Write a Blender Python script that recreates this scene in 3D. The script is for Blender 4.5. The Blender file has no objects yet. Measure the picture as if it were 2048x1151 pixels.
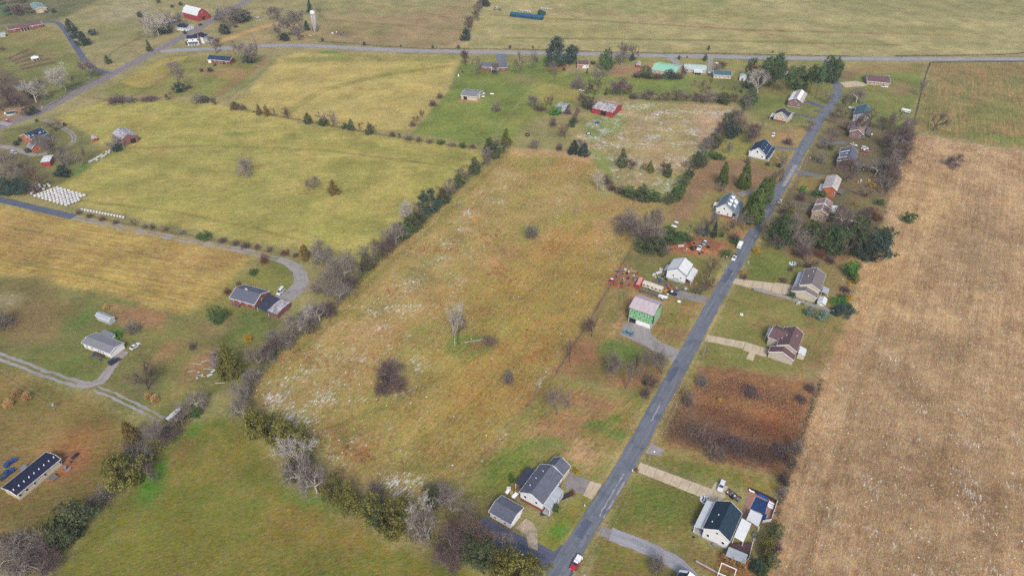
import bpy, bmesh, math, random
import numpy as np
from mathutils import Vector, Matrix
random.seed(7)
C = bpy.context.scene.collection
PI = math.pi
# ------------------------------------------------------------------ camera, sky, sun, exposure
CAM_H, PITCH, FPX, CX, CY = 200.0, math.radians(36.9), 1365.0, 1024.0, 575.5
cam_data = bpy.data.cameras.new('drone_camera')
cam_data.sensor_width = 36.0
cam_data.lens = 36.0 * FPX / 2048.0
cam_data.clip_start = 1.0
cam_data.clip_end = 30000.0
cam = bpy.data.objects.new('drone_camera', cam_data)
cam.location = (0, 0, CAM_H)
cam.rotation_euler = (PI / 2 - PITCH, 0, 0)
C.objects.link(cam)
bpy.context.scene.camera = cam

SUN_EL, SUN_AZ = math.radians(44), math.radians(172)      # azimuth clockwise from +Y
world = bpy.data.worlds.new('World')
bpy.context.scene.world = world
world.use_nodes = True
wn = world.node_tree
wn.nodes.clear()
sky = wn.nodes.new('ShaderNodeTexSky')
sky.sky_type = 'NISHITA'
sky.sun_disc = False
sky.sun_elevation = SUN_EL
sky.sun_rotation = SUN_AZ
sky.air_density = 1.3
sky.dust_density = 4.0
sky.ozone_density = 1.0
bg = wn.nodes.new('ShaderNodeBackground')
bg.inputs['Strength'].default_value = 0.095
wo = wn.nodes.new('ShaderNodeOutputWorld')
wn.links.new(sky.outputs[0], bg.inputs['Color'])
wn.links.new(bg.outputs[0], wo.inputs['Surface'])
sd = bpy.data.lights.new('sun', 'SUN')
sd.energy = 1.4
sd.angle = math.radians(13)
sd.color = (1.0, 0.97, 0.93)
sun = bpy.data.objects.new('sun', sd)
C.objects.link(sun)
sdir = Vector((math.sin(SUN_AZ) * math.cos(SUN_EL), math.cos(SUN_AZ) * math.cos(SUN_EL), math.sin(SUN_EL)))
sun.rotation_euler = sdir.to_track_quat('Z', 'Y').to_euler()
sun.location = (0, 0, 400)
vs = bpy.context.scene.view_settings
vs.view_transform = 'Standard'
vs.look = 'None'
vs.exposure = 1.15
vs.gamma = 1.0
vs.use_curve_mapping = False
bpy.context.scene.cycles.max_bounces = 5
bpy.context.scene.cycles.diffuse_bounces = 3
bpy.context.scene.cycles.use_denoising = False
bpy.context.scene.cycles.use_adaptive_sampling = False

# ------------------------------------------------------------------ survey: photo pixel -> ground point in metres
SP, CP = math.sin(PITCH), math.cos(PITCH)
def at(px, py, z=0.0):
    u, v = (px - CX) / FPX, (py - CY) / FPX
    dx, dy, dz = u, CP - v * SP, -SP - v * CP
    t = (z - CAM_H) / dz
    return Vector((dx * t, dy * t, z))
def atn(P):
    P = np.asarray(P, float)
    u, v = (P[:, 0] - CX) / FPX, (P[:, 1] - CY) / FPX
    dz = -SP - v * CP
    t = -CAM_H / dz
    return np.stack([u * t, (CP - v * SP) * t], 1)
def proj(p):
    x, y, z = p
    zc = y * CP - (z - CAM_H) * SP
    yc = y * SP + (z - CAM_H) * CP
    return CX + FPX * x / zc, CY - FPX * yc / zc
def mpp(px, py):          # metres per photo pixel, across the view, at the ground there
    p = at(px, py)
    return (p.y * CP + CAM_H * SP) / FPX
def hgt(px, py, hpx):     # height in metres of something hpx tall in the photo standing there
    p = at(px, py)
    q = proj((p.x, p.y, 10.0))
    k = math.hypot(q[0] - px, q[1] - py) / 10.0
    h = hpx / k
    for _ in range(3):
        q = proj((p.x, p.y, h))
        h *= hpx / max(0.1, math.hypot(q[0] - px, q[1] - py))
    return h

# ------------------------------------------------------------------ materials
def lin(c):
    c = c / 255.0
    return c / 12.92 if c <= 0.04045 else ((c + 0.055) / 1.055) ** 2.4
KA = 0.62
def rgb(r, g, b, k=None):
    k = KA if k is None else k
    return (min(.85, lin(r) * k), min(.85, lin(g) * k), min(.85, lin(b) * k), 1.0)
MATS = {}
def mat(name, col, col2=None, scale=1.0, rough=0.85, spec=0.25, bump=0.0, bscale=6.0, metal=0.0, stretch=None, detail=5.0, lo=0.35, hi=0.65, rnd=0.0):
    """plain procedural surface: two tones mixed by noise, small bump, optional per-object brightness change"""
    if name in MATS:
        return MATS[name]
    m = bpy.data.materials.new(name)
    m.use_nodes = True
    nt = m.node_tree
    N, L = nt.nodes, nt.links
    b = N['Principled BSDF']
    b.inputs['Roughness'].default_value = rough
    b.inputs['Specular IOR Level'].default_value = spec
    b.inputs['Metallic'].default_value = metal
    col2 = col2 or tuple(x * 0.78 for x in col[:3]) + (1,)
    tc = N.new('ShaderNodeTexCoord')
    src = tc.outputs['Object']
    if stretch:
        mp = N.new('ShaderNodeMapping')
        mp.inputs['Scale'].default_value = stretch
        L.new(src, mp.inputs['Vector'])
        src = mp.outputs[0]
    nz = N.new('ShaderNodeTexNoise')
    nz.inputs['Scale'].default_value = scale
    nz.inputs['Detail'].default_value = detail
    nz.inputs['Roughness'].default_value = 0.65
    L.new(src, nz.inputs['Vector'])
    mr = N.new('ShaderNodeMapRange')
    mr.inputs['From Min'].default_value = lo
    mr.inputs['From Max'].default_value = hi
    L.new(nz.outputs['Fac'], mr.inputs['Value'])
    mx = N.new('ShaderNodeMix')
    mx.data_type = 'RGBA'
    mx.inputs['A'].default_value = col
    mx.inputs['B'].default_value = col2
    L.new(mr.outputs[0], mx.inputs['Factor'])
    out = mx.outputs['Result']
    if rnd:
        oi = N.new('ShaderNodeObjectInfo')
        m2 = N.new('ShaderNodeMapRange')
        m2.inputs['To Min'].default_value = 1 - rnd
        m2.inputs['To Max'].default_value = 1 + rnd
        L.new(oi.outputs['Random'], m2.inputs['Value'])
        h = N.new('ShaderNodeHueSaturation')
        L.new(m2.outputs[0], h.inputs['Value'])
        L.new(out, h.inputs['Color'])
        out = h.outputs[0]
    L.new(out, b.inputs['Base Color'])
    if bump:
        n2 = N.new('ShaderNodeTexNoise')
        n2.inputs['Scale'].default_value = bscale
        n2.inputs['Detail'].default_value = 4
        L.new(src, n2.inputs['Vector'])
        bp = N.new('ShaderNodeBump')
        bp.inputs['Strength'].default_value = bump
        bp.inputs['Distance'].default_value = 0.1
        L.new(n2.outputs['Fac'], bp.inputs['Height'])
        L.new(bp.outputs[0], b.inputs['Normal'])
    MATS[name] = m
    return m

# ------------------------------------------------------------------ object helpers
def tag(o, label=None, cat=None, group=None, kind=None):
    if label: o['label'] = label
    if cat: o['category'] = cat
    if group: o['group'] = group
    if kind: o['kind'] = kind
    return o
def link(name, me, m=None, parent=None, loc=None):
    o = bpy.data.objects.new(name, me)
    C.objects.link(o)
    if m is not None and me is not None and len(me.materials) == 0:
        me.materials.append(m)
    if parent is not None:
        o.parent = parent
    if loc is not None:
        o.location = loc
    return o
def mesh(name, verts, faces, smooth=False):
    me = bpy.data.meshes.new(name)
    me.from_pydata([tuple(v) for v in verts], [], [tuple(f) for f in faces])
    if smooth:
        me.polygons.foreach_set('use_smooth', [True] * len(me.polygons))
    me.update()
    return me
def npmesh(name, V, F):
    """fast mesh from arrays: V (n,3), F (m,k) all faces the same size"""
    me = bpy.data.meshes.new(name)
    V = np.asarray(V, np.float32); F = np.asarray(F, np.int32)
    n, k = F.shape
    me.vertices.add(len(V)); me.vertices.foreach_set('co', V.ravel())
    me.loops.add(n * k); me.loops.foreach_set('vertex_index', F.ravel())
    me.polygons.add(n)
    me.polygons.foreach_set('loop_start', np.arange(0, n * k, k, dtype=np.int32))
    me.update(calc_edges=True)
    return me
def empty(name, loc=(0, 0, 0), rz=0.0):
    o = bpy.data.objects.new(name, None)
    o.location = loc
    o.rotation_euler = (0, 0, rz)
    o.empty_display_size = 0.5
    C.objects.link(o)
    return o
def struct(name, me, m=None, loc=None):
    return tag(link(name, me, m, None, loc), kind='structure')
class MB:
    """collects boxes, prisms and tubes into one mesh"""
    def __init__(s): s.v, s.f = [], []
    def add(s, v, f):
        n = len(s.v); s.v += [tuple(x) for x in v]; s.f += [tuple(i + n for i in q) for q in f]; return s
    def box(s, x0, x1, y0, y1, z0, z1):
        return s.add([(x0, y0, z0), (x1, y0, z0), (x1, y1, z0), (x0, y1, z0), (x0, y0, z1), (x1, y0, z1), (x1, y1, z1), (x0, y1, z1)],
                     [(3, 2, 1, 0), (4, 5, 6, 7), (0, 1, 5, 4), (1, 2, 6, 5), (2, 3, 7, 6), (3, 0, 4, 7)])
    def prism(s, poly, axis, a0, a1):
        """extrude a closed 2-D outline along an axis: 'x' -> outline in (y,z), 'y' -> (x,z), 'z' -> (x,y)"""
        def p(q, a):
            return (a, q[0], q[1]) if axis == 'x' else (q[0], a, q[1]) if axis == 'y' else (q[0], q[1], a)
        n = len(poly)
        return s.add([p(q, a0) for q in poly] + [p(q, a1) for q in poly],
                     [tuple(range(n))[::-1], tuple(range(n, 2 * n))] + [(i, (i + 1) % n, n + (i + 1) % n, n + i) for i in range(n)])
    def slab(s, quad, t):
        """a sloping slab: four top corners, thickness t straight down"""
        b = [(x, y, z - t) for x, y, z in quad]
        return s.add(list(quad) + b, [(0, 1, 2, 3), (7, 6, 5, 4), (0, 4, 5, 1), (1, 5, 6, 2), (2, 6, 7, 3), (3, 7, 4, 0)])
    def tube(s, p0, p1, r0, r1=None, n=6, cap=True):
        r1 = r0 if r1 is None else r1
        p0, p1 = Vector(p0), Vector(p1)
        d = (p1 - p0).normalized()
        a = d.orthogonal().normalized(); b = d.cross(a)
        vs_ = [p0 + (a * math.cos(2 * PI * i / n) + b * math.sin(2 * PI * i / n)) * r0 for i in range(n)]
        vs_ += [p1 + (a * math.cos(2 * PI * i / n) + b * math.sin(2 * PI * i / n)) * r1 for i in range(n)]
        f = [(i, (i + 1) % n, n + (i + 1) % n, n + i) for i in range(n)]
        if cap: f += [tuple(range(n))[::-1], tuple(range(n, 2 * n))]
        return s.add(vs_, f)
    def lathe(s, prof, n=16, c=(0, 0, 0)):
        """profile of (r,z) turned about z"""
        vs_, f = [], []
        for r, z in prof:
            vs_ += [(c[0] + r * math.cos(2 * PI * i / n), c[1] + r * math.sin(2 * PI * i / n), c[2] + z) for i in range(n)]
        for k in range(len(prof) - 1):
            f += [(k * n + i, k * n + (i + 1) % n, (k + 1) * n + (i + 1) % n, (k + 1) * n + i) for i in range(n)]
        f += [tuple(range(n))[::-1], tuple(range((len(prof) - 1) * n, len(prof) * n))]
        return s.add(vs_, f)
    def me(s, name, smooth=False): return mesh(name, s.v, s.f, smooth)
    def build(s, name, m, parent=None, loc=None, smooth=False):
        return link(name, s.me(name, smooth), m, parent, loc)
ORD = ('zeroth first second third fourth fifth sixth seventh eighth ninth tenth eleventh twelfth thirteenth fourteenth fifteenth sixteenth '
       'seventeenth eighteenth nineteenth twentieth').split()
def ordinal(i):
    if i <= 20: return ORD[i]
    t = {2: 'twenty', 3: 'thirty', 4: 'forty', 5: 'fifty', 6: 'sixty'}[i // 10]
    return t + '-' + ORD[i % 10] if i % 10 else t[:-1] + 'ieth'
# ------------------------------------------------------------------ the ground: fields, lawns, bare soil
LAYERS = []
def G(poly, A, B, soft=2.0, op=1.0, streak=0.0, d=None, snow=0.0, cls=None, rag=2.0):
    LAYERS.append((poly, A, B, soft, op, streak, d, snow, cls, rag))
def ell(cx, cy, rx, ry, rot=0.0, n=14):
    r = math.radians(rot)
    return [(cx + rx * math.cos(2 * PI * i / n) * math.cos(r) - ry * math.sin(2 * PI * i / n) * math.sin(r),
             cy + rx * math.cos(2 * PI * i / n) * math.sin(r) + ry * math.sin(2 * PI * i / n) * math.cos(r)) for i in range(n)]
def band(pts, w):
    """closed outline round a photo polyline, w photo pixels wide"""
    L_, R_ = [], []
    for i, p in enumerate(pts):
        a, b = pts[max(0, i - 1)], pts[min(len(pts) - 1, i + 1)]
        dx, dy = b[0] - a[0], b[1] - a[1]
        n = math.hypot(dx, dy) or 1
        ww = w[i] if isinstance(w, (list, tuple)) else w
        L_.append((p[0] - dy / n * ww / 2, p[1] + dx / n * ww / 2))
        R_.append((p[0] + dy / n * ww / 2, p[1] - dx / n * ww / 2))
    return L_ + R_[::-1]
GRN, GRN2, LAWN, TAN, BRN, RUST, SOIL, STRAW = (118, 128, 70), (98, 118, 58), (132, 134, 80), (176, 152, 108), (142, 116, 84), (166, 112, 72), (186, 112, 66), (196, 166, 118)
BRIGHT = (84, 132, 52)
# far fields
G([(-200, -60), (2300, -60), (2300, 130), (-200, 300)], (164, 148, 104), (142, 138, 92), 3, 1, .35, ((0, 40), (400, 36)), cls='pasture')
G([(955, -60), (2300, -60), (2300, 112), (1600, 112), (1200, 104), (925, 98), (950, 20)], (180, 164, 114), (152, 148, 98), 4, 1, .55, ((1000, 60), (1600, 52)), cls='hay_field')
G([(1500, -60), (2300, -60), (2300, 40), (1700, 30)], (154, 142, 92), (128, 130, 82), 18, .7)
G([(1100, -50), (1500, -50), (1480, 20), (1150, 30)], (150, 146, 88), (130, 138, 80), 16, .5)
G(band([(1105, 22), (1250, 30), (1450, 55), (1600, 78), (1650, 100)], 7), (176, 148, 108), (150, 126, 92), 2, .6)
G([(640, 20), (930, 10), (925, 95), (700, 92), (640, 70)], (166, 138, 104), (146, 130, 92), 8, .8, .4, ((640, 60), (900, 62)))
G([(540, -30), (900, -30), (880, 22), (560, 50)], (164, 150, 104), (140, 140, 90), 8, .7)
G(ell(690, 66, 26, 6), (128, 104, 92), (144, 118, 98), 3, .8)
G(band([(730, 2), (790, 14)], 4), STRAW, TAN, 2, .7)
G([(200, -40), (480, -40), (440, 20), (370, 60), (330, 95), (225, 140), (190, 110), (150, 60)], (168, 150, 108), (140, 138, 92), 6, 1, .3, ((200, 80), (330, 40)))
G([(190, 60), (330, 0), (330, 30), (210, 95)], (158, 142, 104), (128, 130, 86), 8, .7)
G(ell(255, 22, 55, 18, -10), (178, 166, 134), (160, 150, 116), 8, .55)
G(ell(290, 50, 40, 9, -10), (176, 164, 130), (150, 144, 108), 5, .5)
G([(455, 80), (560, 40), (640, 60), (620, 88), (520, 92)], (172, 148, 106), (150, 136, 96), 5, .8)
G(band([(420, 92), (450, 80), (500, 62), (560, 45)], 7), (206, 166, 106), (186, 150, 104), 1.5, .9)
# north-west farmstead
G([(-200, 40), (110, 60), (150, 110), (210, 150), (120, 195), (0, 245), (-200, 300)], (136, 132, 78), (112, 120, 66), 3, 1, .2, ((0, 100), (130, 80)), cls='lawn')
G([(-200, -60), (140, -60), (200, 0), (110, 45), (-200, 60)], (116, 108, 82), (96, 104, 66), 6, .9)
G(ell(10, 22, 14, 12), (70, 118, 66), (84, 124, 66), 3, .9)
G([(0, 62), (110, 52), (135, 85), (60, 85), (0, 95)], (156, 136, 88), (132, 128, 76), 4, .8)
G([(12, 112), (60, 92), (112, 98), (120, 116), (50, 140)], (140, 118, 86), (128, 122, 74), 3, .6)
for k in range(5):
    G(band([(16 + k * 7, 118 + k * 5), (56 + k * 14, 100 + k * 6)], 4), (100, 78, 72), (120, 92, 80), .8, .85)
G([(0, 135), (90, 190), (70, 225), (0, 240)], (112, 92, 78), (96, 84, 70), 5, .9)
G([(0, 215), (70, 215), (45, 235), (0, 245)], (178, 140, 104), (156, 128, 92), 3, .8)
G(band([(215, 145), (190, 160), (150, 175), (95, 208)], 8), (96, 124, 54), (118, 128, 62), 3, .8)
G(band([(210, 143), (150, 172), (138, 184), (120, 200), (60, 215)], 4), (92, 92, 84), (110, 104, 92), 1, .7)
# between the highway and the county road
G([(205, 182), (340, 112), (450, 108), (520, 110), (500, 160), (440, 195), (330, 190), (230, 190)], (150, 138, 84), (122, 130, 66), 3, 1, .35, ((250, 180), (400, 120)), cls='lawn')
G([(240, 165), (330, 116), (378, 112), (350, 140), (298, 176), (270, 176)], (178, 156, 86), (162, 148, 82), 2, .95)
G(band([(240, 165), (268, 178), (298, 177), (352, 140), (380, 112)], 4), (112, 128, 58), (128, 134, 64), 1.2, .8)
G(band([(310, 165), (345, 146), (360, 150)], 8), (156, 118, 84), (146, 122, 84), 3, .7)
G([(395, 130), (490, 132), (485, 160), (400, 150)], (168, 134, 92), (142, 128, 82), 3, .9)
G(band([(430, 192), (470, 165), (505, 140), (545, 115)], 7), (172, 124, 92), (146, 118, 82), 2, .7)
G(band([(450, 200), (500, 165), (545, 125), (560, 112)], 5), (104, 126, 62), (122, 128, 66), 2, .7)
# yellow hay field
G([(470, 212), (560, 115), (600, 104), (700, 108), (925, 112), (905, 160), (855, 225), (820, 258), (740, 262), (600, 238)], (192, 170, 102), (172, 158, 96), 3, 1, .5, ((560, 200), (860, 150)), cls='hay_field')
G([(560, 116), (700, 108), (925, 113), (915, 126), (720, 122), (570, 126)], (152, 140, 84), (122, 132, 68), 3, .7)
G(ell(660, 105, 20, 4), BRIGHT, GRN, 2, .8)
G(ell(640, 150, 70, 8, -8), (172, 148, 90), (160, 142, 88), 8, .5)
G(ell(820, 140, 60, 12, -10), (158, 148, 76), (150, 148, 74), 8, .5)
# garden and paddocks south of the county road
G([(925, 112), (1100, 112), (1130, 140), (1080, 200), (1010, 262), (960, 290), (825, 265), (900, 180)], (128, 134, 70), (110, 128, 62), 2, 1, .3, ((860, 250), (1000, 170)), cls='lawn')
G([(870, 215), (970, 190), (1010, 215), (975, 265), (850, 262)], (116, 134, 62), (142, 142, 74), 4, .8, .5, ((850, 260), (960, 200)))
G([(925, 112), (1080, 113), (1060, 130), (930, 128)], (160, 144, 92), (138, 134, 80), 3, .7)
G(ell(1050, 158, 40, 9), (150, 130, 92), (130, 128, 78), 5, .6)
G(ell(940, 201, 24, 5), (184, 136, 96), (172, 140, 100), 2, .8)
G(band([(1070, 165), (1040, 205), (1000, 250), (985, 275)], 6), (170, 156, 108), (150, 140, 92), 1.5, .6)
G([(1080, 150), (1300, 140), (1490, 160), (1500, 195), (1200, 190), (1060, 240), (1010, 290), (1000, 265)], (148, 146, 78), (118, 132, 66), 3, 1, .2, ((1100, 180), (1300, 178)), cls='paddock')
G([(1090, 165), (1160, 180), (1155, 200), (1060, 200)], (172, 156, 92), (150, 142, 80), 4, .8)
G([(1215, 130), (1300, 130), (1300, 148), (1215, 152)], (164, 124, 94), (150, 126, 94), 3, .85)
G(ell(1115, 135, 22, 7), (172, 112, 82), (156, 118, 88), 3, .8)
G([(1130, 112), (1700, 119), (1700, 130), (1500, 135), (1290, 125), (1130, 128)], (158, 146, 88), (132, 134, 72), 2, .8)
G([(1270, 158), (1500, 152), (1500, 185), (1240, 190)], (108, 136, 64), (138, 140, 76), 4, .8)
G([(1380, 160), (1480, 165), (1470, 195), (1385, 190)], (158, 134, 94), (136, 134, 78), 5, .6)
G([(1400, 118), (1500, 122), (1490, 150), (1460, 138), (1405, 130)], (156, 144, 88), (136, 136, 74), 3, .7)
G([(1510, 150), (1620, 150), (1650, 190), (1560, 195), (1520, 190)], (150, 96, 74), (142, 112, 80), 4, .9)
# snow-streaked barn field
G([(1145, 290), (1200, 200), (1300, 205), (1475, 212), (1440, 290), (1390, 350), (1230, 345), (1190, 320)], (180, 150, 112), (150, 142, 86), 2, 1, .5, ((1250, 300), (1420, 240)), snow=.27, cls='barn_field')
G([(1160, 262), (1195, 215), (1260, 235), (1250, 262), (1180, 285)], (122, 136, 72), (134, 142, 82), 4, .85)
G(ell(1300, 215, 60, 8, 2), (134, 142, 78), (150, 146, 86), 5, .7)
G(ell(1420, 250, 40, 30, -50), (188, 152, 116), (174, 144, 108), 8, .7)
G(ell(1335, 270, 40, 12), (142, 142, 84), (166, 146, 100), 6, .6)
G([(1215, 330), (1370, 352), (1345, 400), (1290, 390), (1225, 362)], (166, 144, 100), (136, 138, 76), 2, 1, .6, ((1220, 345), (1340, 385)), snow=.26)
G(ell(1315, 310, 50, 16, 5), (176, 148, 104), (150, 142, 90), 4, .8, snow=.24)
# large west pasture
G([(105, 235), (200, 205), (330, 198), (470, 214), (620, 250), (770, 272), (965, 298), (965, 318), (880, 395), (790, 470), (720, 525), (640, 500), (500, 485), (300, 440), (160, 408), (110, 375), (170, 330), (215, 310), (165, 262)],
  (186, 168, 98), (150, 148, 80), 2.5, 1, .45, ((150, 330), (500, 310)), cls='pasture')
for (cx, cy, rx, ry, ro, gcol) in [(430, 285, 60, 10, 5, BRIGHT), (330, 330, 90, 14, 8, GRN), (520, 400, 90, 14, 5, GRN), (700, 330, 90, 16, -5, (124, 130, 68)), (780, 300, 70, 10, 8, (120, 128, 66)), (560, 440, 70, 12, -4, (128, 134, 68)),
                                 (690, 450, 60, 22, -30, (140, 146, 66)), (860, 350, 60, 18, -35, (150, 148, 68)), (460, 345, 60, 8, 5, GRN), (640, 290, 60, 10, 5, (150, 140, 76)), (240, 370, 50, 12, -10, GRN), (300, 250, 120, 14, 3, (160, 148, 80)),
                                 (400, 420, 80, 10, 8, (156, 144, 76)), (900, 312, 50, 8, 8, GRN)]:
    G(ell(cx, cy, rx, ry, ro), gcol, (158, 150, 78), 8, .55)
G(ell(300, 300, 40, 6, 10), (186, 156, 104), (176, 152, 92), 6, .6)
G(ell(470, 268, 20, 4), BRIGHT, GRN, 3, .6)
# farmyard west
G([(0, 260), (100, 240), (160, 265), (215, 300), (160, 350), (90, 380), (0, 390)], (130, 128, 76), (112, 110, 70), 3, 1, cls='farmyard')
G([(0, 300), (60, 320), (110, 350), (90, 375), (0, 385)], (122, 104, 84), (104, 104, 70), 5, .8)
G(band([(150, 345), (215, 310), (270, 275)], 10), BRIGHT, GRN, 3, .85)
G([(0, 275), (45, 290), (60, 308), (0, 300)], (146, 126, 108), (128, 120, 90), 3, .8)
G(ell(140, 272, 16, 18), (160, 138, 100), (132, 130, 78), 3, .7)
# orange stubble field
G([(-80, 396), (150, 438), (300, 462), (470, 497), (500, 515), (470, 560), (440, 600), (350, 632), (230, 592), (60, 558), (-80, 545)], (186, 162, 92), (160, 132, 80), 2.5, 1, .8, ((0, 480), (400, 550)), cls='stubble_field')
G([(360, 630), (440, 600), (480, 545), (560, 520), (600, 560), (560, 600), (460, 640), (400, 650)], (152, 140, 82), (128, 130, 70), 4, 1, .3, ((400, 620), (560, 560)), cls='lawn')
G(ell(60, 470, 80, 22, 12), (178, 138, 98), (186, 154, 96), 10, .6, .8, ((0, 480), (400, 550)))
G(ell(380, 515, 60, 12, 8), (178, 138, 98), (186, 150, 94), 8, .55)
G(ell(500, 555, 70, 26, -25), (142, 130, 74), (110, 128, 60), 8, .7)
G(ell(180, 560, 160, 12, 10), (194, 164, 92), (176, 152, 84), 6, .6)
G(ell(560, 545, 24, 40, -15), (134, 134, 74), (112, 128, 62), 4, .7)
# trailer homestead
G([(-80, 545), (60, 556), (230, 592), (360, 632), (430, 650), (520, 610), (560, 640), (520, 740), (430, 790), (330, 850), (200, 780), (-80, 720)], (136, 124, 78), (106, 118, 62), 3, 1, .25, ((100, 760), (400, 700)), cls='homestead')
G([(0, 560), (80, 560), (150, 610), (140, 660), (60, 690), (0, 690)], (146, 122, 84), (120, 112, 70), 6, .8)
G(ell(40, 640, 60, 40), (128, 104, 72), (146, 124, 84), 10, .7)
G(ell(18, 600, 22, 12), (168, 148, 104), (180, 170, 140), 5, .6, snow=.2)
G([(220, 605), (330, 625), (320, 655), (240, 655), (222, 630)], (170, 124, 92), (148, 124, 86), 3, .9)
G(ell(160, 640, 40, 18, -25), (90, 122, 58), (118, 124, 66), 4, .75)
G(ell(370, 690, 60, 40, -35), (120, 124, 66), (142, 120, 80), 8, .7)
G(ell(330, 705, 30, 12, -35), (168, 128, 92), (150, 118, 84), 4, .7)
G(ell(395, 735, 50, 18, -45), (172, 128, 92), (150, 118, 88), 5, .8)
G(ell(290, 765, 40, 22, 20), (118, 100, 90), (108, 106, 74), 5, .7)
G(ell(330, 800, 40, 10, -25), (168, 144, 92), (140, 132, 78), 5, .6)
G(ell(430, 650, 40, 16, -15), (160, 132, 96), (140, 120, 84), 5, .7)
G(ell(130, 735, 60, 12, 20), (134, 128, 72), (110, 118, 58), 5, .6)
G([(-80, 720), (120, 775), (260, 825), (270, 860), (230, 950), (120, 1060), (-80, 1160)], (140, 116, 72), (120, 112, 60), 4, 1, .35, ((0, 860), (200, 830)), cls='homestead')
G(ell(90, 850, 120, 40, -15), (148, 124, 78), (126, 114, 62), 12, .6)
G(ell(150, 900, 60, 40, -40), (170, 112, 74), (150, 104, 68), 8, .8)
G(ell(130, 935, 30, 20, -40), (176, 116, 82), (120, 84, 70), 4, .8)
G(ell(120, 1000, 50, 30, -30), (112, 112, 56), (132, 106, 68), 8, .7)
G(ell(30, 1010, 50, 26), (128, 96, 66), (116, 104, 58), 8, .7)
# lower green pasture
G([(60, 1220), (180, 1060), (250, 985), (330, 900), (380, 850), (440, 830), (520, 880), (600, 985), (690, 1050), (860, 1110), (960, 1160), (1000, 1220)], (138, 124, 62), (102, 116, 48), 3, 1, .1, ((200, 1100), (500, 1000)), cls='pasture')
G(band([(290, 1000), (310, 950), (335, 920), (380, 865), (400, 845)], 26), (70, 138, 44), (92, 132, 50), 3, .8)
G(ell(640, 1005, 50, 9, 15), (76, 134, 50), (96, 130, 54), 4, .8)
G(ell(360, 900, 30, 14, -45), (160, 122, 82), (142, 112, 66), 3, .7)
G(ell(620, 1060, 90, 24, 20), (160, 122, 76), (140, 118, 64), 10, .7)
G(ell(480, 960, 60, 50, -40), (142, 124, 72), (112, 116, 54), 12, .5)
G(ell(330, 1100, 120, 50), (112, 116, 50), (132, 118, 56), 20, .6)
G(ell(560, 1130, 120, 40), (132, 114, 60), (108, 116, 52), 14, .6)
# central weedy meadow
MEADOW = [(1012, 302), (1080, 300), (1130, 312), (1195, 322), (1205, 365), (1190, 395), (1330, 405), (1290, 470), (1265, 500), (1225, 565), (1170, 660), (1110, 750), (1035, 835), (960, 915), (910, 965), (862, 1000), (760, 985), (690, 950), (640, 905), (560, 845), (495, 800), (500, 760), (560, 705), (665, 610), (780, 505), (880, 415), (960, 345)]
G(MEADOW, (172, 142, 88), (146, 140, 74), 2.5, 1, .45, ((700, 700), (1000, 480)), snow=.12, cls='meadow')
G([(1000, 330), (960, 380), (800, 540), (680, 650), (560, 745), (540, 800), (660, 830), (780, 700), (900, 560), (980, 440), (1040, 350)], (186, 152, 104), (160, 144, 90), 14, .7, .4, ((600, 750), (900, 450)), snow=.25)
G([(540, 760), (640, 800), (640, 870), (700, 930), (640, 900), (560, 840)], (170, 146, 100), (148, 140, 84), 6, .7, snow=.40)
G(ell(800, 960, 70, 26, 8), (164, 142, 96), (150, 138, 80), 6, .7, snow=.42)
G(ell(930, 640, 60, 40), (160, 144, 90), (150, 142, 82), 10, .6, snow=.22)
G(ell(830, 740, 60, 34, 20), (150, 146, 84), (160, 146, 90), 8, .6, snow=.24)
G([(960, 560), (1150, 480), (1230, 540), (1120, 730), (960, 880), (860, 900), (860, 740)], (150, 142, 72), (172, 128, 74), 16, .75, .5, ((900, 850), (1150, 560)), snow=.05)
G(ell(1130, 480, 110, 26, -18), (178, 116, 70), (176, 138, 80), 8, .55)
G(ell(1050, 440, 120, 60, -30), (174, 144, 94), (150, 144, 78), 14, .5, snow=.08)
G(ell(1110, 345, 80, 24, -20), (168, 126, 82), (160, 142, 82), 8, .6)
G(ell(1225, 410, 80, 16, -5), (170, 118, 78), (160, 136, 86), 5, .6)
G(ell(1250, 440, 60, 12, -10), (166, 134, 96), (178, 156, 118), 4, .6, snow=.14)
G(ell(1120, 395, 60, 26, -30), (184, 158, 106), (164, 148, 90), 8, .6, snow=.14)
G(ell(1000, 510, 40, 14, -30), (188, 138, 96), (176, 140, 92), 5, .6)
G(ell(900, 590, 60, 22, -40), (178, 122, 78), (168, 138, 82), 8, .45)
G(ell(760, 690, 90, 26, -40), (176, 128, 82), (168, 142, 88), 8, .45)
G(ell(925, 690, 36, 22, 5), (116, 132, 64), (130, 138, 70), 4, .85)
G(ell(1062, 462, 22, 10), (104, 134, 66), (130, 138, 76), 3, .85)
G(ell(690, 880, 60, 20, 40), (172, 118, 78), (160, 132, 84), 6, .6)
G(ell(1040, 790, 40, 16, -45), (178, 116, 70), (166, 130, 76), 6, .5)
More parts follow.
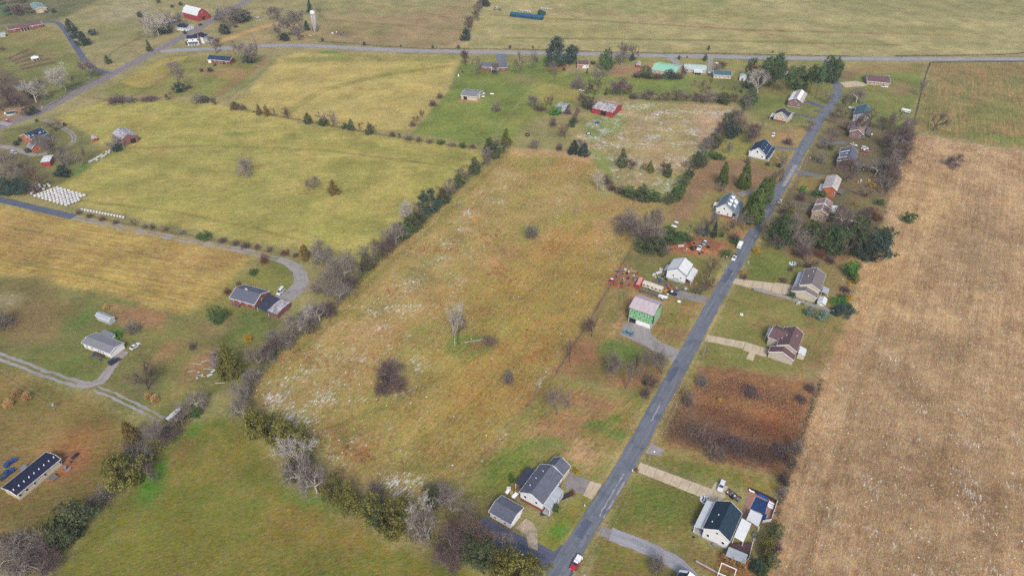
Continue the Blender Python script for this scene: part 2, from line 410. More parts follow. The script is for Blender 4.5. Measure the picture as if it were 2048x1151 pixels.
# mown and wheel tracks round the meadow edge
G(band([(1012, 310), (930, 390), (860, 460), (760, 545), (700, 610), (640, 665), (560, 735)], 9), (150, 130, 84), (126, 124, 68), 1.5, .75)
G(band([(1262, 500), (1225, 565), (1170, 655), (1110, 745), (1035, 835), (975, 905), (920, 960)], 8), (158, 108, 80), (140, 104, 76), 1.0, .95, snow=.14)
G(band([(1275, 505), (1238, 572), (1184, 662), (1124, 752), (1050, 842), (990, 910), (935, 965)], 4), (196, 160, 118), (170, 140, 98), .9, .8, snow=.2)
G(band([(1085, 790), (1035, 842), (985, 900), (930, 955), (900, 975)], 6), (166, 140, 100), (150, 138, 86), 1, .7, snow=.45)
G(band([(1100, 735), (1080, 760), (1065, 785)], 9), (164, 140, 104), (150, 138, 84), 1, .7, snow=.4)
G(band([(640, 890), (655, 920), (700, 960), (780, 985)], 8), (142, 114, 76), (150, 126, 84), 1.5, .7)
G([(1020, 296), (1130, 300), (1190, 312), (1190, 330), (1130, 316), (1030, 310)], (190, 152, 112), (172, 146, 102), 2, .8)
G([(1185, 300), (1230, 320), (1220, 345), (1190, 335)], (110, 136, 68), (130, 138, 72), 3, .8)
# building lots west of the lane
G([(1275, 490), (1330, 405), (1400, 320), (1450, 260), (1560, 260), (1630, 250), (1590, 320), (1540, 400), (1480, 500), (1450, 520), (1300, 505)], (160, 132, 88), (134, 130, 72), 2, 1, .25, ((1300, 480), (1500, 300)), cls='lawn')
G([(1400, 320), (1490, 318), (1560, 345), (1530, 380), (1470, 385), (1420, 380), (1380, 430), (1345, 470), (1335, 440), (1365, 390)], (158, 124, 96), (140, 116, 84), 3, .95, .2, ((1350, 430), (1450, 330)))
G([(1450, 270), (1500, 262), (1510, 300), (1490, 315), (1430, 312)], (134, 140, 72), (150, 142, 80), 3, .8)
G([(1400, 150), (1700, 130), (1690, 200), (1640, 240), (1560, 250), (1500, 240), (1480, 210)], (132, 130, 76), (114, 122, 66), 4, .8, cls='lawn')
G([(1500, 195), (1570, 195), (1600, 210), (1560, 215), (1500, 215)], (110, 126, 62), (126, 132, 70), 3, .8)
G([(1530, 262), (1620, 255), (1600, 300), (1540, 285)], (176, 140, 98), (156, 138, 88), 3, .85)
G([(1395, 300), (1440, 285), (1440, 312), (1400, 325)], (120, 134, 66), (138, 138, 74), 3, .7)
G([(1270, 470), (1340, 440), (1400, 440), (1470, 450), (1450, 480), (1340, 470)], (142, 132, 82), (126, 132, 72), 4, .8)
G([(1325, 478), (1370, 470), (1430, 478), (1450, 490), (1440, 505), (1390, 512), (1330, 505)], (176, 118, 82), (142, 98, 74), 2.5, 1, cls='bare_soil')
G(ell(1395, 500, 26, 4, 5), (216, 140, 86), (196, 126, 80), 2, .8)
G(band([(1425, 515), (1440, 500), (1452, 482)], 9), (186, 132, 94), (164, 112, 82), 1.5, .9)
G([(1460, 470), (1500, 450), (1490, 475), (1465, 500)], (182, 126, 90), (150, 112, 80), 3, .8)
G([(1250, 510), (1330, 505), (1440, 515), (1440, 545), (1400, 590), (1340, 600), (1215, 575)], (140, 128, 76), (118, 124, 66), 2, 1, .2, ((1250, 560), (1400, 520)), cls='lawn')
G([(1250, 510), (1330, 508), (1340, 522), (1260, 530), (1235, 545)], (142, 116, 88), (130, 122, 80), 3, .7)
G([(1220, 555), (1245, 530), (1275, 540), (1275, 580), (1215, 572)], (168, 116, 84), (146, 116, 86), 3, .85, cls='bare_soil')
G([(1270, 555), (1345, 560), (1385, 575), (1380, 595), (1300, 585)], (104, 98, 94), (128, 116, 98), 3, .7)
G([(1215, 575), (1400, 600), (1440, 560), (1360, 700), (1300, 690), (1240, 670), (1120, 735), (1170, 655)], (168, 134, 92), (132, 126, 72), 2, 1, .4, ((1180, 680), (1260, 590)), cls='lot')
G(band([(1270, 590), (1240, 640), (1205, 690)], 9), (196, 156, 112), (176, 140, 98), 2, .7)
G(band([(1250, 585), (1225, 625), (1200, 665)], 6), (104, 122, 60), (140, 132, 78), 2, .7)
G(ell(1345, 628, 12, 22, 25), (104, 128, 60), (130, 130, 70), 3, .8)
G(ell(1370, 645, 20, 12), (128, 140, 60), (150, 132, 78), 3, .8)
G(ell(1355, 665, 22, 14), (150, 116, 88), (138, 122, 80), 3, .7)
G([(1190, 690), (1240, 670), (1300, 690), (1350, 715), (1330, 760), (1290, 800), (1200, 770), (1110, 745), (1150, 690)], (150, 112, 80), (124, 116, 68), 3, 1, .2, ((1120, 745), (1290, 800)), cls='lot')
G(ell(1250, 705, 50, 22, 12), (94, 130, 56), (118, 128, 64), 4, .8)
G(ell(1215, 735, 40, 16, 8), (110, 128, 62), (134, 120, 72), 4, .6)
G(ell(1160, 705, 40, 34, -20), (164, 116, 82), (142, 112, 78), 5, .8)
G(band([(1118, 735), (1130, 748), (1180, 760), (1240, 770), (1290, 795)], 4), (166, 124, 90), (140, 118, 80), 1.2, .7)
G([(1105, 750), (1200, 775), (1300, 800), (1250, 880), (1210, 955), (1130, 940), (1000, 1010), (915, 970), (1000, 880)], (160, 130, 84), (130, 132, 68), 3, 1, .6, ((960, 930), (1130, 780)), cls='lot')
G([(930, 990), (960, 920), (1070, 865), (1120, 880), (1090, 910), (1030, 960), (1000, 1000)], (108, 132, 54), (134, 134, 66), 5, .85, .6, ((960, 930), (1130, 780)))
G(ell(1115, 860, 60, 28, -20), (172, 130, 92), (154, 120, 86), 6, .9)
G(ell(1165, 905, 36, 26), (204, 166, 122), (186, 150, 110), 4, .95)
G(ell(1150, 800, 60, 16, 10), (168, 124, 94), (150, 114, 84), 4, .85)
for (cx, cy, rx, ry) in [(1195, 850, 26, 8), (1085, 885, 40, 12), (1230, 835, 14, 10), (1258, 820, 6, 4), (1195, 845, 7, 3), (1240, 870, 20, 8), (1270, 790, 20, 6), (1205, 862, 5, 3)]:
    G(ell(cx, cy, rx, ry), BRIGHT, GRN, 2, .7)
G([(1075, 1060), (1120, 1030), (1190, 985), (1160, 1060), (1110, 1115), (1080, 1105)], (140, 132, 64), (112, 130, 52), 2, 1, .2, ((1080, 1100), (1170, 1000)), cls='lawn')
G(ell(1118, 1058, 20, 16), (72, 142, 48), (110, 140, 56), 2, .8)
G(ell(1150, 1015, 24, 14, -40), (152, 132, 74), (130, 128, 66), 4, .6)
G([(925, 985), (985, 960), (1010, 985), (980, 1010), (1000, 1050), (960, 1040)], (104, 118, 52), (140, 112, 76), 4, .8)
G([(880, 1010), (960, 1010), (1040, 1060), (1060, 1100), (980, 1110), (880, 1060)], (130, 104, 80), (118, 112, 70), 5, .9)
# lots east of the lane
G([(1485, 505), (1530, 490), (1650, 500), (1720, 520), (1712, 580), (1690, 650), (1640, 755), (1560, 750), (1390, 720), (1440, 620), (1480, 560)], (144, 130, 78), (122, 126, 68), 2, 1, .25, ((1450, 700), (1650, 650)), cls='lawn')
G([(1490, 512), (1560, 505), (1590, 520), (1580, 555), (1500, 555)], (100, 122, 58), (124, 128, 66), 3, .8)
G([(1560, 490), (1700, 500), (1700, 525), (1590, 515)], (140, 92, 78), (122, 94, 76), 4, .85)
G([(1660, 530), (1715, 530), (1705, 600), (1660, 600)], (118, 92, 80), (126, 120, 72), 3, .8)
G([(1460, 600), (1540, 595), (1560, 620), (1530, 670), (1440, 660)], (150, 132, 80), (112, 124, 62), 5, .7)
G([(1610, 640), (1690, 640), (1650, 740), (1600, 735)], (152, 112, 80), (116, 122, 62), 3, .8, .8, ((1610, 740), (1660, 650)))
G([(1520, 580), (1590, 575), (1600, 600), (1540, 600)], (150, 122, 92), (132, 124, 78), 3, .7)
G([(1380, 725), (1560, 750), (1630, 765), (1610, 860), (1570, 950), (1480, 935), (1310, 895), (1330, 840)], (160, 116, 78), (130, 98, 72), 3, 1, .2, ((1350, 860), (1560, 800)), cls='brush_lot')
G(ell(1530, 800, 70, 40, 15), (172, 118, 76), (152, 116, 76), 8, .75)
G(ell(1400, 860, 70, 40, 20), (108, 84, 74), (126, 98, 76), 6, .85)
G(ell(1530, 905, 60, 24, 5), (112, 88, 78), (128, 100, 80), 6, .8)
G(ell(1500, 780, 50, 14, 20), (120, 92, 80), (146, 112, 80), 5, .7)
G(ell(1550, 840, 40, 26), (186, 120, 74), (168, 110, 72), 5, .85)
G(ell(1440, 870, 24, 16), (112, 84, 82), (128, 98, 84), 5, .7, snow=.15)
G(band([(1310, 895), (1400, 910), (1470, 940), (1500, 960)], 14), (176, 152, 92), (150, 138, 80), 3, .7)
G(band([(1400, 720), (1360, 800), (1320, 880)], 10), (172, 160, 96), (146, 140, 76), 2, .7)
G([(1290, 905), (1470, 940), (1560, 960), (1550, 1000), (1480, 975), (1430, 960), (1290, 920)], (152, 126, 74), (106, 124, 56), 2.5, 1, cls='lawn')
G([(1265, 950), (1400, 990), (1425, 1010), (1390, 1060), (1395, 1090), (1310, 1085), (1210, 1055)], (112, 122, 58), (138, 124, 70), 2, 1, .2, ((1230, 1040), (1380, 1000)), cls='lawn')
G(ell(1335, 1010, 50, 26, 15), (92, 118, 50), (116, 120, 58), 8, .75)
G(ell(1320, 1070, 60, 10, 12), (150, 118, 74), (140, 122, 72), 4, .7)
G([(1180, 1160), (1205, 1075), (1270, 1095), (1340, 1130), (1350, 1165)], (140, 112, 70), (116, 118, 58), 2, 1, cls='lawn')
G([(1390, 1085), (1470, 1110), (1530, 1140), (1500, 1165), (1440, 1150), (1330, 1095)], (142, 118, 74), (116, 114, 60), 3, .9)
G(ell(1480, 1135, 40, 12, 15), (170, 106, 70), (150, 106, 74), 3, .85)
G([(1535, 1000), (1560, 1000), (1560, 1100), (1530, 1160), (1500, 1120), (1530, 1050)], (96, 112, 56), (120, 106, 70), 3, .8)
# houses at the top of the lane, east side
G([(1700, 130), (1850, 128), (1835, 200), (1810, 265), (1690, 260), (1660, 230), (1690, 190)], (138, 132, 76), (112, 124, 62), 3, 1, .2, ((1700, 200), (1830, 190)), cls='lawn')
G([(1690, 150), (1840, 140), (1830, 165), (1700, 170)], (106, 130, 62), (132, 134, 70), 4, .7)
G([(1690, 130), (1850, 130), (1840, 145), (1690, 148)], (168, 138, 92), (150, 128, 88), 3, .7)
G(ell(1690, 150, 20, 8), (128, 98, 84), (142, 116, 90), 3, .8)
G(ell(1805, 178, 26, 14), (150, 118, 90), (132, 124, 80), 4, .8)
G([(1600, 330), (1660, 230), (1810, 260), (1800, 330), (1770, 400), (1760, 480), (1600, 500), (1540, 480), (1560, 400)], (124, 106, 80), (108, 104, 70), 4, 1, cls='lot')
G([(1600, 355), (1650, 350), (1645, 385), (1590, 385)], (170, 140, 86), (150, 132, 78), 2, .9)
G([(1635, 300), (1680, 300), (1670, 325), (1630, 330)], (112, 118, 66), (132, 124, 78), 3, .8)
G([(1700, 355), (1760, 360), (1765, 390), (1700, 395)], (146, 110, 92), (136, 116, 88), 3, .8)
G(ell(1740, 405, 26, 8), (132, 140, 74), (150, 132, 84), 3, .7)
G(ell(1720, 450, 30, 22), (122, 84, 84), (112, 92, 80), 4, .7, snow=.22)
# striped paddock and the big tan field
G([(1862, 126), (2300, 124), (2300, 300), (2040, 296), (1822, 262), (1842, 205)], (160, 134, 88), (122, 122, 70), 2, 1, .9, ((1900, 250), (1905, 140)), cls='paddock')
G([(1870, 130), (2300, 126), (2300, 150), (1870, 165)], (156, 118, 82), (136, 122, 78), 5, .6)
G(ell(1990, 225, 60, 22), (112, 126, 62), (140, 130, 76), 6, .6)
G(band([(1940, 268), (1990, 276), (2060, 284)], 7), (132, 150, 72), (120, 138, 66), 1.2, .8)
G([(1822, 268), (2040, 300), (2300, 312), (2300, 1250), (1510, 1250), (1545, 1060), (1562, 990), (1600, 880), (1645, 755), (1695, 640), (1722, 520), (1765, 480), (1772, 400), (1805, 310)], (198, 168, 128), (156, 128, 98), 2, 1, .5, ((1700, 1000), (1860, 400)), snow=.10, cls='sedge_field')
G(ell(1950, 480, 100, 60, 40), (166, 140, 108), (136, 114, 88), 22, .75)
G(ell(1900, 1000, 200, 120), (168, 138, 104), (134, 108, 82), 36, .8, snow=.2)
G(ell(1800, 760, 180, 90), (174, 146, 112), (142, 118, 90), 26, .6, snow=.13)
G(ell(1740, 560, 60, 90, 15), (208, 174, 124), (184, 148, 102), 16, .75)
G(ell(1850, 400, 60, 60), (208, 176, 128), (184, 150, 106), 16, .7)
G([(1690, 640), (1730, 640), (1600, 900), (1560, 1100), (1530, 1160), (1500, 1160), (1600, 880)], (198, 150, 104), (170, 128, 88), 4, .5)

# verges, wheel tracks and drainage lines
for sd in (-1, 1):
    lane_ = [(1140, 1108), (1215, 989), (1292, 857), (1380, 695), (1462, 546), (1541, 410), (1606, 296)]
    G(band([(x + sd * (27 - (1108 - y) * .021), y + sd * 3) for x, y in lane_], 9), (190, 164, 112), (142, 136, 82), 1.2, .7)
TRK = [[(560, 790), (640, 700), (760, 600), (900, 470), (980, 370)], [(575, 800), (660, 712), (775, 610), (912, 480)], [(640, 860), (800, 800), (930, 720), (1080, 560), (1180, 440)], [(700, 930), (860, 870), (1000, 760), (1120, 600), (1240, 470)], [(660, 840), (700, 900), (780, 940), (880, 930), (960, 870)],
       [(1600, 1150), (1680, 900), (1760, 660), (1820, 480), (1850, 330)], [(1700, 1150), (1760, 900), (1830, 640), (1880, 460)], [(1850, 1150), (1890, 860), (1930, 600), (1950, 420)], [(1980, 1150), (2000, 800), (2010, 500)], [(1640, 1000), (1700, 820), (1740, 700)],
       [(150, 400), (330, 420), (480, 450), (600, 480)], [(170, 300), (400, 290), (650, 300), (880, 330)], [(560, 230), (640, 180), (760, 150), (900, 130)], [(0, 450), (200, 490), (420, 540)], [(0, 520), (150, 545), (330, 590)], [(200, 1100), (330, 980), (420, 880)], [(420, 1150), (520, 1040), (560, 960)], [(980, 30), (1250, 45), (1500, 60), (1900, 70)], [(1000, 75), (1400, 80), (1800, 90)], [(650, 40), (800, 50), (930, 60)]]
for i, t_ in enumerate(TRK):
    for o in (0, 9):
        G(band([(x + o, y + o * .15) for x, y in t_], 3.2), ((132, 122, 70), (160, 128, 90))[i % 2] if t_[0][0] < 1500 else (146, 118, 84), (112, 118, 60) if t_[0][0] < 1500 else (134, 106, 76), 1.0, .45)
G([(905, 672), (950, 668), (995, 680), (985, 705), (930, 718), (890, 705)], (104, 128, 58), (132, 134, 70), 3, .75)
G(ell(800, 780, 46, 14), (116, 92, 70), (128, 116, 66), 3, .7)
for x, y, rx, ry in [(240, 60, 60, 14), (420, 40, 50, 8), (720, 60, 70, 10), (1150, 60, 120, 9), (1450, 30, 160, 8), (1800, 60, 140, 10), (1650, 85, 120, 6)]:
    G(ell(x, y, rx, ry, 2), (150, 138, 84), (126, 128, 74), 14, .55)
def seg_sdf(P, poly):
    """signed distance (positive inside) of points P to a closed polygon, in metres"""
    n = len(poly)
    d2 = np.full(len(P), 1e18)
    inside = np.zeros(len(P), bool)
    x, y = P[:, 0], P[:, 1]
    for i in range(n):
        ax, ay = poly[i]; bx, by = poly[(i + 1) % n]
        ex, ey = bx - ax, by - ay
        L2 = ex * ex + ey * ey + 1e-9
        t = np.clip(((x - ax) * ex + (y - ay) * ey) / L2, 0, 1)
        d2 = np.minimum(d2, (x - ax - t * ex) ** 2 + (y - ay - t * ey) ** 2)
        c = ((ay > y) != (by > y))
        with np.errstate(divide='ignore', invalid='ignore'):
            xi = ex * (y - ay) / (by - ay if by != ay else 1e-9) + ax
        inside ^= c & (x < xi)
    d = np.sqrt(d2)
    return np.where(inside, d, -d)
def wobble(P, s, seed):
    r = np.random.RandomState(seed)
    o = np.zeros(len(P))
    for k in range(7):
        a = r.rand() * 2 * PI; f = (0.6 + 1.6 * r.rand()) / s
        o += np.sin((P[:, 0] * math.cos(a) + P[:, 1] * math.sin(a)) * f + r.rand() * 6.28)
    return o / 3.7

def ground_material():
    m = bpy.data.materials.new('ground_cover')
    m.use_nodes = True
    nt = m.node_tree; N, L = nt.nodes, nt.links
    b = N['Principled BSDF']
    b.inputs['Roughness'].default_value = 0.95
    b.inputs['Specular IOR Level'].default_value = 0.08
    def attr(n):
        a = N.new('ShaderNodeAttribute'); a.attribute_name = n; return a
    def math_(op, a, bb=None, c=None, clamp=False):
        q = N.new('ShaderNodeMath'); q.operation = op; q.use_clamp = clamp
        for i, v in enumerate((a, bb, c)):
            if v is None: continue
            if isinstance(v, (int, float)): q.inputs[i].default_value = v
            else: L.new(v, q.inputs[i])
        return q.outputs[0]
    def noise(vec, scale, detail=4, rough=.6):
        n = N.new('ShaderNodeTexNoise')
        n.inputs['Scale'].default_value = scale; n.inputs['Detail'].default_value = detail; n.inputs['Roughness'].default_value = rough
        L.new(vec, n.inputs['Vector']); return n.outputs['Fac']
    geo = N.new('ShaderNodeNewGeometry')
    pos = geo.outputs['Position']
    ca, cb, pr = attr('col_a'), attr('col_b'), attr('prm')
    sep = N.new('ShaderNodeSeparateColor'); L.new(pr.outputs['Color'], sep.inputs[0])
    streak, snow, op = sep.outputs[0], sep.outputs[1], sep.outputs[2]
    ang = attr('ang')
    vr = N.new('ShaderNodeVectorRotate'); vr.rotation_type = 'Z_AXIS'
    L.new(pos, vr.inputs['Vector']); L.new(ang.outputs['Fac'], vr.inputs['Angle'])
    def stretched(sx, sy):
        mp = N.new('ShaderNodeMapping'); mp.inputs['Scale'].default_value = (sx, sy, 1)
        L.new(vr.outputs[0], mp.inputs['Vector']); return mp.outputs[0]
    shn = N.new('ShaderNodeVectorMath'); shn.operation = 'ADD'; shn.inputs[1].default_value = (431.0, 97.0, 12.0); L.new(pos, shn.inputs[0])
    big = noise(pos, 0.035, 7, .62)
    mid = noise(pos, 0.22, 5, .65)
    fine = noise(stretched(.55, 1.4), 1.1, 4, .7)
    tuft = noise(pos, 0.75, 5, .75)
    st = noise(stretched(.02, .55), 1.0, 4, .6)
    st2 = noise(stretched(.10, 1.1), 1.0, 3, .6)
    f = math_('MULTIPLY_ADD', big, 2.8, math_('MULTIPLY_ADD', mid, 2.2, -2.0))
    f = math_('ADD', f, math_('MULTIPLY', math_('SUBTRACT', st, .5), math_('MULTIPLY', streak, 3.4)))
    f = math_('ADD', f, math_('MULTIPLY', math_('SUBTRACT', tuft, .5), 1.5), clamp=True)
    mx = N.new('ShaderNodeMix'); mx.data_type = 'RGBA'
    L.new(f, mx.inputs['Factor']); L.new(ca.outputs['Color'], mx.inputs['A']); L.new(cb.outputs['Color'], mx.inputs['B'])
    # fine light and dark blades and tufts
    v = math_('MULTIPLY_ADD', math_('SUBTRACT', fine, .5), 1.3, 1.0)
    v = math_('ADD', v, math_('MULTIPLY', math_('SUBTRACT', st2, .5), math_('MULTIPLY_ADD', streak, 1.2, .25)))
    v = math_('ADD', v, math_('MULTIPLY', math_('SUBTRACT', tuft, .5), 1.35))
    v = math_('ADD', v, math_('MULTIPLY', math_('SUBTRACT', noise(shn.outputs[0], .06, 5, .6), .5), 1.1))
    v = math_('MAXIMUM', v, .35)
    hs = N.new('ShaderNodeHueSaturation'); L.new(mx.outputs['Result'], hs.inputs['Color']); L.new(v, hs.inputs['Value'])
    hsat = noise(pos, 0.35, 6, .75)
    sat2 = noise(shn.outputs[0], 0.6, 5, .75)
    L.new(math_('MULTIPLY_ADD', hsat, .13, .435), hs.inputs['Hue'])
    L.new(math_('MULTIPLY_ADD', sat2, 1.0, .50), hs.inputs['Saturation'])
    # darker green and russet clumps of weeds a stride or two across
    cl = noise(shn.outputs[0], .42, 3, .7)
    cf = math_('MULTIPLY', math_('MULTIPLY', math_('SUBTRACT', cl, .57), 8.0, clamp=True), op)
    cx_ = N.new('ShaderNodeMix'); cx_.data_type = 'RGBA'; cx_.blend_type = 'MULTIPLY'; L.new(cf, cx_.inputs['Factor']); L.new(hs.outputs[0], cx_.inputs['A']); cx_.inputs['B'].default_value = (.55, .80, .50, 1)
    rf = math_('MULTIPLY', math_('MULTIPLY', math_('SUBTRACT', noise(pos, .33, 4, .7), .58), 7.0, clamp=True), op)
    rx_ = N.new('ShaderNodeMix'); rx_.data_type = 'RGBA'; rx_.blend_type = 'MULTIPLY'; L.new(rf, rx_.inputs['Factor']); L.new(cx_.outputs['Result'], rx_.inputs['A']); rx_.inputs['B'].default_value = (.86, .64, .60, 1)
    # old snow lying in the furrows and between the tufts
    sn = noise(stretched(.24, 1.0), 1.5, 5, .8)
    snl = noise(pos, 0.09, 3, .6)
    sv = math_('ADD', sn, math_('MULTIPLY', math_('SUBTRACT', snl, .5), .42))
    thr = math_('MULTIPLY_ADD', math_('POWER', snow, .7), -.37, .695)
    s = math_('MULTIPLY', math_('SUBTRACT', sv, thr), 9.0, clamp=True)
    s = math_('MULTIPLY', s, math_('MULTIPLY', snow, 9.0, clamp=True))
    vo = N.new('ShaderNodeTexVoronoi'); vo.inputs['Scale'].default_value = .85; L.new(shn.outputs[0], vo.inputs['Vector'])
    vs_ = N.new('ShaderNodeSeparateColor'); L.new(vo.outputs['Color'], vs_.inputs[0])
    dot = math_('MULTIPLY', math_('LESS_THAN', vo.outputs['Distance'], math_('MULTIPLY_ADD', vs_.outputs[1], .16, .10)), math_('LESS_THAN', vs_.outputs[0], math_('MULTIPLY', snow, .38)))
    s = math_('MAXIMUM', s, dot)
    m2 = N.new('ShaderNodeMix'); m2.data_type = 'RGBA'
    L.new(math_('MULTIPLY', s, .85), m2.inputs['Factor']); L.new(rx_.outputs['Result'], m2.inputs['A'])
    m2.inputs['B'].default_value = (.62, .62, .62, 1)
    L.new(m2.outputs['Result'], b.inputs['Base Color'])
    bp = N.new('ShaderNodeBump'); bp.inputs['Strength'].default_value = .7; bp.inputs['Distance'].default_value = .35
    L.new(math_('ADD', math_('MULTIPLY', tuft, .8), fine), bp.inputs['Height']); L.new(bp.outputs[0], b.inputs['Normal'])
    return m
GMAT = ground_material()
NAMES = {}
CLUMP = {'pasture': .45, 'meadow': .8, 'sedge_field': .55, 'lawn': .5, 'homestead': .7, 'lot': .7, 'brush_lot': .9, 'hay_field': .25, 'stubble_field': .35}
def build_ground():
    cell = 1.25
    y0, y1 = 95.0, 880.0
    xs = np.arange(-660, 660 + cell, cell); ys = np.arange(y0, y1 + cell, cell)
    nx, ny = len(xs), len(ys)
    X, Y = np.meshgrid(xs, ys)
    V = np.stack([X.ravel(), Y.ravel()], 1)
    half = lambda y: 118 + 0.735 * (y - 100) + 40
    n = len(V)
    A = np.zeros((n, 3)); B = np.zeros((n, 3)); PR = np.zeros((n, 3)); PR[:, 2] = .35; ANG = np.zeros(n); CLS = np.zeros(n, int)
    A[:] = [lin(c) * KA for c in (158, 144, 98)]; B[:] = [lin(c) * KA for c in (136, 134, 84)]
    names = ['farmland']
    cl_ = .35
    use = np.abs(V[:, 0]) < half(V[:, 1])
    for li, (poly, ca, cb, soft, op, streak, d, snow, cls, rag) in enumerate(LAYERS):
        W = atn([(p[0], max(p[1], -75)) for p in poly])
        pad = soft * 2 + rag
        idx = np.where(use & (V[:, 0] > W[:, 0].min() - pad) & (V[:, 0] < W[:, 0].max() + pad) & (V[:, 1] > W[:, 1].min() - pad) & (V[:, 1] < W[:, 1].max() + pad))[0]
        if not len(idx): continue
        P = V[idx]
        d0 = seg_sdf(P, W) + wobble(P, 5.0 + soft, li) * min(rag, .35 * soft + .5) + np.random.RandomState(li).randn(len(P)) * min(1.2, soft * .3)
        w = np.clip(d0 / (2 * soft) + .5, 0, 1); w = w * w * (3 - 2 * w) * op
        A[idx] += (np.array([lin(c) * KA for c in ca]) - A[idx]) * w[:, None]
        B[idx] += (np.array([lin(c) * KA for c in cb]) - B[idx]) * w[:, None]
        if cls: cl_ = CLUMP.get(cls, .35)
        PR[idx] += (np.array([streak, snow, cl_]) - PR[idx]) * w[:, None] if (streak or snow or cls) else 0
        if d:
            q = atn(d); a = math.atan2(q[1, 1] - q[0, 1], q[1, 0] - q[0, 0])
            ANG[idx[w > .5]] = -a
        if cls:
            if cls not in names: names.append(cls)
            CLS[idx[w > .5]] = names.index(cls)
    i, j = np.meshgrid(np.arange(nx - 1), np.arange(ny - 1))
    a = (j * nx + i).ravel()
    Q = np.stack([a, a + 1, a + nx + 1, a + nx], 1)
    Q = Q[use[Q].all(1)]
    qc = CLS[Q[:, 0]]
    rs = np.random.RandomState(5)
    Z = (rs.rand(n) - .5) * .06
    for k, nm in enumerate(names):
        q = Q[qc == k]
        if not len(q): continue
        u, inv = np.unique(q, return_inverse=True)
        me = npmesh(nm, np.column_stack([V[u], Z[u]]), inv.reshape(-1, 4))
        for an, arr in (('col_a', A), ('col_b', B), ('prm', PR)):
            at_ = me.attributes.new(an, 'FLOAT_COLOR', 'POINT')
            at_.data.foreach_set('color', np.column_stack([arr[u], np.ones(len(u))]).astype(np.float32).ravel())
        fa = me.attributes.new('ang', 'FLOAT', 'FACE')
        fa.data.foreach_set('value', ANG[q[:, 0]].astype(np.float32))
        me.polygons.foreach_set('use_smooth', np.ones(len(q), bool))
        o = struct(nm, me, GMAT)
        NAMES[nm] = o
    # the country beyond, to the horizon
    R_ = 9000
    me = mesh('ground', [(-R_, -R_, -.4), (R_, -R_, -.4), (R_, R_, -.4), (-R_, R_, -.4)], [(0, 1, 2, 3)])
    for an, c in (('col_a', rgb(160, 146, 100)), ('col_b', rgb(130, 130, 82)), ('prm', (.2, 0, 0, 1))):
        at_ = me.attributes.new(an, 'FLOAT_COLOR', 'POINT')
        at_.data.foreach_set('color', list(c) * 4)
    struct('ground', me, GMAT)
build_ground()
# ------------------------------------------------------------------ roads, drives, pads
def resample(P, step):
    """Catmull-Rom through world points, spaced about step metres"""
    P = [np.array(p[:2]) for p in P]
    P = [2 * P[0] - P[1]] + P + [2 * P[-1] - P[-2]]
    out = []
    for i in range(1, len(P) - 2):
        a, b, c, d = P[i - 1:i + 3]
        n = max(1, int(np.linalg.norm(c - b) / step))
        for k in range(n):
            t = k / n
            out.append(.5 * ((2 * b) + (-a + c) * t + (2 * a - 5 * b + 4 * c - d) * t * t + (-a + 3 * b - 3 * c + d) * t ** 3))
    out.append(P[-2])
    return np.array(out)
def surf_mat(name, c1, c2, c3, seam=0.0, rough=.8, grain=2.5):
    """worn paving: UV x across, y along; lengthwise wear, patches, fine grain"""
    if name in MATS: return MATS[name]
    m = bpy.data.materials.new(name); m.use_nodes = True
    N, L = m.node_tree.nodes, m.node_tree.links
    b = N['Principled BSDF']; b.inputs['Roughness'].default_value = rough; b.inputs['Specular IOR Level'].default_value = .2
    uv = N.new('ShaderNodeUVMap')
    mp = N.new('ShaderNodeMapping'); mp.inputs['Scale'].default_value = (.9, .035, 1); L.new(uv.outputs[0], mp.inputs[0])
    n1 = N.new('ShaderNodeTexNoise'); n1.inputs['Scale'].default_value = 1.0; n1.inputs['Detail'].default_value = 6; n1.inputs['Roughness'].default_value = .7; L.new(mp.outputs[0], n1.inputs['Vector'])
    n2 = N.new('ShaderNodeTexNoise'); n2.inputs['Scale'].default_value = .18; n2.inputs['Detail'].default_value = 6; n2.inputs['Roughness'].default_value = .65; L.new(uv.outputs[0], n2.inputs['Vector'])
    n3 = N.new('ShaderNodeTexNoise'); n3.inputs['Scale'].default_value = grain; n3.inputs['Detail'].default_value = 3; L.new(uv.outputs[0], n3.inputs['Vector'])
    def rng(src, lo, hi):
        q = N.new('ShaderNodeMapRange'); q.inputs[1].default_value = lo; q.inputs[2].default_value = hi; L.new(src, q.inputs[0]); return q.outputs[0]
    x1 = N.new('ShaderNodeMix'); x1.data_type = 'RGBA'; x1.inputs['A'].default_value = c1; x1.inputs['B'].default_value = c2; L.new(rng(n1.outputs['Fac'], .42, .68), x1.inputs['Factor'])
    x2 = N.new('ShaderNodeMix'); x2.data_type = 'RGBA'; x2.inputs['B'].default_value = c3; L.new(x1.outputs['Result'], x2.inputs['A']); L.new(rng(n2.outputs['Fac'], .5, .72), x2.inputs['Factor'])
    h = N.new('ShaderNodeHueSaturation'); L.new(x2.outputs['Result'], h.inputs['Color'])
    q = N.new('ShaderNodeMapRange'); q.inputs[1].default_value = .3; q.inputs[2].default_value = .7; q.inputs[3].default_value = .8; q.inputs[4].default_value = 1.2; L.new(n3.outputs['Fac'], q.inputs[0]); L.new(q.outputs[0], h.inputs['Value'])
    L.new(h.outputs[0], b.inputs['Base Color'])
    MATS[name] = m
    return m
ASPH = surf_mat('asphalt', rgb(106, 112, 124), rgb(132, 134, 142), rgb(88, 94, 108))
ASPH_D = surf_mat('dark_asphalt', rgb(88, 96, 116), rgb(106, 110, 128), rgb(76, 84, 104))
ASPH_H = surf_mat('highway_asphalt', rgb(124, 116, 122), rgb(142, 134, 138), rgb(108, 104, 112))
ASPH_L = surf_mat('county_road_asphalt', rgb(150, 150, 158), rgb(176, 172, 176), rgb(128, 130, 142))
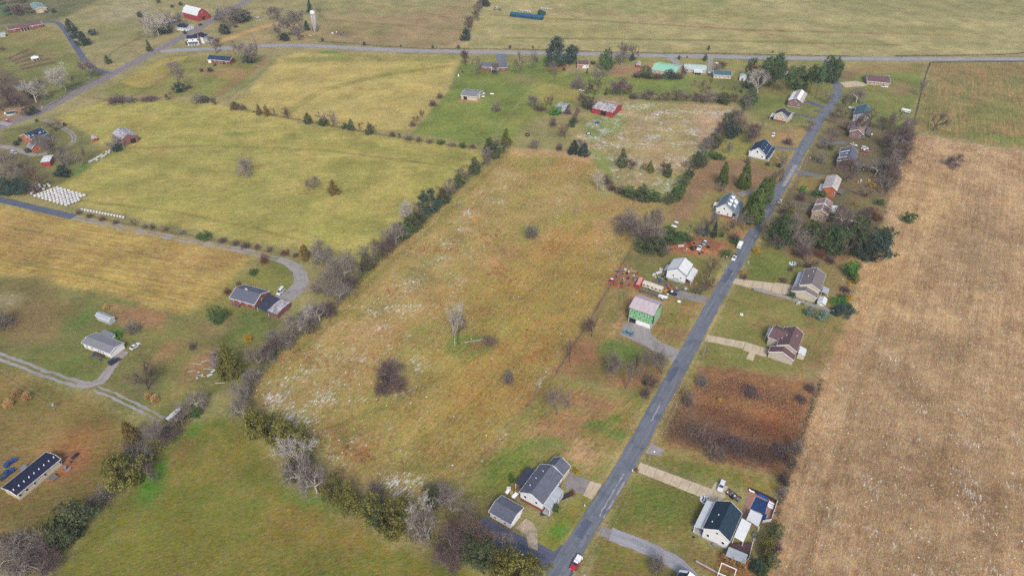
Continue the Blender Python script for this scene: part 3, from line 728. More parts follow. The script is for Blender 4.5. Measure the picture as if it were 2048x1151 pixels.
GRAV = surf_mat('gravel', rgb(150, 146, 148), rgb(172, 164, 158), rgb(128, 116, 104), grain=4)
CONC = surf_mat('concrete', rgb(196, 178, 152), rgb(208, 192, 166), rgb(168, 152, 130))
CONC_G = surf_mat('grey_concrete', rgb(142, 136, 134), rgb(160, 152, 148), rgb(116, 112, 114))
def ribbon(name, pts, w, m, z=.06, jit=.12, step=2.0, off=0.0, w2=None, kind=True, parent=None):
    P = resample([at(*p) for p in pts], step)
    n = len(P)
    T = np.gradient(P, axis=0); T /= np.linalg.norm(T, axis=1)[:, None] + 1e-9
    Nn = np.stack([-T[:, 1], T[:, 0]], 1)
    D = np.concatenate([[0], np.cumsum(np.linalg.norm(np.diff(P, axis=0), axis=1))])
    r = np.random.RandomState(len(name) + int(abs(pts[0][0])))
    ww = np.linspace(w, w2 if w2 else w, n)
    l = off + ww / 2 + r.randn(n) * jit; rr = off - ww / 2 + r.randn(n) * jit
    V = np.zeros((2 * n, 3)); V[0::2, :2] = P + Nn * l[:, None]; V[1::2, :2] = P + Nn * rr[:, None]; V[:, 2] = z
    F = np.array([(2 * i, 2 * i + 1, 2 * i + 3, 2 * i + 2) for i in range(n - 1)])
    me = npmesh(name, V, F)
    uvl = me.uv_layers.new(name='UVMap')
    U = np.zeros((2 * n, 2)); U[0::2, 0] = l; U[1::2, 0] = rr; U[0::2, 1] = D; U[1::2, 1] = D
    uvl.data.foreach_set('uv', U[F.ravel()].astype(np.float32).ravel())
    if V[F[0, 1], 0] is not None:
        me.update()
    o = link(name, me, m, parent)
    # face up
    if me.polygons[0].normal.z < 0: me.flip_normals()
    if kind and parent is None: tag(o, kind='structure')
    return o
def pad(name, pts, m, z=.07, t=.12, kind='structure', parent=None, zz=None):
    """a paved slab with real thickness; outline in photo pixels"""
    W = [at(*p) for p in pts]
    a = sum(W[i].x * W[(i + 1) % len(W)].y - W[(i + 1) % len(W)].x * W[i].y for i in range(len(W)))
    if a < 0: W = W[::-1]
    mb = MB().prism([(p.x, p.y) for p in W], 'z', z - t, z)
    me = mb.me(name)
    uvl = me.uv_layers.new(name='UVMap')
    for lp in me.loops:
        c = me.vertices[lp.vertex_index].co
        uvl.data[lp.index].uv = (c.x, c.y)
    o = link(name, me, m, parent)
    if kind and parent is None: tag(o, kind=kind)
    return o
HWY = [(-60, 281), (0, 253), (75, 225), (150, 186), (225, 148), (300, 108), (345, 85), (400, 55), (450, 26), (500, -2), (560, -34)]
CTY = [(322, 104), (345, 101), (400, 99), (460, 96), (520, 92), (600, 91), (700, 96), (800, 101), (900, 103), (1024, 105.5), (1200, 109), (1400, 113), (1600, 117), (1800, 118), (2100, 119)]
LANE = [(1090, 1195), (1112, 1152), (1140, 1108), (1175, 1053), (1215, 989), (1252, 928), (1292, 857), (1336, 775), (1380, 695), (1421, 618), (1462, 546), (1501, 478), (1541, 410), (1576, 350), (1606, 296), (1638, 243), (1664, 208), (1675, 187), (1672, 165), (1662, 142), (1653, 122)]
ribbon('highway', HWY, 10.2, ASPH_H, .05)
ribbon('county_road', CTY, 9.0, ASPH_L, .064)
ribbon('lane', LANE, 6.5, ASPH, .078)
YEL, WHT = mat('road_paint_yellow', rgb(214, 168, 96), rgb(190, 140, 90), 1.5), mat('road_paint_white', rgb(214, 212, 208), rgb(184, 182, 180), 1.5)
for nm, off, mm in (('road_marking_yellow', .16, YEL), ('road_marking_yellow', -.16, YEL), ('road_marking_white', 3.6, WHT), ('road_marking_white', -3.6, WHT)):
    ribbon(nm, HWY, .22 if mm is WHT else .16, mm, .062, .01, off=off)
for off in (.13, -.13): ribbon('road_marking_yellow', CTY[3:], .13, YEL, .076, .01, off=off)
ribbon('side_road', [(1122, 1142), (1095, 1118), (1060, 1098), (1020, 1082), (985, 1062), (955, 1046)], 6.6, ASPH_D, .07)
ribbon('lane_junction', [(1105, 1150), (1125, 1125), (1142, 1098)], 11, ASPH_D, .074, w2=7)
ribbon('farm_lane', [(-60, 388), (0, 399), (75, 417), (148, 434)], 5.2, ASPH_D, .06)
for s in (-1, 1):
    ribbon('gravel_track', [(147, 434), (200, 446), (260, 458), (330, 472), (400, 486), (460, 496), (520, 509), (560, 519)], 1.3, GRAV, .055, .25, off=s * 1.25)
ribbon('gravel_drive', [(556, 518), (575, 525), (592, 536), (602, 552), (600, 572), (580, 590), (555, 602)], 4.4, GRAV, .06, .2, w2=9)
for s in (-1, 1):
    ribbon('gravel_track', [(-40, 697), (0, 713), (60, 735), (120, 757), (160, 768)], 1.5, GRAV, .055, .25, off=s * 1.3)
    ribbon('gravel_track', [(190, 775), (220, 787), (260, 806), (300, 826), (325, 838)], 1.0, GRAV, .05, .3, off=s * 1.1)
ribbon('gravel_drive', [(155, 767), (182, 770), (200, 762), (215, 745), (232, 722), (250, 702)], 4.0, GRAV, .06, .3)
ribbon('paved_drive', [(83, 46), (100, 44), (115, 46), (128, 58), (142, 80), (158, 103), (175, 127), (195, 140), (222, 147)], 5.0, ASPH_D, .058)
ribbon('paved_drive', [(1003, 109), (1003, 117), (1004, 125)], 9, ASPH, .06)
for s in (-1, 1): ribbon('gravel_track', [(86, 240), (110, 246), (130, 258), (145, 268), (148, 280), (138, 292), (120, 300)], .9, GRAV, .056, .2, off=s * 1.0)
ribbon('gravel_drive', [(-20, 290), (20, 296), (45, 304), (70, 310), (95, 306)], 4.0, GRAV, .056, .3)
ribbon('paved_drive', [(-20, 244), (5, 246), (22, 250)], 4.5, ASPH_L, .06)
ribbon('paved_drive', [(1340, 115), (1352, 124), (1362, 132)], 7, GRAV, .06)
ribbon('paved_drive', [(1421, 116), (1420, 128), (1419, 145)], 4, GRAV, .06)
ribbon('paved_drive', [(1504, 119), (1505, 128)], 7, ASPH, .06)
ribbon('paved_drive', [(1628, 221), (1645, 224), (1660, 214)], 3.6, ASPH_D, .06)
ribbon('paved_drive', [(1612, 202), (1630, 209), (1655, 217)], 5.0, ASPH_D, .062)
ribbon('paved_drive', [(1583, 230), (1605, 231), (1622, 235), (1640, 238)], 3.4, ASPH_D, .06)
ribbon('paved_drive', [(1540, 293), (1560, 296), (1585, 298), (1602, 300)], 4.4, ASPH, .062)
ribbon('paved_drive', [(1640, 352), (1625, 350), (1605, 346), (1588, 342)], 4.4, ASPH, .062)
ribbon('paved_drive', [(1478, 390), (1495, 386), (1515, 382), (1545, 386)], 5.0, CONC_G, .062)
ribbon('paved_drive', [(1690, 284), (1670, 287), (1650, 284), (1640, 278)], 4.0, ASPH, .062)
pad('gravel_pad', [(1680, 165), (1712, 162), (1735, 168), (1732, 172), (1690, 175)], CONC, .06)
pad('gravel_apron', [(1246, 650), (1259, 640), (1300, 654), (1302, 668), (1322, 684), (1362, 700), (1352, 724), (1322, 712), (1295, 694), (1262, 678), (1240, 668)], GRAV, .06)
pad('gravel_stub', [(1303, 886), (1330, 900), (1322, 912), (1290, 905)], GRAV, .064)
# poured concrete drives, slab by slab
def slab_drive(name, L0, R0, L1, R1, n, m, skip=(), z=.10):
    """a drive between two photo edges L and R split into n slabs with open joints"""
    base = pad(name, [L0, R0, R1, L1], mat('joint_soil', rgb(158, 146, 126)), .05, .1)
    a, b, c, d = (at(*p) for p in (L0, R0, L1, R1))
    for i in range(n):
        t0, t1 = i / n, (i + 1) / n
        g = .009
        q = [a.lerp(c, t0 + g / n * 2), b.lerp(d, t0 + g / n * 2), b.lerp(d, t1 - g / n * 2), a.lerp(c, t1 - g / n * 2)]
        W = [(p.x, p.y) for p in q]
        if (W[1][0] - W[0][0]) * (W[2][1] - W[0][1]) - (W[2][0] - W[0][0]) * (W[1][1] - W[0][1]) < 0: W = W[::-1]
        me = MB().prism(W, 'z', .05, z + random.uniform(-.008, .008)).me('slab')
        uvl = me.uv_layers.new(name='UVMap')
        for lp in me.loops:
            v = me.vertices[lp.vertex_index].co; uvl.data[lp.index].uv = (v.x + i * 7, v.y)
        link('slab', me, m, base)
    return base
slab_drive('concrete_drive', (1280, 924), (1272, 942), (1420, 976), (1408, 996), 8, CONC)
slab_drive('concrete_drive', (1420, 976), (1408, 996), (1452, 990), (1436, 1010), 3, CONC)
slab_drive('concrete_pad', (1431, 963), (1422, 977), (1457, 972), (1450, 988), 2, CONC)
slab_drive('concrete_drive', (1470, 557), (1464, 566), (1548, 566), (1540, 586), 4, CONC)
slab_drive('concrete_drive', (1548, 565), (1540, 588), (1588, 570), (1584, 588), 2, CONC)
slab_drive('concrete_drive', (1414, 669), (1409, 681), (1492, 684), (1486, 697), 4, CONC)
slab_drive('concrete_drive', (1492, 684), (1486, 700), (1538, 698), (1532, 714), 3, CONC)
pad('concrete_pad', [(1502, 698), (1514, 700), (1506, 721), (1492, 717)], CONC, .09)
slab_drive('concrete_drive', (1352, 580), (1346, 593), (1416, 592), (1408, 606), 4, CONC_G)
slab_drive('concrete_drive', (1203, 1050), (1194, 1068), (1226, 1060), (1218, 1076), 2, CONC_G)
ribbon('paved_drive', [(1221, 1068), (1262, 1082), (1310, 1103), (1355, 1128), (1385, 1160), (1398, 1190)], 5.0, ASPH_L, .066)
pad('concrete_drive', [(1138, 944), (1182, 962), (1172, 990), (1128, 974)], CONC_G, .09)
slab_drive('concrete_drive', (1180, 961), (1166, 990), (1204, 968), (1184, 998), 2, CONC)
pad('concrete_drive', [(1052, 1036), (1066, 1046), (1074, 1060), (1076, 1100), (1057, 1094), (1052, 1070), (1030, 1054), (1040, 1046)], surf_mat('stained_concrete', rgb(176, 160, 138), rgb(196, 180, 156), rgb(108, 98, 94), grain=1.2), .09)
for nm, pts, w, m_ in (('road_patch', [(1160, 1076), (1182, 1042)], 3.0, ASPH_D), ('road_wear', [(1196, 1030), (1226, 980), (1246, 946)], .5, ASPH_L), ('road_wear', [(1204, 1034), (1232, 988), (1248, 960)], .35, ASPH_L), ('road_patch', [(1340, 764), (1358, 734)], 2.4, ASPH_D), ('road_wear', [(1300, 842), (1318, 808)], .7, ASPH_L), ('road_patch', [(1450, 566), (1466, 540)], 2.8, ASPH_D), ('road_wear', [(1566, 372), (1578, 350), (1590, 330)], 2.2, GRAV)):
    ribbon(nm, pts, w, m_, .084, .18, 1.2, off=(.9 if nm == 'road_patch' else -.4))
# ------------------------------------------------------------------ buildings
def shingle(name, c, c2=None, sc=1.6): return mat(name, rgb(*c), rgb(*(c2 or tuple(int(x * .84) for x in c))), sc, .9, .15, .25, 5, stretch=(.5, 1.6, 1), lo=.3, hi=.7)
def metal(name, c, c2=None): return mat(name, rgb(*c), rgb(*(c2 or tuple(int(x * .88) for x in c))), .7, .5, .4, .15, 3, stretch=(2.6, .25, 1), lo=.35, hi=.65)
R_SLATE, R_CHAR, R_GREY = shingle('slate_shingle', (112, 116, 130), (84, 88, 106)), shingle('charcoal_shingle', (70, 74, 92), (52, 56, 76)), shingle('grey_shingle', (142, 142, 148), (120, 120, 130))
R_GREEN, R_BROWN, R_TAUPE = shingle('dark_green_shingle', (48, 70, 84), (36, 52, 74)), shingle('brown_shingle', (118, 92, 92), (98, 76, 84)), shingle('taupe_shingle', (134, 124, 124), (114, 106, 110))
R_NAVY, R_TEAL, R_BLUEG = shingle('navy_shingle', (40, 46, 74), (30, 36, 62)), shingle('teal_shingle', (62, 104, 122), (84, 104, 116)), shingle('blue_grey_shingle', (122, 138, 150), (98, 116, 134))
R_MIX = shingle('snow_dusted_shingle', (168, 150, 150), (206, 204, 200), .8)
R_RUST = shingle('snow_dusted_brown_shingle', (136, 98, 92), (170, 150, 148), .7)
R_DKBLUE = shingle('dark_blue_shingle', (46, 72, 98), (36, 54, 84))
R_PINK = shingle('faded_red_roof', (214, 122, 114), (190, 100, 96))
M_WHITE, M_GALV, M_RUSTY = metal('white_metal_roof', (228, 230, 232), (206, 212, 218)), metal('galvanised_roof', (182, 188, 196), (150, 156, 168)), metal('rusty_metal_roof', (188, 178, 186), (172, 130, 136))
M_MINT, M_AQUA, M_GREENR = metal('mint_metal_roof', (160, 214, 184), (140, 196, 170)), metal('aqua_metal_roof', (196, 210, 200), (170, 196, 190)), metal('sage_metal_roof', (130, 156, 150), (104, 136, 136))
M_MAUVE = metal('mauve_metal_roof', (196, 196, 200), (184, 158, 166))
M_OLD = mat('weathered_tin', rgb(196, 192, 196), rgb(128, 124, 128), .55, .6, .3, .3, 3, lo=.42, hi=.6)
W_WHITE = mat('white_siding', rgb(226, 228, 232, .75), rgb(210, 214, 220, .75), .5, .7, .2, .12, 2, stretch=(.4, .4, 7))
W_CREAM, W_TAN, W_GREYW = mat('cream_siding', rgb(214, 206, 188), rgb(196, 188, 170), .5, .75, stretch=(.4, .4, 7)), mat('tan_siding', rgb(196, 176, 146), rgb(176, 154, 126), .6, .75), mat('light_grey_siding', rgb(196, 202, 208), rgb(178, 184, 192), .5, .75)
W_BEIGE = mat('beige_siding', rgb(200, 190, 178), rgb(186, 174, 164), .5, .75, stretch=(.4, .4, 7))
W_BRICK, W_ORANGE, W_REDW = mat('red_brick', rgb(158, 92, 82), rgb(132, 72, 68), 2.2, .9, .15, .3, 8), mat('orange_brick', rgb(196, 116, 84), rgb(172, 96, 72), 2.2, .9, .15, .3, 8), mat('red_barn_boards', rgb(188, 74, 76), rgb(150, 60, 70), .9, .85, .15, .2, 5, stretch=(2, 2, .2))
W_OLDRED = mat('weathered_red_boards', rgb(150, 92, 88), rgb(112, 100, 104), .7, .9, .1, .3, 5, stretch=(2, 2, .2), lo=.4, hi=.6)
W_BLOCK, W_GREEN = mat('concrete_block', rgb(186, 184, 184), rgb(160, 158, 160), 1.2, .9), mat('green_sheathing', rgb(146, 214, 160), rgb(128, 198, 144), .9, .7)
W_MAUVE = mat('mauve_brick', rgb(150, 122, 120), rgb(126, 102, 104), 2.2, .9, .15, .3, 8)
W_OLDW = mat('bare_grey_boards', rgb(132, 128, 132), rgb(96, 92, 98), .8, .9, .1, .3, 5, stretch=(2, 2, .2))
TRIM, GLASS, DARK = mat('white_trim', rgb(236, 238, 240, .78), rgb(224, 226, 230, .78), 1.0, .6), mat('window_glass', rgb(52, 64, 78), rgb(38, 48, 62), .6, .12, .5), mat('dark_interior', rgb(40, 38, 44), rgb(30, 28, 34), 1.0)
WOOD, DECK, GREYWD = mat('timber', rgb(150, 112, 82), rgb(124, 92, 68), 1.2), mat('dark_deck_boards', rgb(92, 68, 70), rgb(72, 54, 60), 1.0, stretch=(.3, 4, 1)), mat('grey_fence_boards', rgb(176, 172, 172), rgb(150, 146, 150), 1.0, stretch=(3, 3, .4))
SNOW = mat('old_snow', rgb(232, 234, 238, .78), rgb(210, 214, 220, .78), .8, .9)
class House:
    def __init__(s, name, label, cat, A, B, e1, e2=None, zr=7.0, ze=4.5, wall=None, roof=None, base=None, basez=0.0, over=.4, trim=True, gable=None, group=None, cut=None):
        wa, wb = at(*A, zr), at(*B, zr)
        u = Vector((wa.x - wb.x, wa.y - wb.y, 0)); s.L = u.length / 2; u.normalize()
        c = (wa + wb) / 2
        s.root = empty(name, (c.x, c.y, 0), math.atan2(u.y, u.x))
        tag(s.root, label, cat, group)
        v = Vector((-u.y, u.x, 0))
        ys = []
        for e in (e1, e2):
            if e is None: continue
            q = at(*e, ze) - c
            ys.append(q.dot(v))
        if len(ys) == 1: ys.append(-ys[0])
        s.y0, s.y1 = min(ys), max(ys)
        if s.y0 > -1.2: s.y0 = -max(1.5, abs(s.y1) * .8)
        if s.y1 < 1.2: s.y1 = max(1.5, abs(s.y0) * .8)
        s.zr, s.ze, s.o = zr, ze, over
        s.wall_m, s.roof_m = wall, roof
        L, o, y0, y1 = s.L, over, s.y0, s.y1
        t = .16
        if wall is not None:
            a0, a1 = y0 + o, y1 - o
            MB().prism([(a0, 0), (a1, 0), (a1, s.zroof(a1) - t), (0, zr - t), (a0, s.zroof(a0) - t)], 'x', -L + o, L - o).build('wall', wall, s.root)
            if basez:
                MB().box(-L + o - .06, L - o + .06, a0 - .06, a1 + .06, 0, basez).build('foundation', base, s.root)
        if roof is not None:
            for nm, ye in (('roof', y0), ('roof', y1)):
                q = [(-L, 0, zr), (L, 0, zr), (L, ye, ze), (-L, ye, ze)]
                if ye > 0: q = q[::-1]
                MB().slab(q, t).build(nm, roof, s.root)
            MB().tube((-L, 0, zr + .02), (L, 0, zr + .02), .11, n=6).build('ridge_cap', trim if not isinstance(trim, bool) else roof, s.root)
            if trim:
                f = MB()
                for x in (-L - .05, L - .05):
                    for ye in (y0, y1):
                        f.slab([(x, 0, zr + .06), (x + .1, 0, zr + .06), (x + .1, ye, ze + .06), (x, ye, ze + .06)], .3)
                for ye in (y0, y1):
                    f.box(-L, L, min(ye, ye * 1.012), max(ye, ye * 1.012), ze - .22, ze + .04)
                f.build('fascia', TRIM if isinstance(trim, bool) else trim, s.root)
    def zroof(s, y):
        ye = s.y1 if y > 0 else s.y0
        return s.zr + (s.ze - s.zr) * y / ye
    def side(s, sd):
        o = s.o
        return {'A': (s.L - o, 0), 'B': (-s.L + o, 0), 'L': (0, s.y1 - o), 'R': (0, s.y0 + o)}[sd]
    def panel(s, nm, sd, t, z, w, h, m, d=.09, parent=None):
        x, y = s.side(sd)
        if sd in 'AB':
            sg = 1 if sd == 'A' else -1
            return MB().box(*sorted((x - sg * .05, x + sg * d)), t - w / 2, t + w / 2, z, z + h).build(nm, m, parent or s.root)
        sg = 1 if sd == 'L' else -1
        return MB().box(t - w / 2, t + w / 2, *sorted((y - sg * .05, y + sg * d)), z, z + h).build(nm, m, parent or s.root)
    def win(s, sd, ts, z, w=1.0, h=1.3, fm=None):
        for t in ts:
            f = s.panel('window', sd, t, z, w, h, fm or TRIM, .08)
            s.panel('pane', sd, t, z + .12, w - .24, h - .24, GLASS, .11, f)
        return s
    def door(s, sd, t, w=1.0, h=2.1, m=None, z=0.05, nm='door'):
        s.panel(nm, sd, t, z, w, h, m or TRIM, .1); return s
    def lean(s, sd, x0, x1, depth, zi, zo, m, post=None, nm='porch_roof', wall=None, floor=None, inset=0.0):
        """a shed roof against one long side ('L' or 'R') or an end ('A','B')"""
        def P(a, d, z):
            if sd in 'LR':
                y = (s.y1 - inset + d) if sd == 'L' else (s.y0 + inset - d); return (a, y, z)
            x = (s.L - inset + d) if sd == 'A' else (-s.L + inset - d); return (x, a, z)
        q = [P(x0, 0, zi), P(x1, 0, zi), P(x1, depth, zo), P(x0, depth, zo)]
        n = (Vector(q[1]) - Vector(q[0])).cross(Vector(q[2]) - Vector(q[0]))
        if n.z < 0: q = q[::-1]
        MB().slab(q, .14).build(nm, m, s.root)
        if post:
            k = max(2, int(abs(x1 - x0) / 2.6) + 1)
            for i in range(k):
                a = x0 + .2 + (x1 - x0 - .4) * i / (k - 1)
                x, y, _ = P(a, depth - .2, 0)
                MB().box(x - .08, x + .08, y - .08, y + .08, 0, zo - .1).build('post', post, s.root)
        if wall:
            b0, b1 = P(x0 + .15, -.2, 0), P(x1 - .15, depth - .25, 0)
            MB().box(min(b0[0], b1[0]), max(b0[0], b1[0]), min(b0[1], b1[1]), max(b0[1], b1[1]), 0, min(zi, zo) - .1).build('wall', wall, s.root)
        if floor:
            b0, b1 = P(x0, -.1, 0), P(x1, depth, 0)
            MB().box(min(b0[0], b1[0]), max(b0[0], b1[0]), min(b0[1], b1[1]), max(b0[1], b1[1]), .05, .45).build('porch_floor', floor, s.root)
        return s
    def vents(s, pts, r=.16):
        for x, y in pts:
            MB().tube((x, y, s.zroof(y) - .1), (x, y, s.zroof(y) + .45), r, n=8).build('roof_vent', TRIM, s.root)
        return s
    def chimney(s, x, y, w=.9, h=1.4, m=None, z0=None):
        z = s.zroof(y) if z0 is None else z0
        MB().box(x - w / 2, x + w / 2, y - w / 2, y + w / 2, (z - .6) if z0 is None else 0, s.zr + h).build('chimney', m or W_BRICK, s.root); return s
    def dormer(s, x, sd, w=1.8, m=None, roof=None, out=.55):
        ye = s.y1 if sd == 'L' else s.y0
        yi, yo = ye * .25, ye * out
        zb = s.zroof(yo); zt = zb + w * .85
        mb = MB().prism([(x - w / 2, zb - .5), (x + w / 2, zb - .5), (x + w / 2, zb + w * .55), (x, zt), (x - w / 2, zb + w * .55)], 'y', min(yi, yo), max(yi, yo))
        d = mb.build('dormer', m or TRIM, s.root)
        y2 = yo * 1.03
        for sg in (-1, 1):
            q = [(x, yi * .6, zt + .1), (x, y2, zt + .1), (x + sg * w * .62, y2, zb + w * .5), (x + sg * w * .62, yi * .6, zb + w * .5)]
            if (Vector(q[1]) - Vector(q[0])).cross(Vector(q[2]) - Vector(q[0])).z < 0: q = q[::-1]
            MB().slab(q, .1).build('dormer_roof', roof or s.roof_m, d)
        MB().box(x - w * .28, x + w * .28, *sorted((yo, yo + math.copysign(.06, yo))), zb - .1 + .25, zb + w * .5).build('pane', GLASS, d)
        return s
    def snowpatch(s, sd, quads):
        """thin old snow left lying on one slope: (x0,x1,f0,f1) with f the fraction from ridge to eave"""
        ye = s.y1 if sd == 'L' else s.y0
        for x0, x1, f0, f1 in quads:
            q = [(x0, ye * f0, s.zroof(ye * f0) + .05), (x1, ye * f0, s.zroof(ye * f0) + .05), (x1, ye * f1, s.zroof(ye * f1) + .05), (x0, ye * f1, s.zroof(ye * f1) + .05)]
            if ye > 0: q = q[::-1]
            MB().slab(q, .05).build('snow_patch', SNOW, s.root)
        return s
    def wing(s, A, B, e1, e2, zr, ze, wall, roof, over=.35, base=None, basez=0, trim=True):
        """another gabled part of the same building, described in the photo like the main one; returns it for fittings"""
        w = House('wing', None, None, A, B, e1, e2, zr, ze, wall, roof, base, basez, over, trim)
        for ch in list(w.root.children):
            M = ch.matrix_basis.copy()
            Mw = Matrix.Translation(w.root.location) @ Matrix.Rotation(w.root.rotation_euler.z, 4, 'Z')
            Ms = Matrix.Translation(s.root.location) @ Matrix.Rotation(s.root.rotation_euler.z, 4, 'Z')
            ch.parent = s.root
            ch.matrix_basis = Ms.inverted() @ Mw @ M
        bpy.data.objects.remove(w.root)
        return s
    def loc(s, px, py, z=0):
        """photo pixel at height z -> this building's own coordinates"""
        p = at(px, py, z) - s.root.location
        a = -s.root.rotation_euler.z
        return (p.x * math.cos(a) - p.y * math.sin(a), p.x * math.sin(a) + p.y * math.cos(a), z)
    def plate(s, nm, pts, zs, m, t=.14, post=None, wall=None):
        """a roof plate or deck of this building given by photo corners at heights zs"""
        q = [s.loc(p[0], p[1], z) for p, z in zip(pts, zs)]
        if (Vector(q[1]) - Vector(q[0])).cross(Vector(q[2]) - Vector(q[0])).z < 0: q = q[::-1]
        MB().slab(q, t).build(nm, m, s.root)
        if post:
            cx, cy = sum(p[0] for p in q) / 4, sum(p[1] for p in q) / 4
            for x, y, z in q:
                x, y = x + (cx - x) * .06, y + (cy - y) * .06
                MB().box(x - .07, x + .07, y - .07, y + .07, 0, z - t + .02).build('post', post, s.root)
        if wall:
            cx, cy = sum(p[0] for p in q) / 4, sum(p[1] for p in q) / 4
            W_ = [(x + (cx - x) * .08, y + (cy - y) * .08) for x, y, z in q]
            MB().prism(W_, 'z', 0, min(p[2] for p in q) - t + .01).build('wall', wall, s.root)
        return s

# --- along the lane, near end
h = House('house', 'slate-roofed white house with grey metal front porch, left of the lane at the bottom', 'house', (1060.8, 986.3), (1103.3, 928.8), (1038, 983), (1082.6, 1014), 7.0, 4.4, W_WHITE, R_SLATE, W_BRICK, 1.3)
h.wing((1108, 931), (1123.3, 912.5), (1089, 935), (1127, 951), 5.9, 3.4, W_CREAM, R_SLATE)
h.lean('L', -h.L * .35, h.L, 2.7, 4.2, 3.2, M_GALV, TRIM, floor=W_BLOCK)
h.lean('R', -h.L * .6, h.L * .55, 3.6, 3.9, 3.3, R_CHAR, TRIM, floor=WOOD)
h.vents([(h.L * .5, h.y0 * .5), (0, h.y0 * .45), (-h.L * .5, h.y0 * .3)])
h.win('R', (-5, -2, 1.5, 4), 1.6).win('L', (-5, 0, 5), 1.8).win('A', (-2.2, 2.2), 2.6).win('B', (0,), 2.2).door('L', 0, m=WOOD, z=.45)
h = House('garage', 'white detached garage with grey shingle roof beside the slate-roofed house', 'garage', (1035, 1026.4), (990, 1000.8), (1022, 1049), (1048, 1014), 4.6, 3.2, W_WHITE, R_SLATE, W_BRICK, .35)
h.door('A', 0, 4.6, 2.3, TRIM, nm='garage_door').win('R', (-2, 2), 1.2, .9, 1)
h = House('house', 'white house with dark green roof beside the covered swimming pool', 'house', (1436.3, 1058.9), (1462, 1002), (1405.6, 1055), (1460, 1083), 8.2, 5.2, W_WHITE, R_GREEN, W_BLOCK, .8)
h.lean('L' if h.loc(1410, 1040, 3)[1] > 0 else 'R', -h.L, h.L * .9, 2.8, 4.3, 3.4, M_WHITE, TRIM, floor=W_BLOCK)
h.plate('patio_roof', [(1484, 1035), (1503, 1046), (1487, 1083), (1468, 1072)], [4.6, 3.6, 3.6, 4.6], M_WHITE, post=TRIM)
h.plate('deck', [(1462, 1086), (1504, 1084), (1496, 1112), (1452, 1108)], [1.1] * 4, DECK, .3)
h.plate('carport_roof', [(1458, 1092), (1496, 1108), (1489, 1126), (1451, 1110)], [2.8, 2.8, 2.6, 2.6], M_GALV, post=TRIM)
h.vents([(0, -abs(h.y0) * .4), (h.L * .5, -abs(h.y0) * .6)]).win('A', (-2.5, 2.5), 2.0).win('A', (0,), 5.4, .9, 1).win('L', (-5, 0, 4), 1.8).win('R', (-5, 0, 4), 1.8).win('B', (0,), 2).door('L', 2)
h = House('house', 'house cut off by the bottom edge, dark roof with snow beside the curving drive', 'house', (1352, 1190), (1378, 1141), (1338, 1180), (1402, 1196), 5.5, 3.6, W_BLOCK, R_CHAR)
h.snowpatch('L', [(-h.L, h.L * .3, .05, .95)]).snowpatch('R', [(-h.L, -h.L + .8, .0, 1)]).win('B', (0,), 1.5)
h = House('house', 'beige house with brown shingle roofs and a low front garage gable', 'house', (1576.5, 688.7), (1591.3, 651.9), (1552, 692.6), (1592.7, 706.9), 7.6, 5.2, W_BEIGE, R_BROWN, W_BLOCK, .4)
h.wing((1546, 653.5), (1583, 668), (1539.5, 675), None, 6.9, 4.7, W_BEIGE, R_BROWN)
h.wing((1564.3, 703), (1569, 691.5), (1535.3, 705.4), (1586.4, 725), 5.6, 3.1, W_BEIGE, R_BROWN)
h.plate('patio_roof', [(1601, 691), (1614, 698), (1610, 711), (1596, 705)], [3.2, 2.7, 2.7, 3.2], M_WHITE, wall=W_CREAM)
h.plate('porch_roof', [(1538.5, 654), (1543.6, 655.5), (1538, 671.5), (1532, 669.5)], [3.4, 3.6, 3.6, 3.4], M_WHITE, post=TRIM)
h.vents([(0, -2), (-3, -3), (2, -3.4), (-2, 2)]).win('A', (-2, 2), 3.0).win('R', (-3, 1), 1.4).win('L', (-3, 2), 1.4).win('B', (0,), 1.4)
h = House('house', 'cream house with taupe shingle roof beside the long grey plank fence', 'house', (1622.5, 568), (1634.3, 535), (1598, 569.5), (1641, 582.7), 7.6, 5.2, W_CREAM, R_TAUPE, W_BLOCK, .4)
h.wing((1610, 581.7), (1614, 571), (1583.7, 579.7), (1633.8, 597.4), 5.2, 3.1, W_CREAM, R_TAUPE)
sd_ = 'L' if h.loc(1585, 555, 3)[1] > 0 else 'R'
h.lean(sd_, -h.L * .9, h.L * .7, 2.4, 4.0, 3.1, M_GALV, TRIM, floor=W_BLOCK)
h.plate('patio_roof', [(1647.5, 571), (1659.5, 577), (1656, 588), (1643, 583)], [3.2, 2.6, 2.6, 3.2], M_GALV, post=TRIM)
h.vents([(0, -2.4), (-4, -1)]).win('A', (-2, 2), 3.2).win('R', (-3, 1), 1.4).win('L', (-3, 2), 1.4)
h = House('garden_shed', 'small white garden shed at the end of the grey plank fence', 'shed', (1644, 603.5), (1648, 592.4), (1633.8, 605), (1652, 607), 3.4, 2.4, W_CREAM, M_WHITE, over=.2)
h.door('A', 0, 1.2, 1.9, TRIM)
# green sheathed building
h = House('workshop', 'tall green-sheathed workshop with mauve metal roof and three garage doors', 'workshop', (1320, 609), (1270, 592), (1310.8, 632.8), (1328, 604.8), 10.0, 8.0, mat('black_seam', rgb(40, 64, 48), rgb(32, 50, 40), 1.0), M_MAUVE, W_BLOCK, 2.7, over=.35, trim=mat('mauve_trim', rgb(176, 124, 136), rgb(160, 110, 124), 1.0))
near = 'R' if h.loc(1283, 655, 0)[1] < 0 else 'L'
def panels(h, sd, half, z0, z1, rows, wpan):
    hh = (z1 - z0) / rows
    for r in range(rows):
        x = -half + (wpan / 2 if r % 2 else 0) - (wpan if r % 2 else 0)
        while x < half - .05:
            a, b = max(-half, x), min(half, x + wpan)
            if b - a > .25:
                q = h.panel('sheathing_panel', sd, (a + b) / 2, z0 + r * hh + .05, b - a - .2, hh - .16, W_GREEN, .05)
            x += wpan
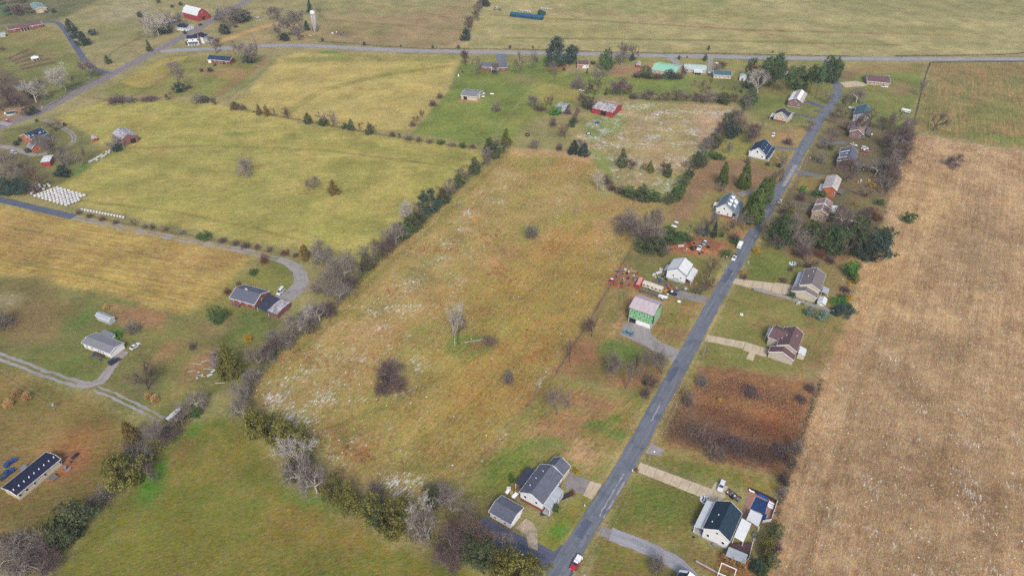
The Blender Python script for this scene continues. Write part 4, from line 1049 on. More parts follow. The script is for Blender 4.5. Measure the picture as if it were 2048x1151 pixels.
zt = h.zroof(h.y0 + h.o if near == 'R' else h.y1 - h.o)
panels(h, near, h.L - h.o, 2.75, zt - .3, 4, 2.44)
panels(h, 'A', min(abs(h.y0), abs(h.y1)) - h.o, 2.75, 7.6, 4, 2.44)
h.win(near, (-h.L * .72,), 5.9, .9, 1.0).win(near, (-h.L * .8,), 3.9, .9, 1.0).win(near, (-h.L * .38, h.L * .0), 3.9, .9, 1.0).win(near, (h.L * .5,), 5.6, .9, 1.0)
sx = 1 if h.loc(1310, 655, 0)[0] > 0 else -1
h.door(near, -sx * h.L * .6, 3.0, 2.3, DARK, nm='garage_door').door(near, 0, 3.4, 2.3, TRIM, nm='garage_door').door(near, sx * h.L * .52, 3.4, 2.3, TRIM, nm='garage_door').win('A', (1,), 4.4, 1.0, 1.4)
# white house with the junk
h = House('house', 'white metal-roofed house with yard full of junk', 'house', (1355.5, 536.3), (1369.8, 514.2), (1333.5, 537.8), (1373, 551.5), 8.2, 5.4, W_WHITE, M_WHITE, W_BLOCK, 1.0, trim=mat('grey_flashing', rgb(104, 110, 118), rgb(90, 96, 104), 1.0))
h.lean('R' if h.loc(1390, 545, 3)[1] < 0 else 'L', -h.L, h.L, 2.8, 4.0, 3.0, M_WHITE, TRIM, floor=WOOD)
h.lean('L' if h.loc(1330, 530, 3)[1] > 0 else 'R', -h.L * .6, h.L * .4, 2.0, 3.2, 2.6, M_WHITE, TRIM)
h.win('A', (-1.6,), 2.8, .9, 1.1).win('A', (2.2,), 2.4, .9, 1.1).win('L', (-2, 2), 1.6).win('R', (-2, 2), 1.6).door('A', 0, 3.2, 2.2, W_GREYW, nm='garage_door')
# --- west of the lane
h = House('house', 'white gabled house with grey snow-dusted roof behind the roadside row of conical evergreens', 'house', (1450.5, 408), (1463.8, 383.6), (1432.4, 414), (1467, 424), 8.2, 4.2, W_WHITE, R_BLUEG, W_BRICK, 1.0)
sd_ = 'R' if h.loc(1475, 412, 2)[1] < 0 else 'L'; s2 = 'L' if sd_ == 'R' else 'R'
h.lean(sd_, -h.L, h.L, 2.6, 3.9, 3.0, R_BLUEG, TRIM, floor=W_BLOCK).snowpatch(sd_, [(-h.L * .7, -h.L * .2, .6, .98), (h.L * .0, h.L * .3, .7, .98)])
for x in (-h.L * .55, 0, h.L * .55): h.dormer(x, sd_, 1.9, TRIM, SNOW)
h.lean(s2, -h.L * .3, h.L * .2, 2.6, 2.6, 2.4, M_WHITE, TRIM).win('A', (0,), 4.6, 1, 1.2).win('A', (-2.4, 2.4), 1.5).win(s2, (-3, 2), 1.6).win('B', (0,), 1.6)
h = House('house', 'white house with dark blue roof and three small dormers', 'house', (1517.7, 295.8), (1530.5, 277.7), (1496.6, 304), (1531, 313), 7.8, 3.8, W_WHITE, R_DKBLUE, W_BLOCK, .7)
sd_ = 'R' if h.loc(1545, 300, 2)[1] < 0 else 'L'
for x in (-h.L * .6, 0, h.L * .6): h.dormer(x, sd_, 1.7)
h.lean(sd_, -h.L, h.L, 2.2, 3.6, 2.9, R_DKBLUE, TRIM, floor=W_BLOCK)
h.win('A', (-.3,), 4.2, 1.4, 1.4).win('A', (3.2,), 1.6).win('R', (-3, 0), 1.2).win('L', (-3, 0), 1.2).door(sd_, 1.5)
h = House('house', 'cream gabled house with dark roof and brick base by the second drive', 'house', (1563, 223.8), (1568.5, 215.5), (1548.5, 228), (1574.5, 236), 7.6, 4.6, W_CREAM, R_CHAR, W_BRICK, 1.2)
h.wing((1583.5, 226), (1563, 221), (1578, 237), None, 6.0, 4.0, W_CREAM, R_CHAR)
h.lean('L' if h.loc(1543, 232, 2)[1] > 0 else 'R', -h.L * .8, h.L * .9, 2.4, 3.0, 2.6, M_WHITE, TRIM).win('A', (0,), 4.4, .9, 1.1).win('A', (-2, 2), 1.8)
h = House('house', 'mauve brick gabled house with snow-covered pale roof in front of the tall pines', 'house', (1593, 195.8), (1603.4, 178.6), (1577, 198.8), (1604.4, 205.6), 7.6, 4.9, W_MAUVE, R_MIX, W_BLOCK, .6)
h.win('A', (0,), 4.2, .9, 1.0).win('A', (-2.5, 2.5), 1.8).win('L', (-3, 2), 1.8).win('R', (-3, 2), 1.8).snowpatch('L', [(-h.L, h.L, .06, .5)]).snowpatch('R', [(-h.L * .8, h.L, .5, .95)])
# --- east of the lane, far end
h = House('house', 'house with teal-blue roof half hidden by bare trees beside the lane', 'house', (1727, 227), (1733, 207.5), (1708, 226), (1738, 233), 7.0, 4.2, W_GREYW, R_TEAL)
h.win('A', (-2, 2), 1.6).win('L', (-3, 2), 1.6)
h = House('house', 'brown-roofed house half hidden by bare trees, next to the teal-roofed house', 'house', (1717, 259), (1725.5, 237), (1700.5, 258.5), (1727, 266), 6.8, 4.2, W_MAUVE, R_RUST)
h.plate('porch_roof', [(1700, 246), (1708, 250), (1702, 259), (1694, 255)], [3, 3.2, 3.2, 3], R_RUST, wall=W_MAUVE)
h.plate('deck', [(1735, 254), (1744, 257), (1738, 270), (1730, 267)], [1.2] * 4, W_OLDW, .2).win('A', (-2, 2), 1.6)
h = House('house', 'grey-blue roofed house with snow streaks and clutter behind it', 'house', (1697, 318), (1704, 292), (1675, 318), (1710, 328), 7.2, 4.4, W_MAUVE, R_SLATE)
h.wing((1679, 306), (1702, 308), (1677, 318), None, 6.2, 4.2, W_MAUVE, R_SLATE)
sd_ = 'L' if h.loc(1680, 308, 5)[1] > 0 else 'R'
h.snowpatch(sd_, [(-h.L * .4, -h.L * .3, .1, .95), (h.L * .0, h.L * .1, .2, .95), (h.L * .5, h.L * .6, .2, .95)])
h.plate('deck', [(1714, 320), (1728, 326), (1722, 336), (1710, 330)], [1.3] * 4, W_OLDW, .2).win('A', (-2, 2), 1.6)
h = House('house', 'orange brick house with pale snow-dusted roof at the gravelled turning', 'house', (1664, 372), (1673, 349), (1646, 372.7), (1675.6, 379), 7.4, 5.2, W_ORANGE, R_MIX)
h.lean('L' if h.loc(1640, 372, 2)[1] > 0 else 'R', -1, h.L, 2.0, 3.2, 2.7, M_WHITE, TRIM).plate('deck', [(1678, 376), (1690, 380), (1684, 388), (1672, 384)], [1.4] * 4, W_OLDW, .2).win('A', (-2, 2), 2.2)
h = House('house', 'tan house with reddish roof edged in snow among the trees', 'house', (1643, 420), (1653.6, 395.5), (1625, 418.5), (1657, 428), 7.4, 5.2, W_TAN, R_RUST, trim=SNOW)
h.win('A', (-2.4, -1, .4), 1.5, .8, 1.8).snowpatch('L', [(-h.L * .15, 0, 0, 1)]).snowpatch('R', [(-h.L * .15, 0, 0, 1)])
h.plate('deck', [(1662, 410), (1676, 412), (1671, 425), (1659, 424)], [2.0] * 4, TRIM, .2, post=TRIM)
h = House('house', 'long brick ranch house with purple-brown roof near the county road', 'house', (1780, 154), (1733.6, 149.8), (1780, 166.6), None, 5.2, 2.9, W_TAN, R_BROWN)
h.win('R', (-6, -3, 0, 4), 1.0, 1.2, 1.2).win('L', (-6, -3, 0, 4), 1.0, 1.2, 1.2).chimney(h.L - .8, 1.5, .9, .8, W_BLOCK)
# --- houses along the county road
h = House('house', 'red brick ranch house with dark blue-grey roof behind bare trees by the county road', 'house', (1016.5, 126.3), (961.5, 124.3), (1016, 136), None, 5.2, 2.9, W_BRICK, R_SLATE)
h.win('R', (-7, -4, 1, 4, 8), .9, 1.3, 1.3).win('L', (-7, -4, 1, 4, 8), .9, 1.3, 1.3).plate('porch_roof', [(982, 133), (996, 133.5), (996, 141), (982, 140)], [3, 3, 2.6, 2.6], M_WHITE, post=TRIM)
h = House('outbuilding', 'beige metal outbuilding with grey roof standing in a ring of bare soil', 'outbuilding', (959.5, 184), (926.6, 180.3), (952.6, 194), None, 4.8, 3.3, W_CREAM, R_GREY)
h.door('R', -3, 2.8, 2.4, DARK).door('L', -3, 2.8, 2.4, DARK).door('A', 0, 2.4, 2.3, TRIM)
h = House('cottage', 'small white cottage with red awning porch beside the big evergreens', 'house', (1178, 121.2), (1154.6, 120.7), (1178, 130), None, 4.8, 3.0, W_WHITE, R_BROWN)
s2 = 'R' if h.loc(1166, 140, 0)[1] < 0 else 'L'
h.lean(s2, -h.L if h.loc(1156, 125)[0] < 0 else 0, 0 if h.loc(1156, 125)[0] < 0 else h.L, 2.0, 2.9, 2.4, R_PINK, TRIM).win(s2, (3,), 1.0).door(s2, 1)
h = House('house', 'long house with mint green metal roof behind the bushy thicket', 'house', (1358, 134), (1310, 126.5), (1352, 146), None, 5.2, 3.2, W_CREAM, M_MINT)
h.win('R', (-7, -3, 2, 6), 1.0, 1.2, 1.2).win('L', (-7, -3, 2, 6), 1.0, 1.2, 1.2)
h = House('mobile_home', 'pale green mobile home with white porch between two gravel drives', 'house', (1413, 132.2), (1369, 129.3), (1412, 140), None, 4.3, 3.0, W_GREYW, M_AQUA)
h.win('R', (-6, -3, 1, 5), 1.1, 1.0, 1.1).win('L', (-6, -3, 1, 5), 1.1, 1.0, 1.1).plate('porch_roof', [(1388, 138), (1405, 139), (1405, 146), (1388, 145)], [2.8, 2.8, 2.4, 2.4], M_WHITE, post=TRIM)
h = House('house', 'cream house with dull teal roof beside a spreading bare tree', 'house', (1463, 142.5), (1426.5, 140.8), (1463, 151.5), None, 4.8, 3.0, W_CREAM, R_TEAL)
h.win('R', (-5, -2, 2, 5), 1.0, 1.1, 1.2).win('L', (-5, -2, 2, 5), 1.0, 1.1, 1.2)
h = House('house', 'faded red-roofed house glimpsed between the tall pines', 'house', (1577, 133), (1542, 129.5), (1572, 144), None, 5.2, 3.2, W_WHITE, R_PINK)
h.win('R', (-4, 0, 4), 1.0).win('L', (-4, 0, 4), 1.0)
h = House('garage', 'faded red-roofed garage beside the pines and a short paved drive', 'garage', (1516, 131), (1497, 129), (1513, 141), None, 4.6, 3.0, W_TAN, R_PINK)
h.door('B', 0, 3, 2.2)
h = House('shed', 'little white shed with curved-looking roof beside the pine clump', 'shed', (1486, 153), (1487, 146), (1479, 156), (1493, 155), 3.8, 2.6, W_WHITE, M_AQUA, over=.2)
h.door('A', 0, 1.6, 2, W_BRICK)
h = House('shed', 'small pale-roofed shed with dark red front on the bare red patch', 'shed', (1276, 128), (1277, 122), (1272, 130), (1281, 130), 3.4, 2.4, W_REDW, M_GALV, over=.2)
h.door('A', 0, 1.6, 1.9, W_OLDRED)
# --- barns
h = House('barn', 'red barn with weathered white tin roof at the edge of the snow-streaked field', 'barn', (1236, 210.7), (1194.3, 201.4), (1226, 226), None, 6.6, 3.8, W_REDW, M_OLD, over=.3, trim=W_REDW)
s2 = 'R' if h.loc(1210, 232, 0)[1] < 0 else 'L'
h.door(s2, 1.0 if h.loc(1216, 230)[0] > 0 else -1.0, 4.2, 3.2, DARK, nm='barn_door').door('A', 0, 2.6, 3.0, W_OLDRED, nm='barn_door')
for k, (x, f) in enumerate(((-.82, .1), (-.5, .6), (-.1, .3), (.3, .7), (.62, .2), (.8, .55))):
    ye = h.y0 if s2 == 'R' else h.y1
    q = [(h.L * x, ye * f, h.zroof(ye * f) + .06), (h.L * x + 2.2, ye * f, h.zroof(ye * f) + .06), (h.L * x + 2.2, ye * (f + .22), h.zroof(ye * (f + .22)) + .06), (h.L * x, ye * (f + .22), h.zroof(ye * (f + .22)) + .06)]
    if ye > 0: q = q[::-1]
    MB().slab(q, .04).build('tin_sheet', M_RUSTY if k % 2 else M_GALV, h.root)
h = House('tumbledown_shed', 'tumbledown grey shed with broken tin roof overgrown by a green bush', 'shed', (1135, 210.5), (1114, 207.5), (1127, 223), None, 4.2, 2.4, W_OLDW, M_OLD, over=.2, trim=False)
h.door('A', 0, 1.4, 2, DARK)
h = House('barn', 'old grey-roofed barn with weathered red walls at the corner of the west pasture', 'barn', (254.7, 268.8), (235.5, 255), (238.5, 277.5), (265.5, 263.5), 7.0, 4.6, W_OLDRED, M_OLD, over=.3, trim=False)
h.door('A', 2.2, 3.2, 3.0, DARK, nm='barn_door').win('A', (-3,), 2.2, 1, 1, W_OLDRED)
h = House('barn', 'big red gambrel barn with white roof beside the highway', 'barn', (402.6, 17.7), (372, 10.3), (395.8, 33), (415.4, 26), 11.0, 5.2, W_REDW, None, over=.3)
for ye in (h.y0, h.y1):
    for (f0, z0, f1, z1) in ((0, 11.0, .55, 9.0), (.55, 9.0, 1.0, 5.2)):
        q = [(-h.L, ye * f0, z0 + .3), (h.L, ye * f0, z0 + .3), (h.L, ye * f1, z1 + .3), (-h.L, ye * f1, z1 + .3)]
        if ye > 0: q = q[::-1]
        MB().slab(q, .2).build('roof', M_WHITE, h.root)
MB().prism([(h.y0 + .3, 4.9), (h.y1 - .3, 4.9), (h.y1 * .54, 8.9), (0, 10.9), (h.y0 * .54, 8.9)], 'x', -h.L + .35, h.L - .35).build('gable_wall', W_REDW, h.root)
h.door('A', 0, 3.4, 3.4, DARK, nm='barn_door').win('A', (0,), 6.6, 1.3, 1.3).lean('L' if h.loc(418, 28)[1] > 0 else 'R', 0, h.L * .9, 3.0, 4.4, 3.2, M_GALV, wall=W_REDW, inset=.2)
# --- highway corner
h = House('house', 'white two-storey house with navy roof in the fork of the two roads', 'house', (396, 70), (371.5, 71.5), (396, 77), None, 8.4, 6.2, W_WHITE, R_NAVY)
h.win('R', (-4.5, 0, 4.5), 4.2, 1.3, 1.4).win('R', (-3, 3), 1.2, 1.2, 1.5).win('L', (-4.5, 0, 4.5), 4.2, 1.3, 1.4).chimney(h.L + .1, -1.2, 1.1, 1.2, W_BRICK, 0)
h.lean('R' if h.loc(383, 95, 0)[1] < 0 else 'L', -h.L * .8, h.L * .8, 2.4, 3.4, 2.9, R_TEAL, TRIM)
h.wing((402, 64), (390, 71), (395, 64), None, 7.4, 5.4, W_WHITE, R_NAVY)
h = House('outbuilding', 'small grey outbuilding with white gable right behind the two-storey white house', 'outbuilding', (428, 75), (415, 73), (427, 80), None, 4.6, 3.0, W_GREYW, R_CHAR)
h = House('cottage', 'white cottage with dark roof under the trees opposite the two-storey house', 'house', (379, 49.5), (358, 47), (374, 57), None, 5.0, 3.0, W_WHITE, R_NAVY)
h.win('R', (-4, 0, 4), 1.0).win('A', (0,), 1.0)
h = House('shed', 'long low grey-roofed shed among the bare trees behind the white cottage', 'shed', (356, 33), (330, 40), (360, 38), None, 4.4, 2.8, W_OLDW, R_GREY)
h = House('house', 'low red brick house with dark teal roof and white garage door by the county road', 'house', (464, 114.3), (417.5, 110.5), (463, 123), None, 5.2, 3.0, W_BRICK, R_DKBLUE)
s2 = 'R' if h.loc(440, 132, 0)[1] < 0 else 'L'
h.win(s2, (-4, 0, 3, 7), 1.2, 1.2, 1.2).door(s2, -h.L * .8 if h.loc(420, 125)[0] < 0 else h.L * .8, 3, 2.2, TRIM, nm='garage_door')
# --- north-west
h = House('outbuilding', 'tan metal building with sage green roof in the top left corner', 'outbuilding', (78.5, 14.2), (67.7, 4.4), (69.7, 19.5), (92.8, 15.2), 6.0, 4.0, W_TAN, M_GREENR)
h.door('A', 0, 3.2, 3, W_CREAM, nm='garage_door')
h = House('house', 'long brick ranch house with brown roof and white porch columns at top left', 'house', (80.5, 41.5), (12, 53.5), (86, 48), None, 5.6, 3.2, W_BRICK, R_BROWN)
s2 = 'R' if h.loc(50, 75, 0)[1] < 0 else 'L'
h.lean(s2, -h.L * .35, h.L * .2, 2.6, 4.0, 3.1, R_BROWN, TRIM).win(s2, (-h.L * .7, h.L * .4, h.L * .7), 1.0, 1.4, 1.4).win(s2, (-4, -1, 2), .8, 1.6, 1.8)
h = House('shed', 'small pale shed at the end of the long brick ranch house', 'shed', (9, 64), (-4, 66), (10, 68), None, 3.6, 2.6, W_GREYW, M_GALV)
h = House('shed', 'small tan shed with bright teal roof among the bare creek trees', 'shed', (58, 163.8), (28, 171.5), (60, 168), None, 4.0, 3.0, W_TAN, R_TEAL)
h.door('R', 0, 1.2, 2).door('L', 0, 1.2, 2)
# --- west farmyard
h = House('farmhouse', 'brick farmhouse with dark blue roof and white dormer band beside the highway', 'house', (47.5, 268), (81.5, 255), (64, 279.5), None, 6.8, 4.0, W_ORANGE, R_DKBLUE)
s2 = 'R' if h.loc(75, 290, 0)[1] < 0 else 'L'; ye = h.y0 if s2 == 'R' else h.y1
MB().box(-h.L * .85, h.L * .85, *sorted((ye * .15, ye * .6)), 4.2, 6.6).build('dormer_band', W_WHITE, h.root)
q = [(-h.L * .9, 0, 6.9), (h.L * .9, 0, 6.9), (h.L * .9, ye * .68, 6.6), (-h.L * .9, ye * .68, 6.6)]
MB().slab(q if ye < 0 else q[::-1], .12).build('dormer_roof', R_DKBLUE, h.root)
for x in (-.6, -.1, .08, .26, .7):
    MB().box(h.L * x - .5, h.L * x + .5, *sorted((ye * .6, ye * .6 + math.copysign(.1, ye))), 5.2, 6.2).build('window', GLASS, h.root)
h.win('A', (0,), 3.6, 1, 1.3).win('A', (-2.4, 2.4), 1.0).lean(s2, -h.L, h.L, 2.6, 3.9, 2.9, R_DKBLUE, TRIM)
h = House('garage', 'brick garage with grey roof and white rake boards behind the farmhouse', 'garage', (70.7, 287.5), (61, 282.5), (63.3, 298), (84, 289.5), 5.4, 3.0, W_ORANGE, R_GREY)
h.win('A', (1.6,), 1.2, .9, 1.3).door('L', 0, 2.6, 2.2)
h = House('shed', 'open red shed with flat white roof below the farmhouse', 'shed', (103, 315), (84, 317), (104, 322), None, 3.7, 3.4, W_REDW, M_WHITE, over=.3, trim=False)
h = House('shed', 'tiny red shed with pale roof between farmhouse and old barn', 'shed', (189.5, 274), (186, 269.5), (183, 274.5), (192, 272.5), 3.2, 2.3, W_REDW, M_GALV, over=.15)
# --- brick house on the gravel drive, trailers
h = House('house', 'long red brick house with slate roof and flat carport at the gravel loop', 'house', (522, 587.6), (471.4, 574), (510.7, 610), (539, 581.7), 5.4, 3.0, W_BRICK, R_SLATE)
h.plate('carport_roof', [(539, 586.5), (561, 598), (535.5, 624), (512, 612.5)], [2.9] * 4, R_CHAR, .25, post=TRIM)
s2 = 'R' if h.loc(480, 615, 0)[1] < 0 else 'L'
h.win(s2, (-6, -2, 2, 6), 1.0, 1.2, 1.2).win('A', (0,), 1.2).vents([(-2, .6), (-1.2, .4)], .3)
h.plate('porch', [(466, 597), (483, 603), (478, 612), (463, 606)], [1.0] * 4, W_OLDRED, .8)
h = House('shed', 'flat-roofed shed with mottled pale roof under bare limbs beside the carport', 'shed', (569, 613), (549, 607), (563, 630), (579, 616.5), 3.3, 3.0, W_OLDRED, M_OLD, over=.25, trim=False)
h = House('mobile_home', 'white mobile home with wide grey roof beside the gravel drive', 'house', (230.8, 693.7), (173.4, 672), (217.5, 706.5), (243.5, 683.4), 4.4, 3.3, W_WHITE, R_GREY, W_TAN, .6)
h.win('L' if h.loc(190, 705, 0)[1] > 0 else 'R', (-6, -3, 1, 2.4, 3.8), 1.4, .9, 1.2).plate('back_roof', [(199, 667), (208, 658), (230, 667), (218, 676)], [3.5] * 4, R_GREY, .15, wall=W_WHITE)
h.plate('deck', [(184, 707), (205, 714), (211, 708), (190, 701)], [.9] * 4, DECK, .25)
h = House('garden_shed', 'light grey metal garden shed behind the white mobile home', 'shed', (221, 634.5), (194, 624), (213.5, 638), (223, 631), 3.4, 2.4, W_GREYW, M_GALV, over=.15)
h = House('mobile_home', 'long cream mobile home with navy roof at the left edge of the picture', 'house', (19, 981), (109, 908), (35, 988.5), (4, 973.5), 4.4, 3.3, W_CREAM, R_NAVY, W_TAN, .6)
s2 = 'R' if h.loc(90, 970, 0)[1] < 0 else 'L'
h.win(s2, (-8, -2, 2, 5, 7.5), 1.4, 1.0, 1.2)
h.vents([(h.L * k / 4.5, (h.y0 if s2 == 'R' else h.y1) * .25) for k in range(-4, 5)], .2)
h.plate('deck', [(96, 955), (108, 947), (118, 952), (105, 960)], [1.0] * 4, W_OLDW, .2)
h.plate('porch_roof', [(38, 935), (47, 927), (55, 932), (43, 943)], [2.6, 2.6, 2.9, 2.9], R_GREY, post=WOOD)
# --- far long shed
h = House('long_shed', 'long low dark blue-green feeding shed far out in the hay field', 'shed', (1086, 31), (1022, 23.5), (1084, 36), None, 4.2, 2.6, mat('blue_green_sheet', rgb(36, 84, 112), rgb(30, 66, 98), .4), mat('blue_green_tarp', rgb(34, 96, 122), rgb(28, 76, 110), .3), trim=False, over=.2)
h = House('shed', 'dark green hut beside the far row of white bales', 'shed', (1083, 22), (1079, 19), (1075, 23), (1087, 21), 5.0, 3.2, mat('dark_green_sheet', rgb(42, 84, 84), rgb(34, 70, 74), 1.0), mat('dark_green_sheet', rgb(42, 84, 84)), trim=False, over=.1)
# ------------------------------------------------------------------ vegetation prototypes (unit height, unit crown width)
def leaf_mat(name, c, c2, rnd=.22, rough=.8, nscale=5.0):
    return mat(name, rgb(*c), rgb(*c2), nscale, rough, .12, lo=.3, hi=.7, rnd=rnd, detail=2)
LM = {
    'cedar': leaf_mat('cedar_foliage', (104, 114, 80), (68, 82, 60)),
    'olive': leaf_mat('olive_cedar_foliage', (140, 132, 66), (90, 98, 54)),
    'bronze': leaf_mat('bronze_cedar_foliage', (148, 118, 72), (104, 98, 58)),
    'dark': leaf_mat('dark_evergreen_foliage', (72, 94, 84), (48, 68, 64)),
    'green': leaf_mat('green_foliage', (88, 118, 66), (60, 86, 52)),
    'bright': leaf_mat('bright_green_foliage', (96, 158, 60), (66, 120, 52)),
    'arbor': leaf_mat('arborvitae_foliage', (116, 134, 68), (76, 102, 56)),
    'pine': leaf_mat('pine_needles', (96, 120, 74), (62, 86, 62)),
    'blue': leaf_mat('blue_spruce_needles', (132, 154, 142), (92, 122, 112)),
    'yellow': leaf_mat('yellow_foliage', (214, 176, 48), (180, 146, 40)),
    'grass': leaf_mat('straw_plume', (226, 186, 132), (200, 156, 106)),
    'twig_grey': leaf_mat('grey_twigs', (156, 146, 138), (118, 108, 104), .15),
    'twig_brown': leaf_mat('brown_twigs', (144, 124, 108), (110, 94, 86), .18),
    'twig_purple': leaf_mat('purple_brown_twigs', (124, 104, 104), (96, 80, 84), .18),
    'twig_red': leaf_mat('reddish_twigs', (146, 98, 84), (114, 78, 70), .15),
    'twig_pale': leaf_mat('pale_twigs', (206, 200, 192), (172, 166, 160), .12),
    'weed_rust': leaf_mat('rust_weeds', (204, 146, 108), (176, 116, 88), .2),
    'weed_tan': leaf_mat('tan_weeds', (222, 190, 132), (190, 158, 106), .2),
}
BK = {'grey': mat('grey_bark', rgb(146, 138, 132), rgb(112, 104, 102), 4, .95, .1, .4, 20), 'pale': mat('pale_bark', rgb(204, 196, 188), rgb(158, 150, 142), 3, .9, .1, .3, 15), 'dark': mat('dark_bark', rgb(94, 82, 76), rgb(72, 62, 60), 4, .95, .1, .4, 20)}
def tubes(segs, n=4):
    """segments (p0,p1,r0,r1) -> one mesh of tapered tubes"""
    S = np.array([np.concatenate([a, b, [r, q]]) for a, b, r, q in segs])
    p0, p1, r0, r1 = S[:, :3], S[:, 3:6], S[:, 6], S[:, 7]
    d = p1 - p0; d /= np.linalg.norm(d, axis=1)[:, None] + 1e-9
    up = np.where(np.abs(d[:, 2:3]) > .9, np.array([[1., 0, 0]]), np.array([[0., 0, 1.]]))
    a = np.cross(d, up); a /= np.linalg.norm(a, axis=1)[:, None] + 1e-9
    b = np.cross(d, a)
    V = []
    for k in range(n):
        c, s = math.cos(2 * PI * k / n), math.sin(2 * PI * k / n)
        V += [p0 + (a * c + b * s) * r0[:, None], p1 + (a * c + b * s) * r1[:, None]]
    V = np.stack(V, 1).reshape(-1, 3)          # per seg: k0 bottom, k0 top, k1 bottom...
    base = np.arange(len(S)) * 2 * n
    F = np.concatenate([np.stack([base + 2 * k, base + 2 * ((k + 1) % n), base + 2 * ((k + 1) % n) + 1, base + 2 * k + 1], 1) for k in range(n)])
    return V, F
def blades(P0, P1, w, rs):
    """thin tapering triangles from P0 to P1"""
    d = P1 - P0
    r = rs.randn(len(P0), 3)
    s = np.cross(d, r); s /= np.linalg.norm(s, axis=1)[:, None] + 1e-9
    V = np.stack([P0 - s * w[:, None], P0 + s * w[:, None], P1], 1).reshape(-1, 3)
    return V, np.arange(len(V)).reshape(-1, 3)
def bare_proto(seed, trunk=.22, spread=1.0, limbs=5, up=.55, twigw=.0028, dens=1.35, sides=4, leanx=0.0, r0=.030):
    rs = np.random.RandomState(seed)
    seg, tw0, tw1 = [], [], []
    def grow(p, d, ln, r, lev):
        n = 3 if lev < 3 else 2
        q = p
        for k in range(n):
            d = d + rs.randn(3) * (.10 + .05 * lev); d[2] += .04; d /= np.linalg.norm(d)
            q2 = q + d * ln / n
            r1 = r * (1 - .35 * (k + 1) / n)
            seg.append((q, q2, r * (1 - .35 * k / n), r1))
            if lev >= 1:
                for _ in range(int((2, 3, 4, 5)[min(3, lev - 1)] * dens + rs.rand())):
                    t = rs.rand(); a = q + (q2 - q) * t
                    e = d * .5 + rs.randn(3) * .62; e[2] += .18; e /= np.linalg.norm(e)
                    l = (.06 + .09 * rs.rand())
                    tw0.append(a); tw1.append(a + e * l)
                    for _ in range(2):
                        t2 = .3 + .6 * rs.rand(); e2 = e + rs.randn(3) * .6; e2 /= np.linalg.norm(e2)
                        tw0.append(a + e * l * t2); tw1.append(a + e * l * t2 + e2 * l * (.4 + .4 * rs.rand()))
            q = q2
        if lev < 3:
            for _ in range((limbs, 4, 3)[lev] if lev else limbs):
                e = rs.randn(3); e -= d * e.dot(d); e /= np.linalg.norm(e)
                f = d * up + e * (.62 * spread if lev == 0 else .6); f[2] += .12; f /= np.linalg.norm(f)
                st = q if rs.rand() < .6 else p + (q - p) * (.55 + .4 * rs.rand())
                grow(st, f, ln * (1.25 if lev == 0 else .66) * (.8 + .4 * rs.rand()), r * (.52 if lev == 0 else .5), lev + 1)
    grow(np.array([0., 0, 0]), np.array([leanx, 0, 1.]), trunk, r0, 0)
    P = np.array([s[1] for s in seg] + tw1)
    h = P[:, 2].max(); w = (np.percentile(np.abs(P[:, :2]), 97)) * 2
    sc = np.array([1 / w, 1 / w, 1 / h])
    segs = [(a * sc, b * sc, r, q) for a, b, r, q in seg if r > .0035]
    V, F = tubes(segs, sides)
    t0 = np.array(tw0 + [s[0] for s in seg if s[2] <= .0035]) * sc; t1 = np.array(tw1 + [s[1] for s in seg if s[2] <= .0035]) * sc
    wv = twigw * (.7 + .8 * rs.rand(len(t0)))
    V2, F2 = blades(t0, t1, wv, rs)
    return npmesh('trunk', V, F), npmesh('crown', V2, F2)
def shrub_proto(seed, n=900, stems=9, twigw=.009, up=.25, jit=.55):
    rs = np.random.RandomState(seed)
    seg = []
    ph = rs.rand(4) * 6.28
    for k in range(stems):
        a = rs.rand() * 2 * PI; d = np.array([.28 * math.cos(a), .28 * math.sin(a), .5 + .25 * rs.rand()])
        p = np.array([.05 * math.cos(a), .05 * math.sin(a), 0.]); q = p + d * .6
        seg += [(p, q, .014, .008), (q, q + d * .5 + rs.randn(3) * .06, .008, .003)]
    u = rs.randn(n, 3); u[:, 2] = np.abs(u[:, 2]); u /= np.linalg.norm(u, axis=1)[:, None]
    az = np.arctan2(u[:, 1], u[:, 0])
    R = (.40 + .07 * np.sin(2 * az + ph[0] + 3 * u[:, 2]) + .06 * np.sin(5 * az + ph[1]) + .05 * np.sin(7 * u[:, 2] + 3 * az + ph[2])) * rs.rand(n) ** .45
    T0 = u * R[:, None] * np.array([1, 1, 1.9]) + np.array([0, 0, .02])
    e = u * .8 + rs.randn(n, 3) * jit; e[:, 2] += up; e /= np.linalg.norm(e, axis=1)[:, None]
    T1 = T0 + e * (.09 + .12 * rs.rand(n))[:, None]
    T0[:, 2] = np.maximum(T0[:, 2], 0.01); T1[:, 2] = np.clip(T1[:, 2], .03, 1.05)
    V, F = tubes(seg, 4)
    V2, F2 = blades(T0, T1, twigw * (.6 + .9 * rs.rand(n)), rs)
    return npmesh('stems', V, F), npmesh('crown', V2, F2)
